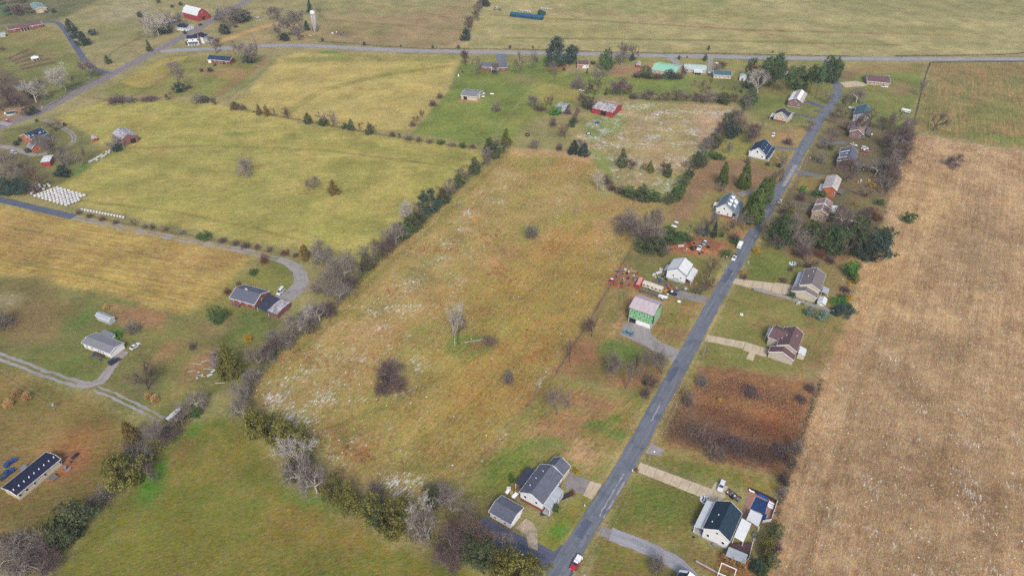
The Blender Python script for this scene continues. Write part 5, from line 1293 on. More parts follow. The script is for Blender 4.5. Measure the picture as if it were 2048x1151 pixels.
def leafy_proto(seed, prof, clumps=90, per=30, size=.030, cr=.075, z0=.05, trunk=None, lump=.22, shell=.45):
    """evergreen: leaf faces in clumps spread over a lumpy body; prof(t) = crown half width at height t"""
    rs = np.random.RandomState(seed)
    ph = rs.rand(6) * 6.28
    pts, nor, clr = [], [], []
    tz = np.linspace(z0, 1, 60); wt = np.array([max(.02, prof((t - z0) / (1 - z0))) for t in tz]) + .04; wt /= wt.sum()
    C0 = []
    for k in range(clumps):
        t = rs.choice(tz, p=wt); a = rs.rand() * 2 * PI
        R = prof((t - z0) / (1 - z0)) * (1 + lump * math.sin(2 * a + ph[0] + 5 * t) + lump * .7 * math.sin(3 * a - ph[1] + 9 * t) + lump * .5 * math.sin(5 * a + ph[2] - 14 * t))
        rr = R * (shell + (1 - shell) * math.sqrt(rs.rand()))
        C0.append((rr * math.cos(a), rr * math.sin(a), t, a))
    for (x, y, z, a) in C0:
        g = rs.randn(per, 3) * cr * np.array([1, 1, .75]) * (.6 + .7 * rs.rand())
        p = np.array([x, y, z]) + g
        nn = np.array([math.cos(a), math.sin(a), .7]) * .6 + rs.randn(per, 3) * .55
        pts.append(p); nor.append(nn)
    P = np.concatenate(pts); Nn = np.concatenate(nor); Nn /= np.linalg.norm(Nn, axis=1)[:, None]
    P[:, 2] = np.clip(P[:, 2], .01, 1.03)
    r = rs.randn(len(P), 3); A = np.cross(Nn, r); A /= np.linalg.norm(A, axis=1)[:, None] + 1e-9; B = np.cross(Nn, A)
    s = size * (.55 + .9 * rs.rand(len(P)))[:, None]
    V = np.stack([P - A * s, P - B * s * .6, P + A * s, P + B * s * .6], 1).reshape(-1, 3)
    F = np.arange(len(V)).reshape(-1, 4)
    tr = trunk or [((0, 0, 0), (0, 0, .75), .028, .008)]
    seg = [(np.array(a, float), np.array(b, float), q, w) for a, b, q, w in tr]
    for k in range(14):
        t = .15 + .6 * rs.rand(); a = rs.rand() * 6.28; R = prof((t - z0) / (1 - z0) if t > z0 else 0) * .7
        seg.append((np.array([0, 0, t]), np.array([R * math.cos(a), R * math.sin(a), t + .06]), .007, .003))
    V1, F1 = tubes(seg, 5)
    return npmesh('trunk', V1, F1), npmesh('crown', V, F)
PROTO = {}
PROTO['bare'] = [bare_proto(s, .20 + .05 * (s % 3), 1.0 + .15 * (s % 2), 5 + s % 2) for s in range(1, 7)]
PROTO['tall'] = [bare_proto(s, .34, .6, 4, .9, .0028) for s in range(11, 15)]
PROTO['wide'] = [bare_proto(s, .14, 1.5, 6, .35, .0026, 1.25, r0=.044) for s in range(21, 25)]
PROTO['shrub'] = [shrub_proto(s) for s in range(31, 36)]
ced = lambda t: .5 * max(0, (1 - t) ** .75) * (1 if t > .12 else .55 + t * 3.7)
PROTO['cedar'] = [leafy_proto(s, ced, 90, 32, .029, .058, .03) for s in range(41, 46)]
rnd_ = lambda t: .5 * math.sqrt(max(0, 1 - (2 * t - .95) ** 2 * .98))
PROTO['round'] = [leafy_proto(s, rnd_, 84, 34, .030, .060, .02, None, .30) for s in range(51, 56)]
cone = lambda t: .5 * (1 - t) ** .62 * min(1, .62 + t * 2.2)
PROTO['arbor'] = [leafy_proto(s, cone, 230, 22, .026, .045, .01, lump=.05, shell=.72) for s in range(61, 64)]
spr = lambda t: .5 * (1 - t) ** .95 * (.8 + .2 * math.cos(t * 46))
PROTO['spruce'] = [leafy_proto(s, spr, 120, 26, .028, .055, .03, lump=.1) for s in range(71, 73)]
pinep = lambda t: .5 * math.sqrt(max(0, 1 - (2 * t - 1) ** 2)) * .95
PROTO['pine'] = [leafy_proto(s, pinep, 60, 34, .030, .075, .46, [((0, 0, 0), (.01, 0, .5), .022, .016), ((.01, 0, .5), (0, .01, .95), .016, .004)], .3) for s in range(81, 85)]
PROTO['pinefull'] = [leafy_proto(s, lambda t: .5 * math.sqrt(max(0, 1 - (2 * t - .8) ** 2 * .72)) * (1 - .3 * t), 110, 30, .030, .07, .12, None, .28) for s in range(91, 93)]
plume = lambda t: .5 * math.sqrt(max(0, 1 - t * t))
PROTO['plume'] = [shrub_proto(99, 1500, 6, .014, .5, .35)]
KIND = {   # kind: (prototype, crown material, bark, everyday name, category)
    'bare': ('bare', 'twig_grey', 'grey', 'bare_tree', 'tree'), 'bareb': ('bare', 'twig_brown', 'dark', 'bare_tree', 'tree'), 'barep': ('bare', 'twig_purple', 'grey', 'bare_tree', 'tree'),
    'white': ('bare', 'twig_pale', 'pale', 'bare_tree', 'tree'), 'tall': ('tall', 'twig_grey', 'grey', 'bare_tree', 'tree'), 'tallb': ('tall', 'twig_brown', 'dark', 'bare_tree', 'tree'), 'tallw': ('tall', 'twig_pale', 'pale', 'bare_tree', 'tree'),
    'wide': ('wide', 'twig_grey', 'pale', 'bare_tree', 'tree'), 'widep': ('wide', 'twig_purple', 'grey', 'bare_tree', 'tree'), 'wideb': ('wide', 'twig_brown', 'grey', 'bare_tree', 'tree'),
    'shrub': ('shrub', 'twig_brown', 'dark', 'bare_shrub', 'shrub'), 'shrubg': ('shrub', 'twig_grey', 'grey', 'bare_shrub', 'shrub'), 'shrubp': ('shrub', 'twig_purple', 'dark', 'bare_shrub', 'shrub'), 'shrubr': ('shrub', 'twig_red', 'dark', 'bare_shrub', 'shrub'),
    'cedar': ('cedar', 'cedar', 'dark', 'cedar_tree', 'tree'), 'olive': ('cedar', 'olive', 'dark', 'cedar_tree', 'tree'), 'bronze': ('cedar', 'bronze', 'dark', 'cedar_tree', 'tree'), 'dark': ('cedar', 'dark', 'dark', 'cedar_tree', 'tree'),
    'roundo': ('round', 'olive', 'dark', 'evergreen_tree', 'tree'), 'roundc': ('round', 'cedar', 'dark', 'evergreen_tree', 'tree'), 'roundd': ('round', 'dark', 'dark', 'evergreen_tree', 'tree'),
    'gbush': ('round', 'green', 'dark', 'evergreen_shrub', 'shrub'), 'brbush': ('round', 'bright', 'dark', 'evergreen_shrub', 'shrub'), 'dbush': ('round', 'dark', 'dark', 'evergreen_shrub', 'shrub'), 'ybush': ('round', 'yellow', 'dark', 'yellow_shrub', 'shrub'), 'blue': ('round', 'blue', 'dark', 'blue_spruce', 'shrub'),
    'arbor': ('arbor', 'arbor', 'dark', 'arborvitae', 'tree'), 'spruce': ('spruce', 'dark', 'dark', 'spruce_tree', 'tree'), 'pine': ('pine', 'pine', 'dark', 'pine_tree', 'tree'), 'pinef': ('pinefull', 'pine', 'dark', 'pine_tree', 'tree'), 'pined': ('pinefull', 'dark', 'dark', 'pine_tree', 'tree'),
    'plume': ('plume', 'grass', 'dark', 'ornamental_grass', 'grass'),
}
TR = random.Random(11)
def plant(kind, bx, by, wpx, hpx, label, group=None, name=None):
    """a tree or shrub with its base at a photo pixel, wpx wide and hpx tall in the photo"""
    pr, cm, bm, nm, cat = KIND[kind]
    tm, cme = TR.choice(PROTO[pr])
    p = at(bx, by)
    r = empty(name or nm, (p.x, p.y, -.02), TR.uniform(0, 6.28))
    w, h = wpx * mpp(bx, by), hgt(bx, by, hpx)
    w = max(.5, w); h = max(.4, h)
    r.scale = (w * TR.uniform(.94, 1.06), w * TR.uniform(.94, 1.06), h)
    tag(r, label, cat, group)
    for part, me, m in (('trunk', tm, BK[bm]), ('crown', cme, LM[cm])):
        o = bpy.data.objects.new(part if cat != 'grass' else ('stems' if part == 'trunk' else 'plume'), me)
        if not me.materials: me.materials.append(None)
        C.objects.link(o); o.parent = r
        o.material_slots[0].link = 'OBJECT'; o.material_slots[0].material = m
    return r
WORDS = {'bare': 'bare grey tree', 'bareb': 'bare brown tree', 'barep': 'bare purple-brown tree', 'white': 'bare tree with pale limbs', 'tall': 'slender bare grey tree', 'tallb': 'slender bare brown tree', 'tallw': 'slender bare white-limbed tree', 'wide': 'spreading bare tree with pale limbs',
         'widep': 'spreading purple-brown bare tree', 'wideb': 'spreading brown bare tree', 'shrub': 'leafless brown shrub', 'shrubg': 'leafless grey shrub', 'shrubp': 'leafless purple-brown shrub', 'shrubr': 'leafless reddish shrub', 'cedar': 'dark green cedar', 'olive': 'olive-green cedar', 'bronze': 'bronze-tinged cedar',
         'dark': 'blackish-green cedar', 'roundo': 'round olive evergreen', 'roundc': 'round green evergreen', 'roundd': 'round dark evergreen', 'gbush': 'round green bush', 'brbush': 'bright green bush', 'dbush': 'small dark evergreen bush', 'ybush': 'yellow bush', 'blue': 'pale blue-green spruce bush', 'arbor': 'conical green arborvitae', 'spruce': 'dark pointed spruce',
         'pine': 'tall bare-stemmed pine', 'pinef': 'full-crowned green pine', 'pined': 'broad dark evergreen', 'plume': 'tan clump of ornamental grass'}
def row(items, where, group, start):
    """several plants along one line: each is told from its look-alikes by its order from a named end"""
    cnt = {}
    tot = {}
    for it in items: tot[it[0]] = tot.get(it[0], 0) + 1
    for it in items:
        k = it[0]; cnt[k] = cnt.get(k, 0) + 1
        lab = WORDS[k] + ' ' + where if tot[k] == 1 else (ordinal(cnt[k]) + ' ' + WORDS[k] + ' from ' + start + ' ' + where)
        plant(k, it[1], it[2], it[3], it[4], lab, group)
def hedge(pts, n, mix, w, h, where, group, start, seed=1, side=8.0):
    """plants in a hedgerow along a photo polyline: mix of kinds, widths and heights drawn from ranges (photo pixels)"""
    r = random.Random(seed)
    P = [np.array(p, float) for p in pts]
    D = [0]
    for a, b in zip(P, P[1:]): D.append(D[-1] + np.linalg.norm(b - a))
    items = []
    for i in range(n):
        d = D[-1] * (i + r.uniform(.15, .85)) / n
        k = max(j for j in range(len(P) - 1) if D[j] <= d)
        t = (d - D[k]) / (D[k + 1] - D[k])
        p = P[k] + (P[k + 1] - P[k]) * t
        f = p[1] / 700.0
        kind = r.choice(mix)
        sc = .6 if kind.startswith('shrub') or kind.endswith('bush') else 1.0
        items.append((kind, p[0] + r.uniform(-side, side), p[1] + r.uniform(-side, side) * .5, r.uniform(*w) * (.9 if sc < 1 else 1), r.uniform(*h) * sc))
    row(items, where, group, start)
def brush(name, pts, wpx, hm, n, mats, label, seed=1, leaf=.28, twig=.5):
    """low tangled undergrowth along a photo polyline: uncountable twigs and leaf clumps, one mass"""
    rs = np.random.RandomState(seed)
    W = resample([at(*p) for p in pts], 2.0)
    wm = wpx * mpp(*pts[len(pts) // 2])
    i = rs.randint(0, len(W) - 1, n); t = rs.rand(n)[:, None]
    c = W[i] + (W[i + 1] - W[i]) * t + rs.randn(n, 2) * wm * .28
    lump = .45 + .55 * np.abs(np.sin(c[:, 0] * .35 + seed) * np.cos(c[:, 1] * .29 + seed * 2))
    z = hm * lump * np.sqrt(rs.rand(n))
    P = np.column_stack([c, z])
    for mi, (mkey, frac, tw) in enumerate(mats):
        sel = rs.rand(n) < frac
        p = P[sel]
        if tw:
            e = rs.randn(len(p), 3); e[:, 2] = np.abs(e[:, 2]) + .4; e /= np.linalg.norm(e, axis=1)[:, None]
            V, F = blades(np.column_stack([p[:, :2], p[:, 2] * .4]), p + e * twig * (.5 + rs.rand(len(p)))[:, None], .045 * (.6 + .8 * rs.rand(len(p))), rs)
        else:
            nn = rs.randn(len(p), 3); nn[:, 2] += .6; nn /= np.linalg.norm(nn, axis=1)[:, None]
            A = np.cross(nn, rs.randn(len(p), 3)); A /= np.linalg.norm(A, axis=1)[:, None]; B = np.cross(nn, A)
            s = leaf * (.5 + rs.rand(len(p)))[:, None]
            V = np.stack([p - A * s, p - B * s * .6, p + A * s, p + B * s * .6], 1).reshape(-1, 3); F = np.arange(len(V)).reshape(-1, 4)
        V[:, 2] = np.maximum(V[:, 2], .01)
        me = npmesh(name, V, F)
        if mi == 0: root = tag(link(name, me, LM[mkey]), label, 'brush', kind='stuff')
        else: tag(link('twigs' if tw else 'leaves', me, LM[mkey], root), kind='stuff')
# ------------------------------------------------------------------ vegetation placed
P_ = plant
# single trees in the fields
P_('wide', 1925 - 1435 + 2, 349, 42, 46, 'lone pale-limbed tree out in the west pasture')
P_('bare', 627, 380, 32, 34, 'grey bushy tree next to the bronze cedar in the west pasture')
P_('bronze', 668, 388, 26, 28, 'bronze-green cedar standing alone in the west pasture')
P_('tallw', 910, 690, 46, 84, 'pale bare tree on a green patch in the weedy meadow')
P_('tallb', 917, 688, 40, 66, 'slim brown-twigged stem beside the bare tree on the green patch')
P_('shrubp', 775, 764, 46, 50, 'dense purple core of the thicket in the lower meadow')
P_('barep', 781, 768, 60, 54, 'dense dark purple thicket tree in the lower meadow')
P_('shrub', 800, 776, 40, 22, 'low brown bramble mound at the foot of the dark thicket tree')
P_('shrubp', 768, 782, 46, 18, 'flat purple-brown bramble skirt below the dark thicket tree')
P_('shrubg', 1018, 765, 30, 30, 'pale grey shrub on the right side of the meadow')
P_('shrubg', 1063, 474, 32, 30, 'grey shrub on a bright green patch in the upper meadow')
P_('wide', 1248, 460, 54, 52, 'spreading grey tree at the right edge of the upper meadow')
P_('barep', 1246, 462, 50, 34, 'dark low tree growing under the spreading grey tree')
P_('white', 1194, 382, 26, 44, 'gnarled pale tree at the corner of the small snowy paddock')
P_('shrubp', 1213, 368, 26, 22, 'dark leaning shrub beside the gnarled pale tree')
P_('widep', 1907, 335, 36, 38, 'dark round bare tree in the upper tan field')
P_('gbush', 1816, 443, 24, 20, 'round green bush alone in the tan field')
P_('bareb', 1866, 262, 40, 46, 'bare brown tree at the lower edge of the striped paddock')
P_('tall', 1836, 190, 22, 34, 'bare tree on the fence line of the striped paddock')
P_('spruce', 621, 26, 16, 28, 'pointed dark spruce behind the white silo')
P_('shrubg', 992, 222, 26, 22, 'round grey bush on the lawn below the beige outbuilding')
P_('bare', 1072, 298, 26, 26, 'grey bush-like tree at the top edge of the meadow')
P_('shrub', 1106, 252, 18, 24, 'dark upright shrub below the tumbledown shed')
# row of cedars and bare trees between yellow field and west pasture
row([('bronze', 470, 219, 16, 16), ('shrub', 486, 219, 18, 14), ('bronze', 519, 229, 15, 20), ('bronze', 534, 231, 18, 22), ('tallb', 550, 233, 14, 20), ('bareb', 575, 237, 24, 26), ('cedar', 617, 246, 20, 20), ('bare', 645, 249, 22, 30), ('bare', 668, 253, 26, 36), ('gbush', 648, 250, 20, 14),
     ('cedar', 703, 260, 16, 22), ('gbush', 690, 256, 14, 10), ('tallb', 720, 262, 14, 20), ('cedar', 740, 267, 20, 24), ('tallb', 752, 266, 12, 20), ('shrub', 785, 272, 14, 14), ('tallb', 800, 276, 12, 12), ('shrubg', 818, 280, 18, 14), ('shrub', 838, 283, 14, 12), ('shrub', 860, 286, 16, 12), ('gbush', 882, 288, 14, 9), ('shrubg', 905, 292, 18, 10), ('gbush', 926, 295, 14, 10), ('shrub', 945, 296, 16, 12)],
    'in the row below the yellow field', 'trees in the row below the yellow field', 'the left end')
row([('cedar', 979, 302, 26, 30), ('olive', 1012, 290, 24, 32)], 'at the top left corner of the meadow', 'cedars at the meadow corner', 'the left')
row([('shrub', 826, 252, 16, 14), ('bareb', 845, 235, 14, 18), ('bareb', 833, 244, 14, 16), ('shrub', 866, 211, 20, 14), ('shrub', 880, 196, 16, 14), ('shrubr', 925, 145, 7, 5)], 'on the line right of the yellow field', 'bushes right of the yellow field', 'the bottom')
# hedgerow between pasture and meadow
row([('roundc', 990, 312, 36, 30), ('bare', 972, 326, 36, 34), ('cedar', 950, 345, 30, 30), ('barep', 932, 358, 34, 30), ('cedar', 918, 372, 28, 24), ('bare', 902, 388, 34, 34), ('bareb', 882, 402, 32, 36), ('cedar', 886, 405, 28, 28), ('roundd', 858, 424, 42, 46), ('barep', 838, 440, 44, 34), ('white', 822, 455, 34, 62),
     ('roundc', 830, 458, 44, 30), ('gbush', 808, 470, 36, 26), ('wide', 792, 488, 56, 48), ('barep', 778, 500, 40, 34), ('bareb', 765, 515, 46, 40), ('bare', 742, 528, 42, 44), ('cedar', 735, 538, 32, 30), ('bareb', 728, 546, 40, 32), ('wide', 690, 560, 70, 62), ('wide', 655, 532, 60, 58), ('bare', 650, 590, 62, 54), ('barep', 700, 585, 44, 34), ('wide', 680, 600, 52, 44)],
    'in the pasture-meadow hedgerow', 'hedgerow between pasture and meadow', 'the top')
row([('wide', 640, 640, 60, 40), ('white', 612, 652, 50, 40), ('shrubp', 655, 628, 50, 26), ('bare', 590, 672, 60, 44), ('shrub', 620, 660, 46, 22), ('wide', 560, 690, 60, 44), ('gbush', 605, 640, 26, 14), ('barep', 545, 715, 50, 40), ('gbush', 540, 715, 30, 22), ('bare', 520, 735, 50, 44), ('shrubg', 505, 760, 46, 26), ('wide', 488, 800, 50, 54)],
    'in the carport house hedgerow', 'hedgerow below the carport house', 'the top')
P_('olive', 466, 752, 54, 64, 'big olive-green cedar beside the log pile at the hedgerow')
P_('wide', 446, 740, 50, 46, 'spreading bare tree just left of the big olive cedar')
P_('ybush', 1994 / 4 - .5, 682, 15, 15, 'small yellowish bush in the carport house hedgerow')
P_('gbush', 439, 643, 32, 32, 'round glossy green bush on the lawn below the long brick house')
P_('bareb', 297, 778, 62, 56, 'bare brown tree beside two straw clumps and the gravel drive')
P_('shrubp', 386, 697, 18, 16, 'small purple shrub alone on the lawn right of the white car')
P_('shrubr', 456, 587, 18, 16, 'reddish shrub at the left end of the long brick house')
P_('shrub', 478, 570, 12, 12, 'small brown shrub behind the long brick house')
P_('gbush', 508, 549, 16, 13, 'small round green bush above the long brick house')
P_('shrubr', 530, 525, 24, 24, 'reddish-brown shrub inside the gravel loop')
P_('bronze', 612, 518, 26, 30, 'bronze cedar beside the bend of the gravel drive')
P_('shrubg', 10, 652, 50, 42, 'grey bushy tree at the left edge below the stubble field')
P_('brbush', 234, 674, 24, 12, 'bright green vine bush at the back of the white mobile home')
P_('shrubg', 268, 662, 36, 26, 'thin grey bush right of the white mobile home')
# hedgerow along the farm track
row([('shrub', 158, 427, 16, 12), ('shrub', 180, 434, 18, 10), ('shrubr', 205, 440, 18, 10), ('shrub', 232, 446, 16, 9), ('bareb', 272, 452, 14, 18), ('shrubg', 290, 456, 14, 12), ('shrub', 306, 457, 14, 14), ('shrub', 332, 461, 12, 12), ('shrubg', 365, 466, 16, 8), ('gbush', 410, 476, 26, 13), ('shrubp', 446, 483, 22, 11), ('shrub', 472, 489, 18, 12), ('shrubp', 492, 494, 22, 13), ('shrub', 515, 497, 16, 14), ('shrub', 540, 502, 16, 13), ('shrubr', 570, 508, 24, 10), ('shrub', 592, 512, 18, 8)],
    'along the gravel farm track', 'bushes along the gravel farm track', 'the left end')
# bottom hedgerow
row([('wide', 490, 838, 46, 56), ('olive', 512, 868, 54, 56), ('roundo', 545, 878, 50, 46), ('olive', 575, 890, 60, 56), ('roundo', 605, 900, 50, 46), ('white', 602, 935, 76, 64), ('wide', 600, 970, 70, 62), ('wide', 635, 985, 74, 66), ('cedar', 590, 955, 40, 34), ('roundo', 672, 1000, 46, 44), ('olive', 705, 1020, 44, 56), ('wide', 750, 1002, 46, 44), ('roundo', 745, 1042, 50, 50), ('roundo', 792, 1066, 70, 64), ('roundc', 760, 1048, 44, 46),
     ('wide', 858, 1078, 72, 72), ('white', 845, 1060, 56, 72), ('bare', 905, 1035, 70, 60), ('roundc', 868, 1012, 36, 40), ('shrubg', 885, 1000, 60, 40), ('widep', 905, 1110, 80, 66), ('wideb', 945, 1080, 60, 56), ('roundc', 935, 1122, 34, 44), ('roundc', 968, 1136, 44, 54), ('widep', 890, 1128, 66, 44), ('bareb', 985, 1100, 56, 50), ('wide', 1005, 1120, 50, 60), ('roundo', 1000, 1155, 46, 50), ('roundo', 1035, 1165, 56, 58), ('roundo', 1068, 1175, 54, 58)],
    'in the bottom hedgerow', 'hedgerow along the bottom of the meadow', 'the left end')
# left diagonal hedgerow
row([('wide', 395, 818, 44, 42), ('gbush', 395, 830, 22, 14), ('bare', 365, 845, 50, 40), ('bare', 330, 880, 56, 46), ('bronze', 272, 892, 46, 54), ('widep', 345, 872, 50, 34), ('wide', 290, 930, 72, 60), ('roundo', 262, 968, 66, 64), ('roundo', 245, 960, 44, 50), ('barep', 300, 955, 50, 40), ('shrubg', 212, 998, 36, 36), ('shrubg', 188, 1016, 36, 32), ('roundc', 158, 1058, 64, 56), ('roundo', 110, 1075, 50, 44), ('roundc', 130, 1085, 56, 50),
     ('wide', 60, 1115, 90, 84), ('wide', 30, 1150, 100, 80), ('widep', 90, 1150, 90, 56), ('widep', 20, 1110, 80, 60)],
    'in the lower left hedgerow', 'hedgerow down the left side of the green pasture', 'the top')
# woods and trees at the west farmyard
row([('tall', 12, 345, 30, 40), ('tall', 38, 340, 36, 46), ('tallb', 60, 352, 34, 40), ('tall', 30, 372, 40, 46), ('tall', 52, 376, 40, 48), ('tallb', 80, 366, 34, 44), ('roundd', 10, 385, 40, 30), ('roundd', 38, 386, 40, 26), ('shrubp', 70, 384, 30, 20), ('tall', 8, 372, 36, 44), ('tallb', 88, 378, 24, 34)], 'in the grove left of the bale stack', 'grove left of the white bale stack', 'the left')
row([('bare', 118, 312, 46, 54), ('bare', 100, 304, 34, 40), ('wide', 135, 330, 40, 50), ('dark', 128, 350, 34, 22), ('bareb', 112, 262, 30, 26), ('tallb', 172, 322, 14, 34), ('wide', 225, 297, 40, 30), ('dark', 235, 300, 24, 12), ('tall', 160, 335, 24, 30), ('bare', 92, 300, 40, 36)], 'in the west farmyard', 'trees in the west farmyard', 'the house')
row([('dbush', 34, 290, 12, 9), ('dbush', 42, 282, 9, 8), ('dbush', 60, 303, 15, 10), ('dbush', 130, 251, 6, 7), ('dbush', 74, 244, 6, 7)], 'near the brick farmhouse', 'dark bushes round the brick farmhouse', 'the left')
# creek trees and north-west corner
row([('tallw', 108, 178, 26, 48), ('white', 132, 182, 50, 66), ('white', 73, 205, 46, 56), ('tall', 92, 200, 40, 50), ('bare', 180, 158, 40, 50), ('tall', 149, 172, 14, 26), ('bareb', 60, 198, 34, 44), ('tallb', 20, 208, 40, 50), ('tallb', 5, 222, 46, 56), ('barep', 40, 214, 40, 40), ('roundd', 62, 228, 30, 14), ('dark', 66, 196, 12, 14), ('barep', 12, 190, 44, 44), ('cedar', 300, 103, 12, 24), ('cedar', 217, 127, 16, 18)], 'along the creek beside the highway', 'creek trees beside the highway', 'the first')
row([('dark', 143, 62, 20, 26), ('dark', 154, 76, 22, 24), ('dark', 170, 90, 30, 28), ('dbush', 187, 70, 16, 12)], 'on the lawn side of the curving paved drive', 'evergreens by the curving paved drive', 'the top')
row([('widep', 28, 30, 40, 26), ('widep', 52, 28, 36, 26), ('barep', 15, 8, 40, 20), ('barep', 45, 6, 30, 18), ('dbush', 108, 25, 10, 8), ('shrub', 5, 100, 14, 10)], 'in the top left corner', 'trees in the top left corner', 'the left')
row([('dbush', 280, 34, 12, 12), ('dbush', 317, 6, 8, 10), ('dbush', 362, 11, 8, 8), ('dbush', 345, 15, 8, 6), ('dbush', 370, 68, 7, 8)], 'beside the far bend of the highway', 'small dark cedars near the far highway', 'the left')
row([('white', 318, 72, 50, 60), ('bare', 305, 68, 34, 40), ('bare', 345, 58, 44, 40), ('tall', 360, 50, 30, 30), ('roundd', 330, 66, 30, 18)], 'around the white cottage by the highway', 'trees round the white cottage', 'the left')
row([('bare', 455, 62, 40, 52), ('roundd', 452, 68, 24, 20), ('bare', 475, 46, 50, 40), ('roundd', 487, 43, 34, 26), ('bare', 465, 50, 44, 46), ('dark', 440, 40, 20, 22), ('dark', 470, 38, 30, 24)], 'in the clump between highway and white house', 'tree clump beside the far highway', 'the near side')
row([('tall', 484, 128, 30, 52), ('bare', 508, 126, 44, 54), ('bare', 433, 109, 24, 34), ('bareb', 440, 95, 22, 24), ('roundd', 500, 124, 26, 16), ('tall', 422, 92, 18, 22)], 'around the low red brick house', 'trees round the low red brick house', 'the right')
row([('bare', 360, 180, 26, 66), ('roundd', 360, 184, 22, 20), ('shrubp', 378, 176, 18, 8), ('bare', 350, 150, 30, 36)], 'on the knoll inside the highway corner', 'trees on the highway corner knoll', 'the near side')
row([('shrubp', 235, 205, 44, 20), ('shrubg', 262, 203, 30, 14), ('shrubp', 300, 200, 40, 9), ('bareb', 340, 199, 20, 16), ('shrubg', 400, 204, 38, 22), ('gbush', 412, 204, 16, 12), ('bareb', 432, 210, 18, 20), ('dbush', 471, 217, 14, 13)], 'on the ditch line above the west pasture', 'bushes on the ditch line above the west pasture', 'the left')
row([('dbush', 403, 143, 7, 6), ('dbush', 421, 143, 11, 8), ('dbush', 430, 132, 7, 5), ('dbush', 449, 128, 6, 4), ('dbush', 376, 89, 9, 6)], 'in front of the low brick house', 'clipped bushes by the low brick house', 'the left')
# silo grove and county road verge
row([('tall', 572, 80, 34, 50), ('bare', 588, 72, 44, 62), ('tall', 605, 64, 36, 50), ('bare', 560, 78, 30, 36), ('dark', 570, 80, 24, 14), ('tall', 540, 40, 30, 28), ('bare', 555, 42, 36, 36), ('tall', 638, 38, 16, 28), ('dark', 614, 60, 14, 18), ('bare', 598, 80, 34, 34)], 'in the grove by the white silo', 'grove beside the white silo', 'the left')
row([('dbush', 645, 82, 5, 6), ('dbush', 729, 91, 6, 8), ('dbush', 802, 94, 4, 5), ('dbush', 866, 97, 5, 7), ('dbush', 917, 97, 6, 7), ('dbush', 1020, 97, 5, 7), ('dbush', 1066, 97, 4, 6), ('dbush', 1219, 101, 4, 6), ('dbush', 1417, 100, 6, 9), ('dbush', 1545, 106, 4, 5)], 'on the far verge of the county road', 'small cedars on the county road verge', 'the left')
hedge([(928, 84), (936, 66), (946, 44), (958, 24), (968, 4), (976, -12)], 12, ['bare', 'bareb', 'dark', 'barep'], (16, 24), (18, 28), 'in the hedge above the county road', 'hedge above the county road', 'the road', 5, 3)
plant('dark', 970, 12, 22, 26, 'broad dark cedar at the top of the hedge above the county road')
# south side of the county road
row([('bareb', 932, 131, 22, 36), ('bare', 951, 152, 28, 44), ('bare', 996, 152, 22, 36), ('bare', 1041, 149, 30, 52), ('bare', 1066, 140, 24, 40)], 'around the red brick ranch house', 'bare trees round the red brick ranch house', 'the left')
row([('pined', 1113, 132, 40, 56), ('pined', 1143, 126, 28, 36), ('dbush', 1186, 128, 10, 6), ('bare', 1105, 152, 26, 34), ('shrubr', 1128, 141, 10, 10), ('cedar', 1174, 148, 5, 12), ('pinef', 1213, 140, 26, 40), ('bare', 1245, 122, 36, 42), ('bareb', 1265, 118, 20, 32), ('dark', 1264, 121, 14, 14), ('bare', 1240, 130, 30, 34)], 'near the cottage with the red awning', 'trees near the red-awning cottage', 'the left')
row([('shrubg', 1157, 178, 28, 34), ('bare', 1197, 175, 36, 44), ('shrubg', 1150, 174, 24, 22), ('bareb', 1190, 190, 30, 30), ('barep', 1242, 192, 40, 44), ('bare', 1222, 190, 34, 30), ('cedar', 1212, 190, 8, 16), ('bareb', 1262, 192, 26, 30), ('barep', 1175, 190, 26, 26)], 'above the red barn', 'scrub above the red barn', 'the left')
hedge([(1272, 154), (1300, 157), (1335, 158), (1372, 156)], 9, ['barep', 'roundc', 'bareb', 'shrubp', 'roundd'], (22, 30), (18, 28), 'in the thicket hiding the mint-roofed house', 'thicket by the mint-roofed house', 'the left', 8, 3)
hedge([(1262, 197), (1300, 200), (1340, 200), (1390, 203), (1440, 206), (1480, 206)], 18, ['bareb', 'barep', 'shrubp', 'roundc', 'bare', 'tallb'], (18, 28), (16, 30), 'in the hedge above the snow-streaked field', 'hedge above the snow-streaked field', 'the left', 9, 3)
row([('tallb', 1388, 174, 8, 18), ('bareb', 1406, 178, 14, 20), ('tallb', 1418, 178, 10, 26), ('bareb', 1412, 186, 16, 18), ('tallb', 1446, 182, 6, 12), ('bareb', 1470, 182, 10, 14), ('shrubp', 1482, 184, 10, 8)], 'in the orchard below the teal-roofed house', 'young orchard trees', 'the left')
row([('bare', 1434, 140, 26, 12), ('barep', 1440, 138, 24, 16), ('dbush', 1409, 122, 8, 14), ('dbush', 1358, 119, 5, 8), ('dbush', 1374, 116, 3, 4)], 'near the pale green mobile home', 'plants near the pale green mobile home', 'the right')
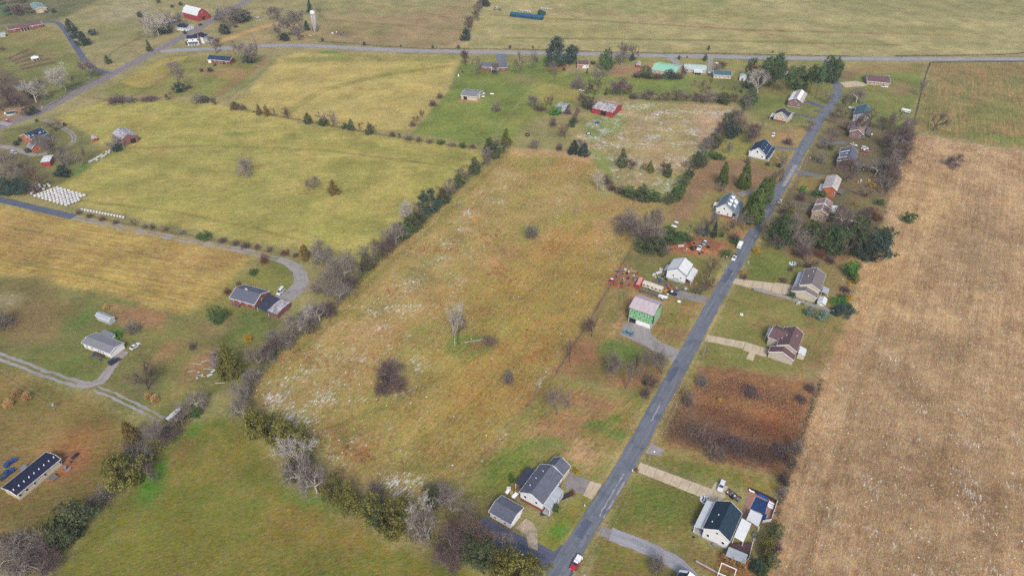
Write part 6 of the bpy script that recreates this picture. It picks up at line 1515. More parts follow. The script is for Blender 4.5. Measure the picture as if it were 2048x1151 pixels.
# pines at the head of the lane
row([('pinef', 1530, 168, 38, 56), ('pinef', 1552, 158, 30, 52), ('pine', 1546, 182, 22, 58), ('pine', 1572, 188, 24, 56), ('pinef', 1594, 180, 34, 48), ('pine', 1617, 190, 22, 60), ('pine', 1630, 196, 20, 68), ('pinef', 1650, 162, 28, 52), ('pinef', 1665, 166, 28, 52), ('dark', 1497, 176, 24, 36), ('white', 1514, 190, 46, 56), ('cedar', 1500, 205, 40, 30), ('tall', 1520, 180, 30, 40), ('pine', 1500, 160, 22, 42)], 'in the clump heading the lane', 'pine clump at the head of the lane', 'the left')
row([('bare', 1653, 207, 22, 30), ('wide', 1712, 205, 40, 40), ('barep', 1690, 218, 28, 28), ('barep', 1671, 246, 26, 32), ('barep', 1680, 236, 30, 26), ('bare', 1694, 260, 22, 24), ('bareb', 1710, 270, 30, 50), ('barep', 1722, 262, 26, 40), ('bare', 1657, 290, 26, 44), ('shrubg', 1645, 296, 24, 26), ('bareb', 1765, 262, 36, 40), ('bare', 1788, 255, 28, 40), ('widep', 1790, 300, 56, 52), ('bareb', 1740, 245, 30, 34), ('dark', 1820, 262, 14, 20)], 'among the far east houses', 'bare trees among the far east houses', 'the lane')
# wood belt along the tan field
hedge([(1812, 262), (1800, 300), (1785, 335), (1772, 370), (1764, 395)], 16, ['widep', 'bareb', 'barep', 'bare', 'wideb'], (30, 48), (34, 54), 'in the wood belt beside the tan field', 'wood belt beside the tan field', 'the top', 12, 10)
row([('shrubg', 1640, 325, 26, 30), ('bareb', 1700, 340, 40, 30), ('bare', 1715, 345, 36, 34), ('wide', 1750, 350, 44, 40), ('barep', 1690, 362, 34, 30), ('gbush', 1660, 298, 14, 8), ('gbush', 1630, 390, 16, 12), ('gbush', 1645, 392, 16, 12), ('brbush', 1604, 386, 14, 16), ('ybush', 1711, 410, 6, 8), ('shrubr', 1740, 430, 34, 20), ('shrubr', 1755, 440, 26, 18), ('bareb', 1730, 395, 30, 24), ('gbush', 1758, 408, 18, 10), ('shrubp', 1600, 400, 24, 20)], 'behind the snow-dusted houses', 'bushes behind the snow-dusted houses', 'the top')
row([('bareb', 1560, 430, 34, 36), ('bare', 1590, 440, 40, 44), ('olive', 1570, 460, 34, 52), ('bare', 1590, 478, 44, 56), ('wide', 1600, 500, 50, 60), ('pinef', 1560, 490, 46, 60), ('roundc', 1620, 490, 40, 44), ('tall', 1572, 500, 26, 60), ('barep', 1545, 495, 36, 34), ('barep', 1650, 470, 44, 44), ('bareb', 1640, 500, 44, 40), ('pinef', 1665, 505, 50, 56), ('bareb', 1690, 510, 50, 46), ('cedar', 1700, 490, 46, 60), ('cedar', 1715, 512, 40, 50), ('roundd', 1742, 518, 56, 62), ('roundc', 1762, 500, 36, 50), ('cedar', 1725, 470, 30, 40), ('bareb', 1690, 470, 44, 40), ('bare', 1655, 440, 36, 34), ('gbush', 1655, 440, 26, 18), ('barep', 1720, 440, 40, 26), ('wide', 1680, 450, 40, 40), ('gbush', 1620, 470, 30, 28), ('bare', 1540, 470, 34, 40), ('barep', 1670, 430, 34, 26), ('barep', 1612, 524, 44, 32), ('shrubr', 1640, 512, 30, 16), ('shrubp', 1660, 524, 26, 14)], 'in the tan field thicket', 'mixed thicket left of the tan field', 'the lane')
# evergreens and trees by the white gabled house
row([('arbor', 1444, 370, 25, 46), ('arbor', 1486, 376, 28, 52)], 'on the bare brown lawn', 'two conical evergreens on the brown lawn', 'the left')
row([('arbor', 1507, 446, 40, 68), ('arbor', 1496, 436, 30, 54), ('arbor', 1520, 408, 30, 54), ('arbor', 1532, 404, 27, 54)], 'in the row by the white gabled house', 'roadside row of conical evergreens', 'the near end')
row([('bare', 1485, 458, 36, 36), ('spruce', 1427, 473, 14, 34), ('spruce', 1411, 470, 14, 24), ('bareb', 1455, 470, 24, 36), ('gbush', 1443, 473, 12, 9), ('bare', 1418, 458, 26, 44), ('shrubg', 1400, 470, 26, 34), ('shrubp', 1468, 480, 30, 16), ('gbush', 1470, 486, 22, 10), ('tallb', 1378, 465, 8, 20), ('bare', 1440, 385, 20, 22)], 'below the white gabled house', 'plants below the white gabled house', 'the right')
row([('bare', 1312, 460, 36, 46), ('tall', 1308, 462, 24, 56), ('bare', 1290, 470, 40, 50), ('barep', 1276, 495, 44, 46), ('bare', 1300, 495, 44, 50), ('roundc', 1310, 505, 40, 30), ('roundc', 1290, 500, 40, 26), ('gbush', 1340, 478, 44, 18), ('gbush', 1364, 480, 30, 14), ('barep', 1376, 480, 26, 14), ('shrubg', 1325, 505, 34, 22), ('wide', 1285, 480, 40, 40)], 'in the scrub beside the red dirt lot', 'scrub beside the red dirt lot', 'the left')
row([('bareb', 1418, 555, 34, 40), ('bareb', 1412, 580, 40, 40), ('bareb', 1400, 590, 30, 30)], 'right of the junk yard house', 'bare trees right of the junk yard house', 'the top')
P_('gbush', 1451, 512, 20, 12, 'green bush beside the utility pole near the white pickup with trailer')
P_('ybush', 1513, 506, 12, 12, 'bright yellow-green bush on the right verge of the lane')
P_('ybush', 1483, 549, 10, 10, 'orange-yellow shrub at the mouth of the taupe-roofed house drive')
P_('shrubp', 1487, 556, 18, 10, 'purple shrub bed at the mouth of the taupe-roofed house drive')
# snowy paddock borders
row([('cedar', 1243, 334, 24, 36), ('barep', 1262, 340, 28, 28), ('olive', 1299, 344, 18, 24), ('bareb', 1326, 350, 26, 32), ('cedar', 1335, 352, 20, 28), ('barep', 1373, 352, 26, 34), ('bareb', 1288, 340, 14, 16)], 'between the two snow-streaked fields', 'trees between the two snow-streaked fields', 'the left')
row([('shrubp', 1224, 380, 24, 16), ('shrub', 1240, 386, 30, 18), ('gbush', 1258, 392, 30, 18), ('cedar', 1284, 400, 40, 32), ('gbush', 1305, 400, 30, 18), ('roundc', 1340, 406, 24, 22), ('gbush', 1352, 400, 24, 26), ('gbush', 1360, 386, 22, 22), ('roundc', 1368, 370, 22, 22), ('gbush', 1376, 358, 18, 18)], 'round the small snowy paddock', 'hedge round the small snowy paddock', 'the left')
hedge([(1490, 216), (1470, 240), (1455, 262), (1425, 290), (1404, 318), (1392, 340)], 13, ['bareb', 'barep', 'roundc', 'bare', 'shrubp'], (24, 36), (22, 36), 'in the hedge right of the snow-streaked field', 'hedge right of the snow-streaked field', 'the top', 21, 5)
row([('barep', 1495, 285, 40, 36), ('barep', 1510, 272, 40, 34), ('bareb', 1475, 270, 40, 40), ('roundd', 1462, 275, 30, 30), ('gbush', 1433, 316, 26, 9), ('bare', 1458, 310, 20, 30)], 'left of the white house with the dormers', 'trees left of the dormered white house', 'the right')
row([('shrub', 1495, 326, 14, 18), ('gbush', 1535, 330, 10, 6), ('bare', 1562, 335, 26, 34), ('tall', 1557, 365, 22, 40), ('bareb', 1548, 378, 26, 44), ('shrubp', 1575, 288, 24, 16), ('bare', 1615, 262, 22, 30), ('dark', 1558, 334, 10, 8)], 'beside the drive of the dormered white house', 'plants by the dormered white house drive', 'the house')
row([('shrub', 1144, 305, 20, 20), ('dark', 1148, 308, 24, 28), ('dark', 1168, 312, 26, 26), ('shrubp', 1118, 300, 18, 16), ('bare', 1160, 302, 26, 30), ('bareb', 1130, 276, 24, 34), ('gbush', 1144, 254, 14, 18), ('shrubp', 1148, 245, 18, 20), ('bareb', 1153, 240, 18, 32), ('barep', 1172, 220, 34, 32), ('roundc', 1175, 215, 26, 22), ('bareb', 1165, 205, 24, 24)], 'on the fence line left of the red barn', 'bushes left of the red barn', 'the bottom')
row([('bare', 1064, 217, 26, 28), ('tallb', 1092, 216, 18, 24), ('tallb', 1102, 214, 16, 24), ('shrub', 1080, 220, 30, 14), ('brbush', 1112, 229, 22, 16), ('shrubp', 1136, 228, 18, 14)], 'round the tumbledown shed', 'bushes round the tumbledown shed', 'the left')
# trees between green building and brush lot
row([('bareb', 1183, 672, 34, 48), ('tallb', 1139, 724, 22, 50), ('bare', 1215, 756, 44, 60), ('tall', 1252, 778, 36, 64), ('tall', 1280, 756, 30, 70), ('tallb', 1266, 756, 24, 58), ('bare', 1324, 748, 50, 54), ('shrub', 1302, 770, 36, 26), ('dbush', 1291, 768, 12, 8), ('shrubp', 1290, 790, 26, 14)], 'in the grove below the green workshop', 'grove below the green workshop', 'the left')
P_('bare', 1114, 830, 44, 58, 'bare grey tree alone on the lot above the slate-roofed house')
P_('gbush', 1024, 964, 12, 16, 'small green shrub beside the rear porch of the slate-roofed house')
P_('gbush', 1112, 1022, 14, 14, 'round sage bush in the front bed of the slate-roofed house')
P_('shrubr', 1145, 988, 14, 10, 'red shrub where the front bed meets the concrete drive')
P_('ybush', 1152, 946, 9, 9, 'small yellow-green shrub behind the slate-roofed house garage')
P_('shrubr', 1273, 942, 9, 10, 'red shrub at the mouth of the pool house drive')
P_('shrubg', 1312, 1138, 40, 34, 'round grey bare bush in the lawn at the bottom of the picture')
# brush lot shrubs
row([('shrubg', 1402, 770, 30, 30), ('shrubg', 1376, 810, 28, 36), ('shrubp', 1500, 785, 46, 8), ('shrubp', 1600, 800, 30, 12), ('shrub', 1400, 870, 60, 9), ('shrubp', 1470, 890, 60, 9), ('shrubp', 1560, 905, 50, 14), ('shrubg', 1590, 905, 34, 36), ('shrub', 1430, 905, 60, 8), ('ybush', 1438, 802, 7, 8), ('shrubp', 1620, 780, 26, 16)],
    'in the rusty brush lot', 'shrubs in the rusty brush lot', 'the top')
row([('shrubp', 1565, 965, 30, 36), ('shrubg', 1562, 992, 28, 26), ('gbush', 1570, 975, 10, 10), ('shrub', 1582, 930, 30, 24)], 'at the tan field edge above the pool', 'bushes above the pool', 'the top')
row([('roundc', 1548, 1075, 30, 26), ('roundo', 1532, 1095, 28, 28), ('shrubp', 1550, 1100, 30, 24), ('roundo', 1530, 1120, 24, 26), ('dark', 1512, 1140, 30, 28), ('gbush', 1522, 1150, 26, 18), ('roundc', 1540, 1130, 28, 26)], 'between the pool house and the tan field', 'bushes behind the pool house', 'the top')
# taupe house garden
row([('bareb', 1615, 540, 40, 30), ('brbush', 1700, 548, 28, 28), ('gbush', 1702, 556, 22, 18), ('roundo', 1708, 565, 16, 14), ('ybush', 1698, 568, 7, 8), ('ybush', 1696, 600, 11, 12), ('gbush', 1684, 598, 20, 10), ('brbush', 1680, 608, 30, 9), ('dbush', 1690, 626, 36, 14), ('shrubp', 1615, 534, 18, 10), ('shrubp', 1580, 540, 14, 9), ('shrubr', 1715, 535, 16, 14), ('shrubp', 1690, 582, 26, 12), ('gbush', 1583, 596, 14, 11), ('dbush', 1672, 626, 26, 12), ('shrubp', 1566, 562, 20, 9)], 'in the garden of the taupe-roofed house', 'garden of the taupe-roofed house', 'the top')
row([('blue', 1618, 630, 20, 16), ('blue', 1643, 637, 22, 18)], 'below the grey plank fence', 'two blue spruce bushes', 'the left')
# straw clumps
row([('plume', 34, 790, 18, 15), ('plume', 55, 798, 20, 17), ('plume', 19, 812, 22, 17)], 'in the lower left field', 'three straw clumps in the lower left field', 'the right')
row([('plume', 297, 795, 14, 12), ('plume', 311, 801, 18, 14)], 'below the bare brown tree', 'two straw clumps below the bare tree', 'the left')
P_('plume', 213, 617, 14, 11, 'single straw clump behind the light grey shed')
row([('plume', 1447, 1120, 18, 12), ('plume', 1463, 1127, 18, 13), ('plume', 1483, 1134, 20, 14), ('plume', 1496, 1128, 12, 10)], 'by the pool house deck', 'straw clumps at the pool house deck', 'the left')
row([('plume', 1527, 424, 7, 7), ('plume', 1521, 434, 7, 7), ('plume', 1504, 455, 7, 7)], 'by the roadside evergreens', 'straw clumps by the roadside evergreens', 'the top')
# uncountable undergrowth
brush('undergrowth', [(985, 312), (940, 352), (890, 400), (840, 448), (790, 492), (740, 535), (700, 580)], 20, 2.2, 6500, [('cedar', .45, 0), ('twig_brown', .5, 1), ('green', .2, 0)], 'tangled undergrowth along the hedgerow between pasture and meadow', 1)
brush('undergrowth', [(690, 592), (650, 632), (600, 665), (555, 705), (520, 745), (490, 790)], 24, 2.0, 5500, [('twig_grey', .55, 1), ('twig_brown', .45, 1), ('green', .16, 0)], 'grey tangled undergrowth below the carport house hedgerow', 2)
brush('undergrowth', [(490, 838), (545, 872), (600, 920), (650, 975), (720, 1020), (800, 1060), (880, 1085), (960, 1115), (1040, 1155)], 32, 2.4, 8000, [('olive', .3, 0), ('twig_grey', .5, 1), ('twig_purple', .4, 1)], 'tangled undergrowth along the bottom hedgerow', 3)
brush('undergrowth', [(400, 815), (340, 870), (290, 930), (240, 975), (180, 1025), (120, 1075), (40, 1140)], 30, 2.2, 6500, [('olive', .28, 0), ('twig_grey', .5, 1), ('twig_purple', .4, 1)], 'tangled undergrowth along the lower left hedgerow', 4)
brush('undergrowth', [(1360, 860), (1420, 880), (1480, 900), (1560, 915)], 64, .9, 15000, [('twig_purple', .5, 1), ('twig_brown', .5, 1), ('twig_red', .2, 1)], 'knee-high dark purple brambles along the low side of the brush lot', 5, twig=.5)
brush('undergrowth', [(1372, 770), (1352, 830), (1335, 880)], 36, .8, 5000, [('weed_tan', .3, 1), ('twig_brown', .5, 1), ('twig_purple', .3, 1)], 'tan and brown weeds on the lane side of the brush lot', 19, twig=.45)
brush('undergrowth', [(1400, 815), (1470, 840), (1540, 860), (1600, 880)], 60, .7, 11000, [('weed_rust', .55, 1), ('twig_red', .3, 1), ('twig_brown', .25, 1)], 'rust-coloured weeds across the middle of the brush lot', 20, twig=.4)
brush('undergrowth', [(1860, 127), (1849, 160), (1838, 205), (1826, 250), (1821, 266)], 3, .9, 2500, [('twig_purple', .6, 1), ('twig_brown', .5, 1)], 'weeds along the fence left of the striped paddock', 21)
brush('undergrowth', [(1862, 126), (1960, 125), (2060, 124)], 2, 1.0, 2000, [('twig_purple', .6, 1), ('twig_brown', .5, 1)], 'weeds along the fence above the striped paddock', 22)
brush('undergrowth', [(1420, 780), (1500, 780), (1560, 800), (1600, 850)], 70, .8, 12000, [('weed_rust', .4, 1), ('twig_red', .3, 1), ('twig_purple', .35, 1), ('weed_tan', .25, 1)], 'rust and purple weeds over the upper side of the brush lot', 18, twig=.45)
brush('undergrowth', [(1560, 440), (1600, 480), (1660, 500), (1720, 490), (1740, 450)], 60, 1.8, 7000, [('cedar', .3, 0), ('twig_purple', .45, 1), ('twig_brown', .4, 1)], 'dark undergrowth of the thicket left of the tan field', 6)
brush('undergrowth', [(1645, 760), (1625, 810), (1600, 880), (1580, 940), (1562, 1000), (1548, 1060)], 14, 1.3, 3500, [('twig_purple', .5, 1), ('weed_tan', .3, 1), ('cedar', .15, 0)], 'purple bramble strip along the edge of the tan field', 7)
brush('undergrowth', [(1812, 265), (1795, 320), (1775, 380), (1768, 430)], 16, 1.6, 4000, [('twig_purple', .5, 1), ('twig_brown', .4, 1)], 'brush at the foot of the wood belt', 8)
brush('undergrowth', [(465, 217), (560, 234), (660, 252), (760, 270), (860, 285), (955, 298)], 7, 1.3, 4500, [('twig_brown', .55, 1), ('twig_purple', .3, 1), ('cedar', .15, 0)], 'low brush below the yellow field', 9)
brush('undergrowth', [(150, 425), (260, 450), (400, 475), (520, 500), (600, 515)], 7, .9, 3200, [('twig_brown', .5, 1), ('twig_purple', .4, 1)], 'low brush along the gravel farm track', 10)
brush('undergrowth', [(1290, 485), (1330, 490), (1350, 478), (1380, 478)], 26, 1.6, 3500, [('green', .35, 0), ('twig_grey', .4, 1), ('twig_purple', .4, 1)], 'brush heap beside the red dirt lot', 11)
brush('undergrowth', [(1260, 197), (1330, 201), (1420, 205), (1488, 208), (1455, 265), (1400, 330), (1372, 365), (1345, 402), (1290, 400), (1235, 384)], 9, 1.6, 6000, [('twig_brown', .5, 1), ('twig_purple', .35, 1), ('cedar', .3, 0)], 'hedge brush round the snow-streaked fields', 12)
brush('undergrowth', [(636, 84), (700, 88), (760, 93), (860, 98), (1000, 99), (1150, 103), (1300, 107), (1420, 108), (1560, 111), (1700, 113)], 3.0, 1.6, 14000, [('twig_brown', .4, 1), ('twig_purple', .7, 1)], 'brown verge weeds along the far side of the county road', 13)
brush('undergrowth', [(1790, 113), (1900, 112), (2000, 110), (2060, 106)], 4, 1.7, 4500, [('twig_brown', .4, 1), ('twig_purple', .7, 1)], 'verge weeds at the right end of the county road', 14)
brush('undergrowth', [(165, 193), (200, 198), (240, 203), (300, 201), (345, 198)], 8, 1.2, 2500, [('twig_brown', .5, 1), ('weed_tan', .4, 1)], 'brown ditch weeds above the west pasture', 15)
brush('undergrowth', [(60, 222), (110, 205), (140, 184), (175, 168), (210, 150)], 8, 1.0, 2200, [('twig_purple', .5, 1), ('twig_brown', .4, 1)], 'creek bank weeds beside the highway', 16)
brush('undergrowth', [(215, 118), (225, 105), (255, 88), (290, 72), (310, 62)], 4, 1.0, 1500, [('twig_red', .4, 1), ('twig_brown', .5, 1)], 'brown ditch line crossing the far pasture', 17)
# small rust-coloured weed clumps scattered over the meadow, far too many to count
def weed_clumps():
    rs = np.random.RandomState(77)
    W = atn(MEADOW)
    P = []
    while len(P) < 900:
        q = W.min(0) + rs.rand(2) * (W.max(0) - W.min(0))
        if seg_sdf(q[None], W)[0] > 3: P.append(q)
    P = np.array(P)
    cl = []
    for cx, cy, n in [(855, 500, 30), (1000, 545, 50), (960, 620, 40), (640, 720, 20), (575, 710, 12), (705, 905, 26), (720, 912, 18), (870, 905, 16), (1075, 715, 30), (960, 690, 30), (940, 715, 20), (990, 470, 26), (905, 500, 26), (1010, 620, 20), (780, 590, 12), (985, 485, 20)]:
        c = atn([(cx, cy)])[0]; cl.append(c + rs.randn(n, 2) * [4.5, 2.5])
    P = np.concatenate([P[:260]] + cl)
    A0, A1 = [], []
    for p in P:
        n = rs.randint(10, 34); h = .35 + .5 * rs.rand()
        b = np.column_stack([p[0] + rs.randn(n) * .35, p[1] + rs.randn(n) * .35, np.zeros(n)])
        e = np.column_stack([rs.randn(n) * .3, rs.randn(n) * .3, h * (.5 + .6 * rs.rand(n))])
        A0.append(b); A1.append(b + e)
    A0, A1 = np.concatenate(A0), np.concatenate(A1)
    V, F = blades(A0, A1, .06 + .06 * rs.rand(len(A0)), rs)
    tag(link('weed_clumps', npmesh('weed_clumps', V, F), LM['weed_rust']), 'rust-brown dead weed clumps scattered over the meadow', 'weeds', kind='stuff')
    n = 42000
    q = W.min(0) + rs.rand(n * 2, 2) * (W.max(0) - W.min(0))
    q = q[seg_sdf(q, W) > 2][:n]
    b = np.column_stack([q, np.zeros(len(q))]); e = np.column_stack([rs.randn(len(q)) * .22, rs.randn(len(q)) * .22, .18 + .35 * rs.rand(len(q))])
    V, F = blades(b, b + e, .05 + .06 * rs.rand(len(q)), rs)
    tag(link('dry_grass', npmesh('dry_grass', V, F), LM['weed_tan']), 'dry tufted grass over the whole weedy meadow', 'grass', kind='stuff')
    W2 = atn([(1830, 275), (2040, 305), (2120, 315), (2120, 1180), (1560, 1180), (1600, 890), (1648, 765), (1700, 640), (1726, 525), (1772, 480), (1780, 400), (1812, 310)])
    n = 90000
    q = W2.min(0) + rs.rand(n * 2, 2) * (W2.max(0) - W2.min(0))
    q = q[seg_sdf(q, W2) > .5][:n]
    b = np.column_stack([q, np.zeros(len(q))]); e = np.column_stack([rs.randn(len(q)) * .25, rs.randn(len(q)) * .25, .25 + .45 * rs.rand(len(q))])
    V, F = blades(b, b + e, .05 + .07 * rs.rand(len(q)), rs)
    tag(link('sedge_grass', npmesh('sedge_grass', V, F), LM['grass']), 'tall dry broom sedge covering the tan field', 'grass', kind='stuff')
weed_clumps()
# ------------------------------------------------------------------ vehicles
def paint(name, c): return mat('paint_' + name, rgb(*c), rgb(*[int(x * .92) for x in c]), .8, .3, .5)
PAINT = {'white': paint('white', (236, 240, 244)), 'red': paint('red', (190, 44, 60)), 'blue': paint('blue', (34, 74, 150)), 'navy': paint('navy', (42, 54, 78)), 'steel': paint('steel', (112, 156, 176)), 'black': paint('black', (40, 42, 50)), 'grey': paint('grey', (160, 168, 176)), 'teal': paint('teal', (40, 84, 104)), 'crimson': paint('crimson', (180, 40, 70)), 'green': paint('green', (120, 170, 150)), 'orange': paint('orange', (226, 130, 40)), 'cream': paint('cream', (230, 222, 204))}
TYRE, RIM, LAMP, TAIL = mat('tyre_rubber', rgb(40, 40, 44), rgb(30, 30, 34), 3, .9), mat('wheel_rim', rgb(170, 172, 176), rgb(140, 142, 146), 2, .4, .5, metal=.6), mat('headlamp_glass', rgb(226, 230, 232), rgb(206, 210, 214), 2, .2, .5), mat('tail_lamp', rgb(150, 24, 30), rgb(120, 18, 24), 2, .3, .5)
def taper(mb, z0, z1, k, kx=0.0):
    """pull the points above z0 in towards the centre line"""
    out = []
    for x, y, z in mb.v:
        f = max(0, min(1, (z - z0) / (z1 - z0)))
        out.append((x * (1 - kx * f), y * (1 - k * f), z))
    mb.v = out
    return mb
CAR = {}
def car_meshes(kind):
    if kind in CAR: return CAR[kind]
    L, W, H = {'sedan': (4.7, 1.85, 1.45), 'suv': (4.8, 1.95, 1.75), 'pickup': (5.6, 2.0, 1.85), 'van': (5.3, 2.0, 2.1)}[kind]
    l, w = L / 2, W / 2
    belt = {'sedan': .92, 'suv': 1.08, 'pickup': 1.12, 'van': 1.2}[kind]
    body = [(-l, .42), (-l + .1, .30), (l - .15, .30), (l, .48), (l - .04, .70), (l - .35, belt - .14), (l * .42, belt), (-l + .12, belt), (-l, belt - .12)]
    b = taper(MB().prism(body, 'y', -w, w), .55, belt, .07)
    if kind == 'pickup':
        cab = [(-.35, belt - .02), (l * .42, belt - .02), (l * .18, H), (-.2, H)]
    elif kind == 'van':
        cab = [(-l + .1, belt - .02), (l * .62, belt - .02), (l * .34, H), (-l + .2, H)]
    elif kind == 'suv':
        cab = [(-l + .12, belt - .02), (l * .44, belt - .02), (l * .14, H), (-l + .42, H)]
    else:
        cab = [(-l + .55, belt - .02), (l * .42, belt - .02), (l * .02, H), (-l * .38, H)]
    glass = taper(MB().prism(cab, 'y', -w * .9, w * .9), belt, H, .18)
    (x0, _), (x1, _), (x2, z2), (x3, _) = cab
    roof = taper(MB().box(x3 - .04, x2 + .04, -w * .76, w * .76, H - .05, H + .04), H - .05, H + .04, .06)
    pil = MB()
    for sy in (-1, 1):
        for (xa, xb) in ((x0, x3), (x1, x2), ((x0 + x1) / 2, (x2 + x3) / 2)):
            pil.tube((xa, sy * w * .9, belt), (xb, sy * w * .745, H), .055, n=4)
    wheel = MB().tube((0, -.12, 0), (0, .12, 0), .36, n=14)
    rim = MB().tube((0, -.13, 0), (0, .13, 0), .21, n=10)
    lamp = MB().box(-.04, .05, -.18, .18, -.08, .08)
    bed = None
    if kind == 'pickup':
        bed = MB().box(-l + .14, -.45, -w * .82, w * .82, belt + .005, belt + .02)
        for (a, c, d, e) in ((-l + .02, -.38, -w * .93, -w * .82), (-l + .02, -.38, w * .82, w * .93), (-l + .02, -l + .14, -w * .82, w * .82)):
            bed.box(a, c, d, e, belt - .02, belt + .16)
    CAR[kind] = dict(L=L, W=W, H=H, belt=belt, body=b.me('body'), glass=glass.me('window'), roof=roof.me('roof'), pillar=pil.me('pillar'), wheel=wheel.me('wheel', True), rim=rim.me('rim', True), lamp=lamp.me('headlight'), tail=lamp.me('tail_light'), bed=bed.me('bed') if bed else None)
    return CAR[kind]
def part(nm, me, m, parent, loc=(0, 0, 0)):
    o = bpy.data.objects.new(nm, me)
    if not me.materials: me.materials.append(None)
    C.objects.link(o); o.parent = parent; o.location = loc
    o.material_slots[0].link = 'OBJECT'; o.material_slots[0].material = m
    return o
def heading(px, py, d):
    a, b = at(px, py), at(px + d[0], py + d[1])
    return a, math.atan2(b.y - a.y, b.x - a.x)
def car(kind, col, px, py, d, label, snow=False, group=None, z=0.03):
    M = car_meshes(kind)
    p, a = heading(px, py, d)
    nm = {'sedan': 'car', 'suv': 'sport_utility_car', 'pickup': 'pickup_truck', 'van': 'van'}[kind]
    r = empty(nm, (p.x, p.y, z), a)
    tag(r, label, {'pickup': 'pickup', 'van': 'van'}.get(kind, 'car'), group)
    pm = PAINT[col]
    part('body', M['body'], pm, r); part('window', M['glass'], GLASS, r); part('roof', M['roof'], SNOW if snow else pm, r); part('pillar', M['pillar'], pm, r)
    if M['bed']: part('bed', M['bed'], SNOW if snow else mat('bed_liner', rgb(80, 82, 88)), r)
    for x in (-M['L'] * .31, M['L'] * .32):
        for y in (-M['W'] / 2 + .06, M['W'] / 2 - .06):
            w = part('wheel', M['wheel'], TYRE, r, (x, y, .36)); part('rim', M['rim'], RIM, w)
    for y in (-M['W'] * .34, M['W'] * .34):
        part('headlight', M['lamp'], LAMP, r, (M['L'] / 2 - .06, y, .66)); part('tail_light', M['tail'], TAIL, r, (-M['L'] / 2 + .0, y, .74))
    return r
car('pickup', 'red', 1152, 1128, (-8, 13), 'red pickup with snow in its bed parked at the bottom of the lane', True, z=.09)
car('suv', 'white', 1442, 974, (-4, 11), 'white car on the concrete pad by the pool house', z=.11)
car('pickup', 'white', 1468, 517, (-6, 12), 'white pickup hitched to a white trailer beside the lane')
car('pickup', 'white', 1399, 497, (-5, 8), 'white pickup in the middle of the red dirt lot')
car('sedan', 'white', 1339, 476, (-5, 7), 'white car at the green edge of the red dirt lot')
car('sedan', 'grey', 1409, 487, (-3, 5), 'small grey car behind the pickup on the red dirt lot', True)
car('suv', 'white', 1546, 272, (-3, 7), 'white car on the brown lawn above the dormered white house')
car('pickup', 'green', 1704, 219, (7, 2), 'pale green and white truck beside the teal-roofed house', True)
car('suv', 'teal', 401, 51, (5, -3), 'dark teal car driving on the highway near the red barn', z=.07)
car('suv', 'steel', 1255.5, 667, (-10, -4), 'steel-blue car on the gravel apron of the green workshop', z=.08)
car('sedan', 'black', 1345, 588, (9, 3), 'black car with snow on its roof beside the junk', True, z=.11)
car('sedan', 'red', 1223, 563, (-2, 6), 'small red car at the left end of the junk yard', True)
car('van', 'white', 562, 585, (-6, 7), 'white van on the drive behind the long brick house', z=.08)
car('sedan', 'white', 271, 694, (8, -6), 'white car on the grass right of the white mobile home')
car('suv', 'navy', 229.5, 724, (8, -5), 'dark blue car at the end of the gravel drive', z=.08)
car('sedan', 'blue', 22, 926, (23, -18), 'upper of two blue cars at the navy-roofed mobile home')
car('pickup', 'blue', 15, 949, (23, -18), 'lower blue vehicle, closest to the navy-roofed mobile home')
car('sedan', 'crimson', 16, 243, (7, 2), 'red car with pale roof at the left edge near the highway', True)
car('suv', 'white', 28.5, 307, (6, 3), 'white car on the farmyard drive below the brick garage')
car('van', 'white', 967, 193, (-2, 5), 'white van beside the beige outbuilding')
car('sedan', 'black', 472, 55, (6, -1), 'dark car under the trees between the two far roads')
car('sedan', 'white', 463, 57, (4, -1), 'white car beside the dark car under the far trees')
car('suv', 'navy', 1418, 150, (0, 5), 'dark car with white roof at the end of the narrow drive', True)
car('sedan', 'white', 1163.5, 182, (6, 1), 'white car parked below the cottage with the red awning')
car('suv', 'navy', 93, 25.5, (5, 2), 'dark car in front of the tan metal building')
car('sedan', 'white', 1559.5, 404, (4, -7), 'white car on the verge of the lane by the thicket')
car('sedan', 'white', 1707, 291, (8, 3), 'white car at the back of the grey-blue roofed house')
car('sedan', 'red', 1729, 304, (8, 1), 'red car with snowy roof behind the grey-blue roofed house', True)
car('suv', 'white', 1729, 298, (8, 1), 'white car just above the red snowy car')
car('pickup', 'white', 1768, 174.5, (8, 1), 'white truck in front of the long brick ranch house')
car('sedan', 'white', 514.5, 36, (5, 0), 'white car far off beside the hedge above the white house')
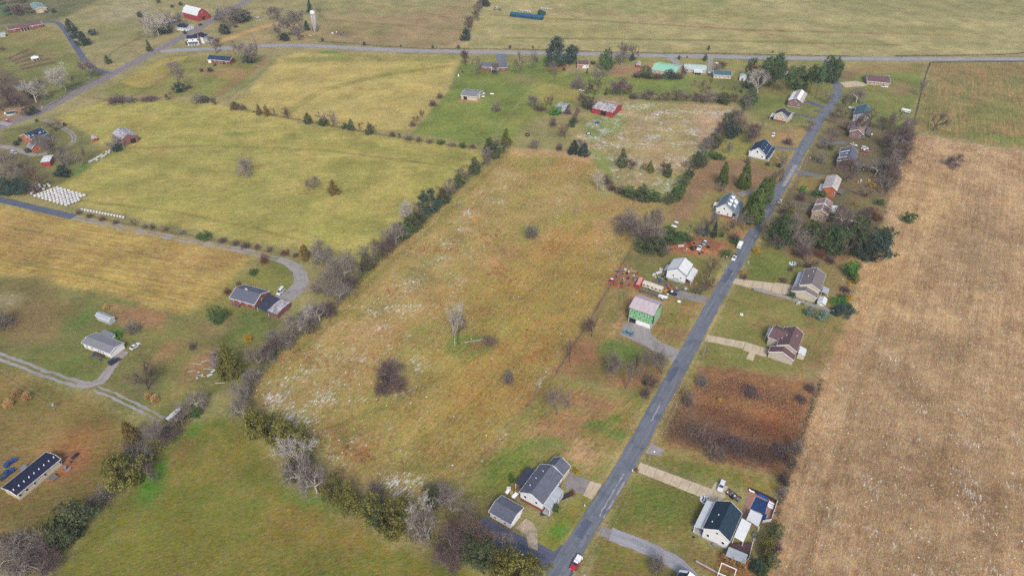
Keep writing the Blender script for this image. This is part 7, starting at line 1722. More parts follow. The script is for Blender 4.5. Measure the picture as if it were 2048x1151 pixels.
def trailer(name, label, cat, px, py, d, L, W, H, m, m2=None, rnd=.25, axles=1, win=True, z=0.0):
    """box trailer, camper or bus: rounded body, windows, door, wheels, tow bar"""
    p, a = heading(px, py, d)
    r = empty(name, (p.x, p.y, z), a); tag(r, label, cat)
    l, w = L / 2, W / 2
    prof = [(-w, .55), (w, .55), (w, H - rnd), (w - rnd, H), (-w + rnd, H), (-w, H - rnd)]
    MB().prism(prof, 'x', -l, l).build('body', m, r)
    MB().box(-l + .1, l - .1, -w + rnd, w - rnd, H + .004, H + .04).build('roof', m2 or m, r)
    if win:
        k = max(2, int(L / 2))
        for sy in (-1, 1):
            for i in range(k):
                x = -l + .9 + (L - 1.8) * i / (k - 1)
                MB().box(x - .45, x + .45, *sorted((sy * w, sy * (w + .03))), H * .52, H * .74).build('window', GLASS, r)
        MB().box(l, l + .03, -w + .4, w - .4, H * .5, H * .74).build('window', GLASS, r)
    MB().box(-l * .2, -l * .2 + .8, -w - .03, -w, .6, 2.2).build('door', TRIM, r)
    for i in range(axles):
        for sy in (-1, 1):
            wh = MB().tube((-l * .15 - i * .9, sy * (w - .12), .36), (-l * .15 - i * .9, sy * (w + .06), .36), .36, n=12).build('wheel', TYRE, r)
    MB().tube((l, 0, .5), (l + 1.1, 0, .45), .06, n=6).build('tow_bar', TYRE, r)
    return r
trailer('box_trailer', 'white box trailer hitched behind the white pickup by the lane', 'trailer', 1479, 494, (-6, 12), 5.0, 2.2, 2.4, PAINT['white'], SNOW, .1, 2, False)
trailer('camper_bus', 'faded red camper with pale roof patch in the junk yard', 'camper', 1278, 570, (-5, 10), 6.6, 2.5, 2.6, mat('faded_red_body', rgb(206, 92, 84), rgb(184, 72, 66), .8, .5), mat('faded_red_roof_panel', rgb(214, 128, 122), rgb(226, 180, 178), .7), .4, 2)
trailer('travel_trailer', 'long cream travel trailer behind the grey board fence', 'camper', 1305, 578, (10, 3.6), 10.2, 2.6, 2.9, PAINT['cream'], PAINT['cream'], .25, 2)
trailer('travel_trailer', 'white travel trailer in the yard near the paddock fence', 'camper', 1811, 225, (9, 2), 6.0, 2.2, 2.4, PAINT['white'], SNOW, .2, 1)
trailer('livestock_trailer', 'white-roofed livestock trailer parked in the lower left hedgerow', 'trailer', 352, 834, (-10, 9), 7.4, 2.2, 2.3, mat('dark_slatted_side', rgb(66, 62, 74), rgb(96, 92, 100), 1.5), PAINT['white'], .12, 2)
trailer('utility_trailer', 'small white utility trailer at the end of the junk row', 'trailer', 1325, 597, (8, 2), 4.6, 1.8, 1.5, PAINT['grey'], SNOW, .1, 1, False)
# skid steer
p, a = heading(1387, 492, (6, -2))
r = tag(empty('skid_loader', (p.x, p.y, 0), a), 'small orange skid loader on the red dirt lot', 'loader')
MB().box(-1.1, .7, -.6, .6, .45, 1.2).build('body', PAINT['orange'], r)
MB().prism([(-.5, 1.2), (.6, 1.2), (.4, 2.0), (-.5, 2.0)], 'y', -.45, .45).build('cab', PAINT['black'], r)
for sy in (-1, 1):
    MB().tube((-1.0, sy * .72, 1.3), (1.5, sy * .72, .5), .09, n=6).build('lift_arm', PAINT['orange'], r)
    for x in (-.7, .45): MB().tube((x, sy * .6, .4), (x, sy * .85, .4), .4, n=12).build('wheel', TYRE, r)
MB().prism([(1.4, .1), (2.1, .05), (2.0, .2), (1.55, .8), (1.4, .8)], 'y', -.9, .9).build('bucket', PAINT['grey'], r)

# ------------------------------------------------------------------ wrapped bales
bm_ = MB().lathe([(.55, -.62), (.68, -.56), (.74, -.4), (.76, 0), (.74, .4), (.68, .56), (.55, .62)], 14)
BALE = bm_.me('wrap', True)
CAPM = MB().lathe([(.5, .62), (.42, .66), (.08, .67)], 14).me('end_cap', True)
WRAP = mat('bale_wrap', rgb(222, 222, 224), rgb(190, 188, 188), 1.2, .4, .4, .3, 6, rnd=.06)
CAPW = mat('bale_wrap_end', rgb(176, 170, 166), rgb(150, 144, 142), 2, .6)
def bale(x, y, a, label, group, z=.74, s=1.0):
    r = empty('wrapped_bale', (x, y, z * s)); r.rotation_euler = (PI / 2, 0, a); r.scale = (s, s, s)
    tag(r, label, 'bale', group)
    part('wrap', BALE, WRAP, r); part('end_cap', CAPM, CAPW, r)
P0, Pu, Pv = at(72, 394), at(116, 378), at(133, 412)
ru, rv = (Pu - P0), (Pv - P0)
nu, nv = 8, 9
au = math.atan2(ru.y, ru.x)
for j in range(nv):
    for i in range(nu):
        if j == nv - 1 and i > 4: continue
        q = P0 + ru * (i / (nu - 1)) + rv * (j / (nv - 1))
        bale(q.x + random.uniform(-.12, .12), q.y + random.uniform(-.12, .12), au + PI / 2 + random.uniform(-.1, .1), ordinal(i + 1) + ' bale from the left in the ' + ordinal(j + 1) + ' row of the white bale grid', 'grid of white bales beside the farm lane', s=random.uniform(1.12, 1.24))
for k, (x, y) in enumerate([(64, 389), (68, 385), (75, 381), (82, 377), (90, 374), (97, 371), (100, 374), (88, 380), (66, 381), (72, 377), (80, 372)]):
    q = at(x, y); bale(q.x, q.y, au + PI / 2 + random.uniform(-.3, .3), ordinal(k + 1) + ' white bale of the loose heap above the bale grid', 'loose heap of white bales')
for k in range(15):
    t = k / 14; q = at(166 + 82 * t, 421 + 15.5 * t); q2 = at(248, 436.5)
    bale(q.x, q.y, math.atan2(q2.y - at(166, 421).y, q2.x - at(166, 421).x) + PI / 2, ordinal(k + 1) + ' white bale from the left in the row beside the gravel track', 'single row of white bales by the gravel track')
for k, (x, y) in enumerate([(180, 326), (184, 324), (188, 322), (192, 320), (196, 317), (200, 315), (204, 312), (195, 322), (205, 316), (209, 314), (213, 311), (214, 306), (219, 307), (220, 303)]):
    q = at(x, y); bale(q.x, q.y, .5, ordinal(k + 1) + ' white bale from the lower left in the stack below the old barn', 'white bales below the old barn')
for k in range(6):
    q = at(1083 + 4 * k, 18.6 + .35 * k); bale(q.x, q.y, .1, ordinal(k + 1) + ' white bale from the left in the far row by the hut', 'far row of white bales', s=1.15)
for k in range(9):
    q = at(1040 + 2.6 * k, 21.5 + .3 * k + (k % 3) * .8); bale(q.x, q.y, random.uniform(0, 3), ordinal(k + 1) + ' white bale from the left in the heap behind the long shed', 'far heap of white bales', s=.95)

# ------------------------------------------------------------------ silo
p = at(631, 63)
r = tag(empty('silo', (p.x, p.y, 0)), 'tall white-domed concrete silo beside the county road', 'silo')
MB().lathe([(2.6, 0), (2.6, 16.6)], 24).build('barrel', mat('silo_concrete', rgb(206, 202, 200), rgb(166, 162, 166), .5, .9, .15, .2, 3, stretch=(1.5, 1.5, .08), lo=.4, hi=.6), r, smooth=True)
MB().lathe([(2.75, 16.6), (2.7, 17.3), (2.45, 18.3), (1.95, 19.1), (1.2, 19.6), (.2, 19.8)], 24).build('dome', mat('dome_metal', rgb(228, 230, 232), rgb(206, 208, 212), .6, .45, .4), r, smooth=True)
MB().box(-.55, .55, -3.2, -2.5, 0, 16.8).build('chute', mat('chute_metal', rgb(186, 184, 188), rgb(150, 148, 156), .6), r)
for k in range(9): MB().lathe([(2.61, 1.2 + k * 1.8), (2.66, 1.25 + k * 1.8), (2.61, 1.3 + k * 1.8)], 24).build('hoop', mat('hoop_steel', rgb(150, 148, 150)), r)

# ------------------------------------------------------------------ poles and wires
POLEM = mat('pole_timber', rgb(172, 162, 150), rgb(140, 130, 122), 1.5, .9, .1, stretch=(3, 3, .3))
WIREM = mat('wire_metal', rgb(190, 190, 192), rgb(170, 170, 174), 1.0, .5)
PT = {}
def pole(key, bx, by, hpx, label, lamp=False, trans=False, ang=.6):
    p = at(bx, by); h = min(13.5, hgt(bx, by, hpx))
    r = tag(empty('utility_pole', (p.x, p.y, -.05), ang), label, 'utility pole', 'utility poles')
    MB().tube((0, 0, 0), (0, 0, h), .17, .11, n=8).build('pole', POLEM, r)
    MB().box(-1.1, 1.1, -.07, .07, h - .75, h - .6).build('crossarm', POLEM, r)
    for x in (-1.0, 0, 1.0): MB().tube((x, 0, h - .6), (x, 0, h - .38), .06, .04, n=6).build('insulator', RIM, r)
    if trans: MB().tube((.35, 0, h - 2.1), (.35, 0, h - 1.1), .28, n=10).build('transformer', W_GREYW, r)
    if lamp:
        MB().tube((0, 0, h - .3), (0, -1.6, h - .05), .04, n=6).build('lamp_arm', RIM, r)
        MB().lathe([(.1, 0), (.3, .1), (.24, .28), (.1, .34)], 10, (0, -1.6, h - .3)).build('lamp_head', TRIM, r)
    PT[key] = Vector((p.x, p.y, h - .4))
    return r
pole('a', 1164, 1172, 26, 'utility pole at the bottom edge near the red pickup', trans=True)
pole('b', 1297, 925, 30, 'utility pole at the mouth of the pool house drive', True, True)
pole('c', 1406, 714, 37, 'utility pole at the mouth of the brown-roofed house drive')
pole('d', 1490.5, 546, 27, 'utility pole beside the orange-yellow shrub on the lane', trans=True)
pole('e', 1443, 536, 27, 'light pole left of the lane near the junk yard house', True)
pole('f', 1609, 338, 26, 'lamp pole on the right verge of the lane halfway up', True)
pole('g', 1582.5, 289, 20, 'lamp pole left of the lane above the dormered house', True)
pole('h', 1679.6, 146, 21, 'utility pole at the head of the lane near the county road', True)
pole('i', 87, 224, 15, 'leaning-looking utility pole beside the highway', trans=True)
pole('j', 1419, 102, 20, 'utility pole on the far verge of the county road above the mobile home')
pole('k', 744, 91, 16, 'utility pole on the county road verge above the yellow field')
pole('l', 110, 821, 20, 'utility pole in the lower left field near the straw clumps', trans=True)
pole('m', -60, 712, 20, 'utility pole beyond the left edge of the lower left field')
pole('n', 1080, 97, 18, 'utility pole on the far county road verge by the big evergreens')
pole('o', 2010, 113, 18, 'utility pole at the far right end of the county road')
def wire(a, b, off=0.0, sag=1.0, label=None):
    A, B = PT[a], PT[b]
    d = (B - A); n = Vector((-d.y, d.x, 0)).normalized() * off
    mb = MB()
    pts = [A.lerp(B, t / 8) + n - Vector((0, 0, sag * 4 * (t / 8) * (1 - t / 8))) for t in range(9)]
    for q, s in zip(pts, pts[1:]): mb.tube(q, s, .028, n=4, cap=False)
    o = mb.build('power_line', WIREM); tag(o, label, 'power line', 'power lines')
for a, b, w in (('a', 'b', 'from the bottom edge to the pool house drive'), ('b', 'c', 'between the pool house and brown-roofed house drives'), ('c', 'd', 'past the brown-roofed house'), ('l', 'm', 'over the lower left field'), ('j', 'n', 'above the county road hay field')):
    for k, off in enumerate((-.9, .9)): wire(a, b, off, 1.2, ('left' if k else 'right') + ' of two overhead wires ' + w)

# ------------------------------------------------------------------ fences
def board_fence(name, label, pts, h, step, m, rails=3, slab=False, mpost=None):
    W = [at(*p) for p in pts]
    r = tag(empty(name, W[0]), label, 'fence')
    o = W[0]
    for a, b in zip(W, W[1:]):
        d = b - a; n = max(1, int(d.length / step)); u = d / n
        for i in range(n):
            q0 = a + u * i - o; q1 = a + u * (i + 1) - o
            MB().box(q0.x - .07, q0.x + .07, q0.y - .07, q0.y + .07, 0, h + .1).build('post', mpost or m, r)
            nv = Vector((-u.y, u.x, 0)).normalized() * .03
            if slab:
                mb = MB().slab([(q0 - nv + Vector((0, 0, h))), (q1 - nv + Vector((0, 0, h))), (q1 + nv + Vector((0, 0, h))), (q0 + nv + Vector((0, 0, h)))], h - .08)
                mb.build('panel', m, r)
            else:
                for k in range(rails):
                    z = h * (k + .8) / rails
                    MB().slab([(q0 - nv + Vector((0, 0, z))), (q1 - nv + Vector((0, 0, z))), (q1 + nv + Vector((0, 0, z))), (q0 + nv + Vector((0, 0, z)))], .15).build('rail', m, r)
    return r
DKF = mat('dark_fence_boards', rgb(74, 68, 72), rgb(56, 52, 58), 1.0)
board_fence('board_fence', 'long dark board fence along the top of the striped paddock', [(1860, 126), (1950, 124.5), (2070, 124)], 1.5, 3.6, DKF)
board_fence('board_fence', 'dark board fence running down between lawn and striped paddock', [(1860, 127), (1849, 160), (1838, 205), (1826, 250), (1821, 264)], 1.4, 3.6, DKF, 2)
board_fence('plank_fence', 'weathered grey plank fence between the two east side houses', [(1507, 580), (1535, 587), (1570, 597), (1610, 609), (1640, 618), (1667, 626)], 1.8, 2.4, GREYWD, slab=True)
board_fence('plank_fence', 'grey board fence in front of the cream travel trailer', [(1280, 584), (1300, 590), (1318, 596)], 1.9, 2.0, W_OLDW, slab=True)
board_fence('pool_fence', 'white panel fence round the far corner of the pool', [(1553, 1006), (1541, 1042), (1524, 1045)], 1.5, 2.0, TRIM, slab=True)
board_fence('pool_fence', 'dark brown fence behind the pool', [(1499, 979), (1527, 992), (1555, 1006)], 1.5, 2.0, mat('brown_fence', rgb(76, 48, 52), rgb(60, 38, 44), 1.0), slab=True)
board_fence('deck_rail', 'white railing along the deck of the pool house', [(1504, 1089), (1497, 1118), (1486, 1133)], 1.9, 2.2, TRIM, 2)
board_fence('wire_fence', 'wire fence with thin posts along the meadow track', [(1262, 500), (1225, 565), (1172, 655), (1112, 748)], 1.1, 5.0, W_OLDW, 2)
# ------------------------------------------------------------------ pool
pad('pool_deck', [(1499, 980), (1555, 1007), (1542, 1044), (1517, 1046), (1495, 1060), (1484, 1030)], mat('brick_paving', rgb(176, 132, 118), rgb(150, 108, 98), 1.6, .9), .12, .14)
r = tag(empty('swimming_pool', at(1518, 1010)), 'rectangular swimming pool under a dark blue cover', 'pool')
o_ = at(1518, 1010)
def wpoly(pts): return [(at(*q).x - o_.x, at(*q).y - o_.y) for q in pts]
def ccw(W_):
    a = sum(W_[i][0] * W_[(i + 1) % len(W_)][1] - W_[(i + 1) % len(W_)][0] * W_[i][1] for i in range(len(W_)))
    return W_ if a > 0 else W_[::-1]
MB().prism(ccw(wpoly([(1512, 993), (1536, 1003.5), (1530, 1027), (1534, 1029), (1529, 1042), (1521, 1038), (1524, 1027), (1500, 1017)])), 'z', .1, .26).build('cover', mat('pool_cover', rgb(36, 66, 116), rgb(28, 52, 100), .5, .5, .4, .2, 2), r)
MB().prism(ccw(wpoly([(1510, 991.5), (1538, 1003.5), (1531, 1028), (1536, 1029), (1530, 1044), (1519, 1039), (1521, 1028.5), (1498, 1018)])), 'z', .08, .17).build('coping', CONC_G if False else mat('pool_coping', rgb(186, 178, 172)), r)
r = tag(empty('folded_tarp', at(1526, 992)), 'bright blue folded tarp behind the covered pool', 'tarp')
o_ = at(1526, 992)
MB().prism(ccw(wpoly([(1515, 987), (1538, 997), (1536, 1000), (1514, 990)])), 'z', .1, .6).build('sheet', mat('blue_tarp', rgb(40, 96, 190), rgb(32, 76, 166), .6, .5), r)
p = at(1509, 1042); W4 = [at(1501, 1019, 2.6), at(1525, 1030, 2.6), at(1516.5, 1053, 2.6), at(1492.7, 1038, 2.6)]
r = tag(empty('pavilion', p), 'white flat-roofed pavilion at the near end of the pool', 'pavilion')
MB().slab([(q.x - p.x, q.y - p.y, 2.8) for q in W4][::-1], .16).build('roof', M_WHITE, r)
for q in W4: MB().box(q.x - p.x - .1 + (-.3 if q.x > p.x else .3), q.x - p.x + .1 + (-.3 if q.x > p.x else .3), q.y - p.y - .1, q.y - p.y + .1, 0, 2.66).build('post', TRIM, r)
LCH = MB().box(-.9, .5, -.3, .3, .28, .36).box(-.8, -.72, -.28, -.2, .0, .28).box(-.8, -.72, .2, .28, .0, .28).box(.3, .38, -.28, -.2, 0, .28).box(.3, .38, .2, .28, 0, .28).me('seat')
LBK = MB().slab([(.5, -.3, .38), (1.0, -.3, .85), (1.0, .3, .85), (.5, .3, .38)], .07).me('backrest')
for k, (x, y) in enumerate([(1540, 1015), (1541, 1011), (1543, 1007), (1503, 983)]):
    q = at(x, y); r = tag(empty('lounger', (q.x, q.y, .12), 2.6), ['nearest', 'middle', 'farthest'][k] + ' white lounger by the pool fence' if k < 3 else 'white lounger in the far corner of the pool deck', 'lounger', 'pool loungers')
    part('seat', LCH, TRIM, r); part('backrest', LBK, TRIM, r)
def bed(px, py, rad, label, dots, name='flower_bed'):
    p = at(px, py); r = tag(empty(name, p), label, 'flower bed')
    MB().lathe([(rad, 0), (rad * .98, .18), (rad * .8, .28), (.05, .34)], 18).build('mound', SNOW, r)
    for k in range(dots):
        a = k * 2.4; d = rad * .75 * math.sqrt((k + .5) / dots)
        MB().lathe([(.16, .15), (.3, .4), (.2, .6), (.03, .7)], 7, (d * math.cos(a), d * math.sin(a), 0)).build('plant', LM['dark'], r)
bed(1409.5, 999, 1.7, 'round flower bed with white stones beside the pool house drive', 9)
bed(1585.5, 527, 1.9, 'round white-stoned flower bed above the taupe-roofed house', 7)
p = at(1088, 1013)
pad('flower_bed_mulch', [(1080, 1030), (1094, 1030), (1106, 1016), (1124, 1000), (1146, 990), (1148, 978), (1130, 986), (1114, 1004), (1098, 1018), (1082, 1020)], mat('dark_mulch', rgb(62, 58, 74), rgb(48, 44, 58), 2), .06, .08)
p = at(1104, 998)
r = tag(empty('utility_trailer', at(1466, 992), heading(1466, 992, (10, 7))[1]), 'open trailer heaped with junk beside the white car', 'trailer')
MB().box(-2.6, 2.6, -1.0, 1.0, .45, .6).build('bed', W_OLDW, r)
for sy in (-1, 1):
    MB().box(-2.6, 2.6, sy * 1.0 - .04, sy * 1.0 + .04, .6, 1.0).build('side', PAINT['black'], r)
    for x in (-.4, .5): MB().tube((x, sy * 1.0, .35), (x, sy * 1.25, .35), .35, n=12).build('wheel', TYRE, r)
for k in range(7): MB().box(-2.3 + k * .65, -1.9 + k * .65, -.6 + (k % 3) * .4, -.1 + (k % 3) * .45, .6, .9 + (k % 2) * .3).build('load', [TRIM, W_BRICK, PAINT['grey'], DARK][k % 4], r)
# ------------------------------------------------------------------ yard clutter
JC = {'white': (232, 234, 238), 'red': (190, 52, 56), 'orange': (222, 128, 56), 'blue': (52, 96, 168), 'yellow': (216, 178, 62), 'grey': (150, 150, 156), 'black': (46, 46, 52), 'green': (70, 120, 84), 'tan': (196, 164, 122), 'rusty': (158, 84, 56)}
JM = {k: mat('junk_' + k, rgb(*v), rgb(*[int(x * .8) for x in v]), 1.5, .6) for k, v in JC.items()}
def j_crate():
    return [('box', MB().box(-.45, .45, -.35, .35, 0, .55)), ('lid', MB().box(-.49, .49, -.39, .39, .552, .62))]
def j_barrel():
    return [('drum', MB().lathe([(.3, 0), (.31, .3), (.33, .34), (.31, .38), (.31, .6), (.33, .64), (.3, .9)], 12)), ('lid', MB().lathe([(.28, .902), (.26, .93), (.02, .93)], 12))]
def j_tyre():
    m = MB()
    n, k = 14, 8
    for i in range(n):
        for j in range(k):
            a, b = 2 * PI * i / n, 2 * PI * j / k
            m.v.append(((.42 + .14 * math.cos(b)) * math.cos(a), (.42 + .14 * math.cos(b)) * math.sin(a), .14 + .14 * math.sin(b)))
    for i in range(n):
        for j in range(k): m.f.append((i * k + j, ((i + 1) % n) * k + j, ((i + 1) % n) * k + (j + 1) % k, i * k + (j + 1) % k))
    return [('tread', m)]
def j_sheet():
    return [('sheet', MB().slab([(-1.1, -.6, .30), (1.1, -.6, .55), (1.1, .6, .58), (-1.1, .6, .28)], .05)), ('support', MB().box(-.9, -.7, -.4, .4, 0, .28).box(.7, .9, -.4, .4, 0, .5))]
def j_mower():
    return [('deck', MB().box(-.7, .7, -.45, .45, .22, .5)), ('seat', MB().box(-.5, -.1, -.22, .22, .5, .85).box(-.55, -.45, -.22, .22, .85, 1.1)), ('wheel', MB().tube((-.5, -.55, .24), (-.5, .55, .24), .24, n=10).tube((.5, -.5, .2), (.5, .5, .2), .2, n=10)), ('bonnet', MB().box(.1, .68, -.25, .25, .5, .82))]
def j_tub():
    return [('basin', MB().lathe([(.35, 0), (.5, .4), (.52, .42), (.48, .42), (.34, .06), (.02, .05)], 14))]
JK = {'storage_box': j_crate, 'barrel': j_barrel, 'old_tyre': j_tyre, 'metal_sheet': j_sheet, 'riding_mower': j_mower, 'plastic_tub': j_tub}
JMESH = {k: [(n, mb.me(n)) for n, mb in f()] for k, f in JK.items()}
JCAT = {'storage_box': 'box', 'barrel': 'barrel', 'old_tyre': 'tyre', 'metal_sheet': 'metal sheet', 'riding_mower': 'mower', 'plastic_tub': 'tub'}
JW = {'storage_box': 'storage box', 'barrel': 'barrel', 'old_tyre': 'old tyre', 'metal_sheet': 'propped metal sheet', 'riding_mower': 'riding mower', 'plastic_tub': 'round tub'}
JR = random.Random(3)
SPOTS = []
def junk(kind, col, px, py, where, group, s=1.0):
    p = at(px, py)
    rad = .62 * s if kind not in ('metal_sheet', 'riding_mower') else 1.0 * s
    for (x, y, r0) in SPOTS:
        if (p.x - x) ** 2 + (p.y - y) ** 2 < (rad + r0) ** 2 * .7: return
    SPOTS.append((p.x, p.y, rad))
    if kind == 'old_tyre': col = 'black'
    r = empty(kind, (p.x, p.y, .0), JR.uniform(0, 6.28)); r.scale = (s, s, s)
    tag(r, col + ' ' + JW[kind] + ' ' + where, JCAT[kind], group + ', ' + col + ' ' + JW[kind])
    for k, (n, me) in enumerate(JMESH[kind]):
        part(n, me, JM['black'] if n == 'wheel' else JM['grey'] if (n == 'lid' and kind == 'barrel') else JM[col], r)
def scatter(poly, n, where, group, cols, kinds, s=(.8, 1.5)):
    W_ = np.array(poly, float); k = 0; tries = 0
    lo, hi = W_.min(0), W_.max(0)
    while k < n and tries < n * 12:
        tries += 1
        q = (JR.uniform(lo[0], hi[0]), JR.uniform(lo[1], hi[1]))
        if seg_sdf(np.array([q]), W_)[0] < 0: continue
        junk(JR.choice(kinds), JR.choice(cols), q[0], q[1], where, group, JR.uniform(*s)); k += 1
ALLK = ['storage_box', 'storage_box', 'barrel', 'old_tyre', 'metal_sheet', 'riding_mower', 'plastic_tub']
scatter([(1222, 572), (1240, 535), (1262, 532), (1276, 545), (1270, 575)], 46, 'in the left part of the junk yard', 'junk yard left part', ['orange', 'rusty', 'white', 'yellow', 'grey', 'black', 'tan', 'red', 'blue'], ALLK)
scatter([(1300, 548), (1322, 540), (1334, 548), (1332, 566), (1305, 558)], 18, 'in the clutter left of the junk yard house', 'clutter left of the junk yard house', ['white', 'red', 'blue', 'grey', 'black'], ALLK)
scatter([(1330, 568), (1376, 578), (1390, 566), (1398, 578), (1388, 590), (1356, 584), (1330, 594)], 48, 'in the clutter in front of the junk yard house', 'clutter in front of the junk yard house', ['white', 'blue', 'orange', 'tan', 'red', 'black', 'grey', 'yellow', 'green'], ALLK, (.8, 1.4))
scatter([(1335, 500), (1380, 485), (1440, 500), (1420, 510), (1350, 508)], 14, 'on the red dirt lot', 'rubbish on the red dirt lot', ['grey', 'white', 'black', 'rusty'], ['storage_box', 'metal_sheet', 'old_tyre', 'barrel'])
scatter([(1715, 330), (1735, 325), (1738, 345), (1715, 340)], 12, 'behind the grey-blue roofed house', 'clutter behind the grey-blue roofed house', ['white', 'grey'], ALLK, (.9, 1.6))
scatter([(1715, 362), (1745, 360), (1750, 380), (1715, 378)], 10, 'in the play corner of the orange brick house', 'play corner of the orange brick house', ['yellow', 'white', 'blue', 'green'], ['storage_box', 'plastic_tub', 'barrel'], (1.2, 2.2))
scatter([(1665, 470), (1700, 440), (1735, 450), (1720, 475)], 24, 'in the snowy scrub left of the tan field', 'pale bits in the snowy scrub', ['white', 'grey'], ['storage_box', 'metal_sheet', 'plastic_tub'], (.8, 1.5))
scatter([(1680, 560), (1715, 535), (1720, 570), (1706, 612), (1690, 615), (1676, 590)], 18, 'in the flower garden of the taupe-roofed house', 'garden ornaments of the taupe-roofed house', ['white', 'grey'], ['storage_box', 'plastic_tub', 'barrel'], (.6, 1.1))
scatter([(1588, 612), (1630, 614), (1640, 606), (1600, 602)], 5, 'along the plank fence', 'bins along the plank fence', ['green', 'white'], ['storage_box', 'barrel'], (1, 1.4))
scatter([(1425, 1085), (1447, 1096), (1444, 1100), (1422, 1090)], 4, 'against the near wall of the pool house', 'units by the pool house wall', ['grey', 'white'], ['storage_box'], (1.4, 1.8))
scatter([(1385, 1040), (1392, 1045), (1388, 1075), (1380, 1075)], 6, 'in the dark bed left of the pool house', 'bed left of the pool house', ['black', 'white', 'blue'], ['storage_box', 'plastic_tub', 'barrel'], (.7, 1.1))
scatter([(1500, 1065), (1512, 1062), (1512, 1080), (1504, 1082)], 5, 'beside the pool house deck', 'things beside the pool house deck', ['white', 'black', 'grey'], ['storage_box', 'plastic_tub'], (1, 1.4))
scatter([(600, 70), (625, 66), (640, 74), (605, 80)], 8, 'at the foot of the silo', 'farm junk at the silo', ['white', 'rusty', 'blue', 'tan'], ['storage_box', 'metal_sheet', 'barrel'], (1.2, 2))
scatter([(660, 60), (700, 66), (700, 72), (665, 68)], 6, 'on the dark patch right of the silo', 'farm junk right of the silo', ['blue', 'white', 'grey'], ['storage_box', 'metal_sheet', 'plastic_tub'], (1.2, 2))
scatter([(985, 16), (1003, 14), (1000, 24), (982, 22)], 8, 'by the far end of the hedge above the county road', 'far junk by the hedge', ['white', 'grey', 'rusty'], ['storage_box', 'metal_sheet'], (1.4, 2.4))
scatter([(385, 745), (425, 715), (430, 745), (400, 765)], 14, 'among the felled logs by the big olive cedar', 'scraps by the big olive cedar', ['tan', 'white', 'grey'], ['metal_sheet', 'storage_box'], (.6, 1.1))
scatter([(128, 935), (150, 905), (160, 915), (140, 945)], 8, 'on the soil beside the navy-roofed mobile home', 'debris by the navy-roofed mobile home', ['rusty', 'grey', 'black'], ['metal_sheet', 'storage_box'], (.7, 1.3))
scatter([(180, 708), (206, 716), (203, 720), (178, 712)], 5, 'by the deck of the white mobile home', 'things by the white mobile home deck', ['blue', 'black', 'white'], ['storage_box', 'plastic_tub'], (.8, 1.2))
scatter([(1285, 140), (1308, 138), (1305, 150), (1285, 150)], 6, 'left of the mint-roofed house', 'things left of the mint-roofed house', ['white', 'red', 'grey'], ['storage_box', 'metal_sheet'], (1.2, 2))
scatter([(1720, 268), (1745, 262), (1748, 272), (1725, 278)], 8, 'behind the brown-roofed house', 'things behind the brown-roofed house', ['white', 'grey', 'black'], ['storage_box', 'metal_sheet'], (1, 1.6))
scatter([(1015, 978), (1020, 970), (1030, 985), (1022, 992)], 3, 'on the patio of the slate-roofed house', 'patio things', ['white', 'tan'], ['storage_box'], (1.2, 1.6))
scatter([(1020, 660), (1060, 640), (1060, 660)], 1, 'in the right side of the meadow', 'meadow rubbish', ['rusty'], ['old_tyre'])
# single small things
def simple(name, label, cat, px, py, parts, rz=0.0, z=0.0):
    p = at(px, py); r = tag(empty(name, (p.x, p.y, z), rz), label, cat)
    for n, mb, m in parts: mb.build(n, m, r)
    return r
def mailbox(px, py, label):
    simple('mailbox', label, 'mailbox', px, py, [('post', MB().box(-.06, .06, -.06, .06, 0, 1.1), POLEM), ('box', MB().prism([(-.16, 1.1), (.16, 1.1), (.16, 1.3), (.1, 1.42), (-.1, 1.42), (-.16, 1.3)], 'y', -.32, .32), TRIM), ('flag', MB().box(.17, .19, -.05, .15, 1.25, 1.45), JM['red'])])
mailbox(1169, 1014, 'white mailbox on the left edge of the lane by the slate-roofed house'); mailbox(1164, 1120, 'white mailbox beside the red pickup'); mailbox(1264, 944, 'mailbox with white stones at the mouth of the pool house drive'); mailbox(1600, 337, 'mailbox on the lane at the orange brick house drive')
simple('cold_frame', 'near one of two white cold frames below the brown lawn', 'cold frame', 1348, 454, [('base', MB().box(-.8, .8, -1.5, 1.5, 0, .5), W_OLDW), ('lid', MB().box(-.85, .85, -1.55, 1.55, .502, .62), SNOW)], .9)
simple('cold_frame', 'far one of two white cold frames below the brown lawn', 'cold frame', 1353, 446, [('base', MB().box(-.6, .6, -1.1, 1.1, 0, .5), W_OLDW), ('lid', MB().box(-.65, .65, -1.15, 1.15, .502, .62), SNOW)], .9)
def ring(r0, h, t=.08, n=20):
    m = MB(); m.lathe([(r0, 0), (r0, h), (r0 - t, h), (r0 - t, 0)], n); return m
simple('hay_ring', 'dark round hay ring in the paddock above the meadow', 'hay ring', 1055, 271, [('ring', ring(1.6, .9), DARK), ('hay', MB().lathe([(1.4, 0), (1.0, .5), (.1, .7)], 14), LM['weed_rust'])])
simple('hay_ring', 'round feeder with pale hay left of the snow-streaked field', 'hay ring', 1177, 268, [('ring', ring(1.7, .8), DARK), ('hay', MB().lathe([(1.5, 0), (1.1, .5), (.1, .7)], 14), SNOW)])
simple('tarp_heap', 'small blue tarp heap in front of the red barn', 'tarp', 1194, 246, [('sheet', MB().lathe([(2.0, 0), (1.6, .5), (.8, 1.0), (.1, 1.2)], 9), mat('dull_blue_tarp', rgb(52, 92, 150), rgb(40, 72, 128), .8)), ('rope', MB().tube((-2, 0, .1), (2, 0, .1), .04), WIREM)])
simple('gas_tank', 'white gas tank on the lawn right of the beige outbuilding', 'tank', 984, 190, [('tank', MB().tube((-1.3, 0, .9), (1.3, 0, .9), .5, n=12), TRIM), ('leg', MB().box(-.9, -.7, -.3, .3, 0, .5), W_BLOCK), ('leg', MB().box(.7, .9, -.3, .3, 0, .5), W_BLOCK)])
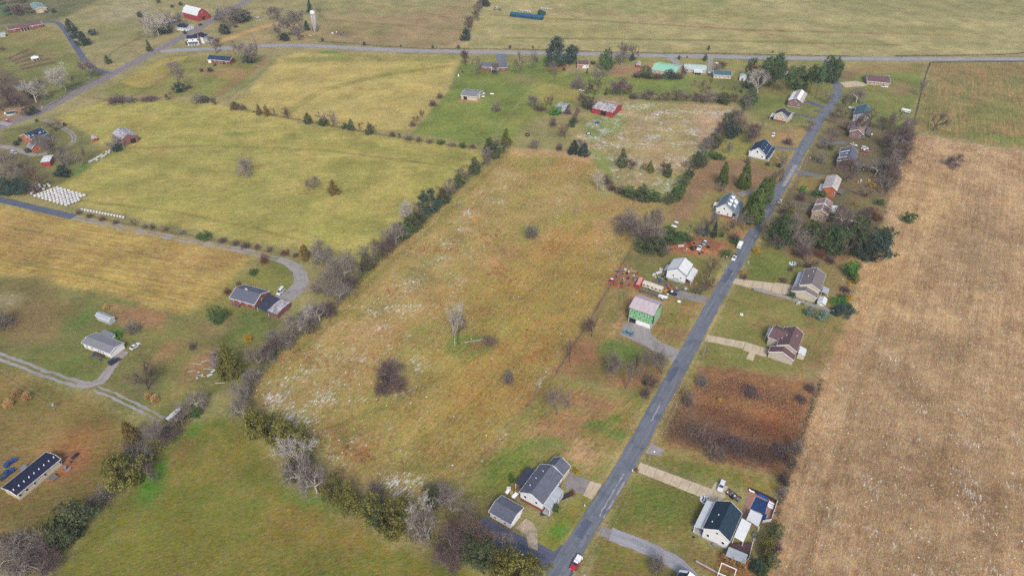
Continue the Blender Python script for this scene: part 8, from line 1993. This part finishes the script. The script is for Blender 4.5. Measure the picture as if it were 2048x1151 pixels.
simple('well_house', 'white well post beside a red bush at the yellow field corner', 'well post', 917, 153, [('post', MB().box(-.4, .4, -.4, .4, 0, 2.6), TRIM), ('cap', MB().lathe([(1.0, 2.6), (.5, 3.4), (.05, 3.8)], 6), R_SLATE)])
simple('garden_pavilion', 'white-roofed garden pavilion among the vegetable rows', 'pavilion', 72, 121, [('roof', MB().lathe([(3.6, 2.6), (2.6, 3.2), (1.4, 3.3), (1.3, 3.7), (.1, 4.2)], 6), TRIM)] + [('post', MB().box(3 * math.cos(a) - .1, 3 * math.cos(a) + .1, 3 * math.sin(a) - .1, 3 * math.sin(a) + .1, 0, 2.65), TRIM) for a in (0.3, 1.35, 2.4, 3.45, 4.5, 5.55)])
simple('round_pool', 'round above-ground pool with pale rim near the highway', 'pool', 23, 228, [('wall', ring(3.6, 1.3, .2, 24), W_GREYW), ('cover', MB().lathe([(3.4, .9), (2, 1.0), (.1, 1.0)], 24), mat('dark_pool_cover', rgb(52, 70, 78), rgb(40, 58, 68), .6)), ('step', MB().box(-4.8, -3.6, -.6, .6, 0, 1.1), TRIM)])
simple('white_bench_table', 'oval white garden table set on the lawn by the teal-roofed house', 'table', 1434, 128, [('top', MB().lathe([(1.6, .7), (1.6, .78), (.05, .79)], 14), TRIM), ('leg', MB().box(-.1, .1, -.1, .1, 0, .7), TRIM), ('foot', MB().box(-.6, .6, -.1, .1, 0, .08), TRIM)])
simple('satellite_dish', 'round white satellite dish on the grass above the green workshop drive', 'dish', 1358, 604, [('dish', MB().lathe([(.9, .5), (.6, .32), (.05, .25)], 14), TRIM), ('mast', MB().tube((0, 0, 0), (0, 0, .3), .1), W_BLOCK)])
simple('wellhead', 'white round wellhead on the lawn between the two east side houses', 'wellhead', 1483, 629, [('rim', ring(.75, .4, .3, 16), TRIM), ('lid', MB().lathe([(.5, .3), (.3, .42), (.05, .44)], 12), W_BLOCK)])
simple('fallen_limb', 'pale fallen limb lying right of the bare tree in the meadow', 'limb', 950, 682, [('limb', MB().tube((-4.6, -1.0, .25), (1, .3, .35), .22, .16, 7).tube((1, .3, .35), (7.2, 1.4, .3), .16, .06, 6), BK['pale']), ('branch', MB().tube((1.2, .3, .3), (3.6, -1.6, .25), .09, .03, 5).tube((2.6, .6, .3), (5.0, 2.6, .4), .09, .03, 5).tube((4.0, .9, .3), (5.6, -.6, .2), .07, .02, 5), BK['pale'])])
P_('shrub', 980, 686, 40, 12, 'low brown bramble patch at the end of the pale fallen limb')
for k, (x, y, dx, dy, l) in enumerate([(395, 728, 4, -1, 4), (410, 722, 3, 1.4, 3.2), (418, 738, 4.5, -.4, 4), (384, 742, 3, 1, 3), (428, 705, 3.4, -1.2, 3.4), (440, 766, 4, .2, 3.6), (404, 752, 3.4, -1, 3)]):
    simple('felled_log', ORD[k + 1] + ' pale felled log from the top left, beside the big olive cedar', 'log', x, y, [('log', MB().tube((-dx / 2, -dy / 2, .2), (dx / 2, dy / 2, .2), .2, .15, 7), BK['pale']), ('stub', MB().tube((0, 0, .2), (.3, .5, .5), .07, .03, 5), BK['pale'])])
simple('picnic_table', 'white garden table nearer the slate-roofed house patio', 'table', 1030, 992, [('top', MB().box(-1.2, 1.2, -.7, .7, .72, .8), TRIM), ('leg', MB().box(-1, -.9, -.5, .5, 0, .72), TRIM), ('leg', MB().box(.9, 1, -.5, .5, 0, .72), TRIM)], .9)
simple('picnic_table', 'white garden table nearer the detached garage', 'table', 1016, 984, [('top', MB().box(-1.0, 1.0, -.6, .6, .72, .8), TRIM), ('leg', MB().box(-.8, -.7, -.4, .4, 0, .72), TRIM), ('leg', MB().box(.7, .8, -.4, .4, 0, .72), TRIM)], .9)
simple('pergola', 'white open pergola frame at the bottom edge right of the curving drive', 'pergola', 1452, 1150, [('beam', MB().box(-2.4, 2.4, -2, -1.8, 2.4, 2.6).box(-2.4, 2.4, 1.8, 2, 2.4, 2.6).box(-2.4, -2.2, -1.8, 1.8, 2.4, 2.6).box(2.2, 2.4, -1.8, 1.8, 2.4, 2.6), TRIM)] + [('post', MB().box(x - .1, x + .1, y - .1, y + .1, 0, 2.4), TRIM) for x in (-2.3, 2.3) for y in (-1.9, 1.9)], -.5)
simple('retaining_wall', 'low red brick retaining wall at the end of the curving drive', 'wall', 1418, 1138, [('course', MB().box(-4.5, 4.5, -.25, .25, 0, .7), W_BRICK), ('cap', MB().box(-4.6, 4.6, -.3, .3, .702, .8), W_BLOCK)], heading(1418, 1138, (20, 11))[1])

# ------------------------------------------------------------------ the damp winter air over the valley
hz = MB().box(-1500, 1500, -300, 2600, -1.5, 202.5).me('haze')
hm = bpy.data.materials.new('damp_air'); hm.use_nodes = True
hn = hm.node_tree; hn.nodes.clear()
vo, ho = hn.nodes.new('ShaderNodeVolumePrincipled'), hn.nodes.new('ShaderNodeOutputMaterial')
vo.inputs['Color'].default_value = (.80, .86, .95, 1); vo.inputs['Density'].default_value = .00010; vo.inputs['Anisotropy'].default_value = .1
hn.links.new(vo.outputs[0], ho.inputs['Volume'])
tag(link('haze', hz, hm), kind='stuff')
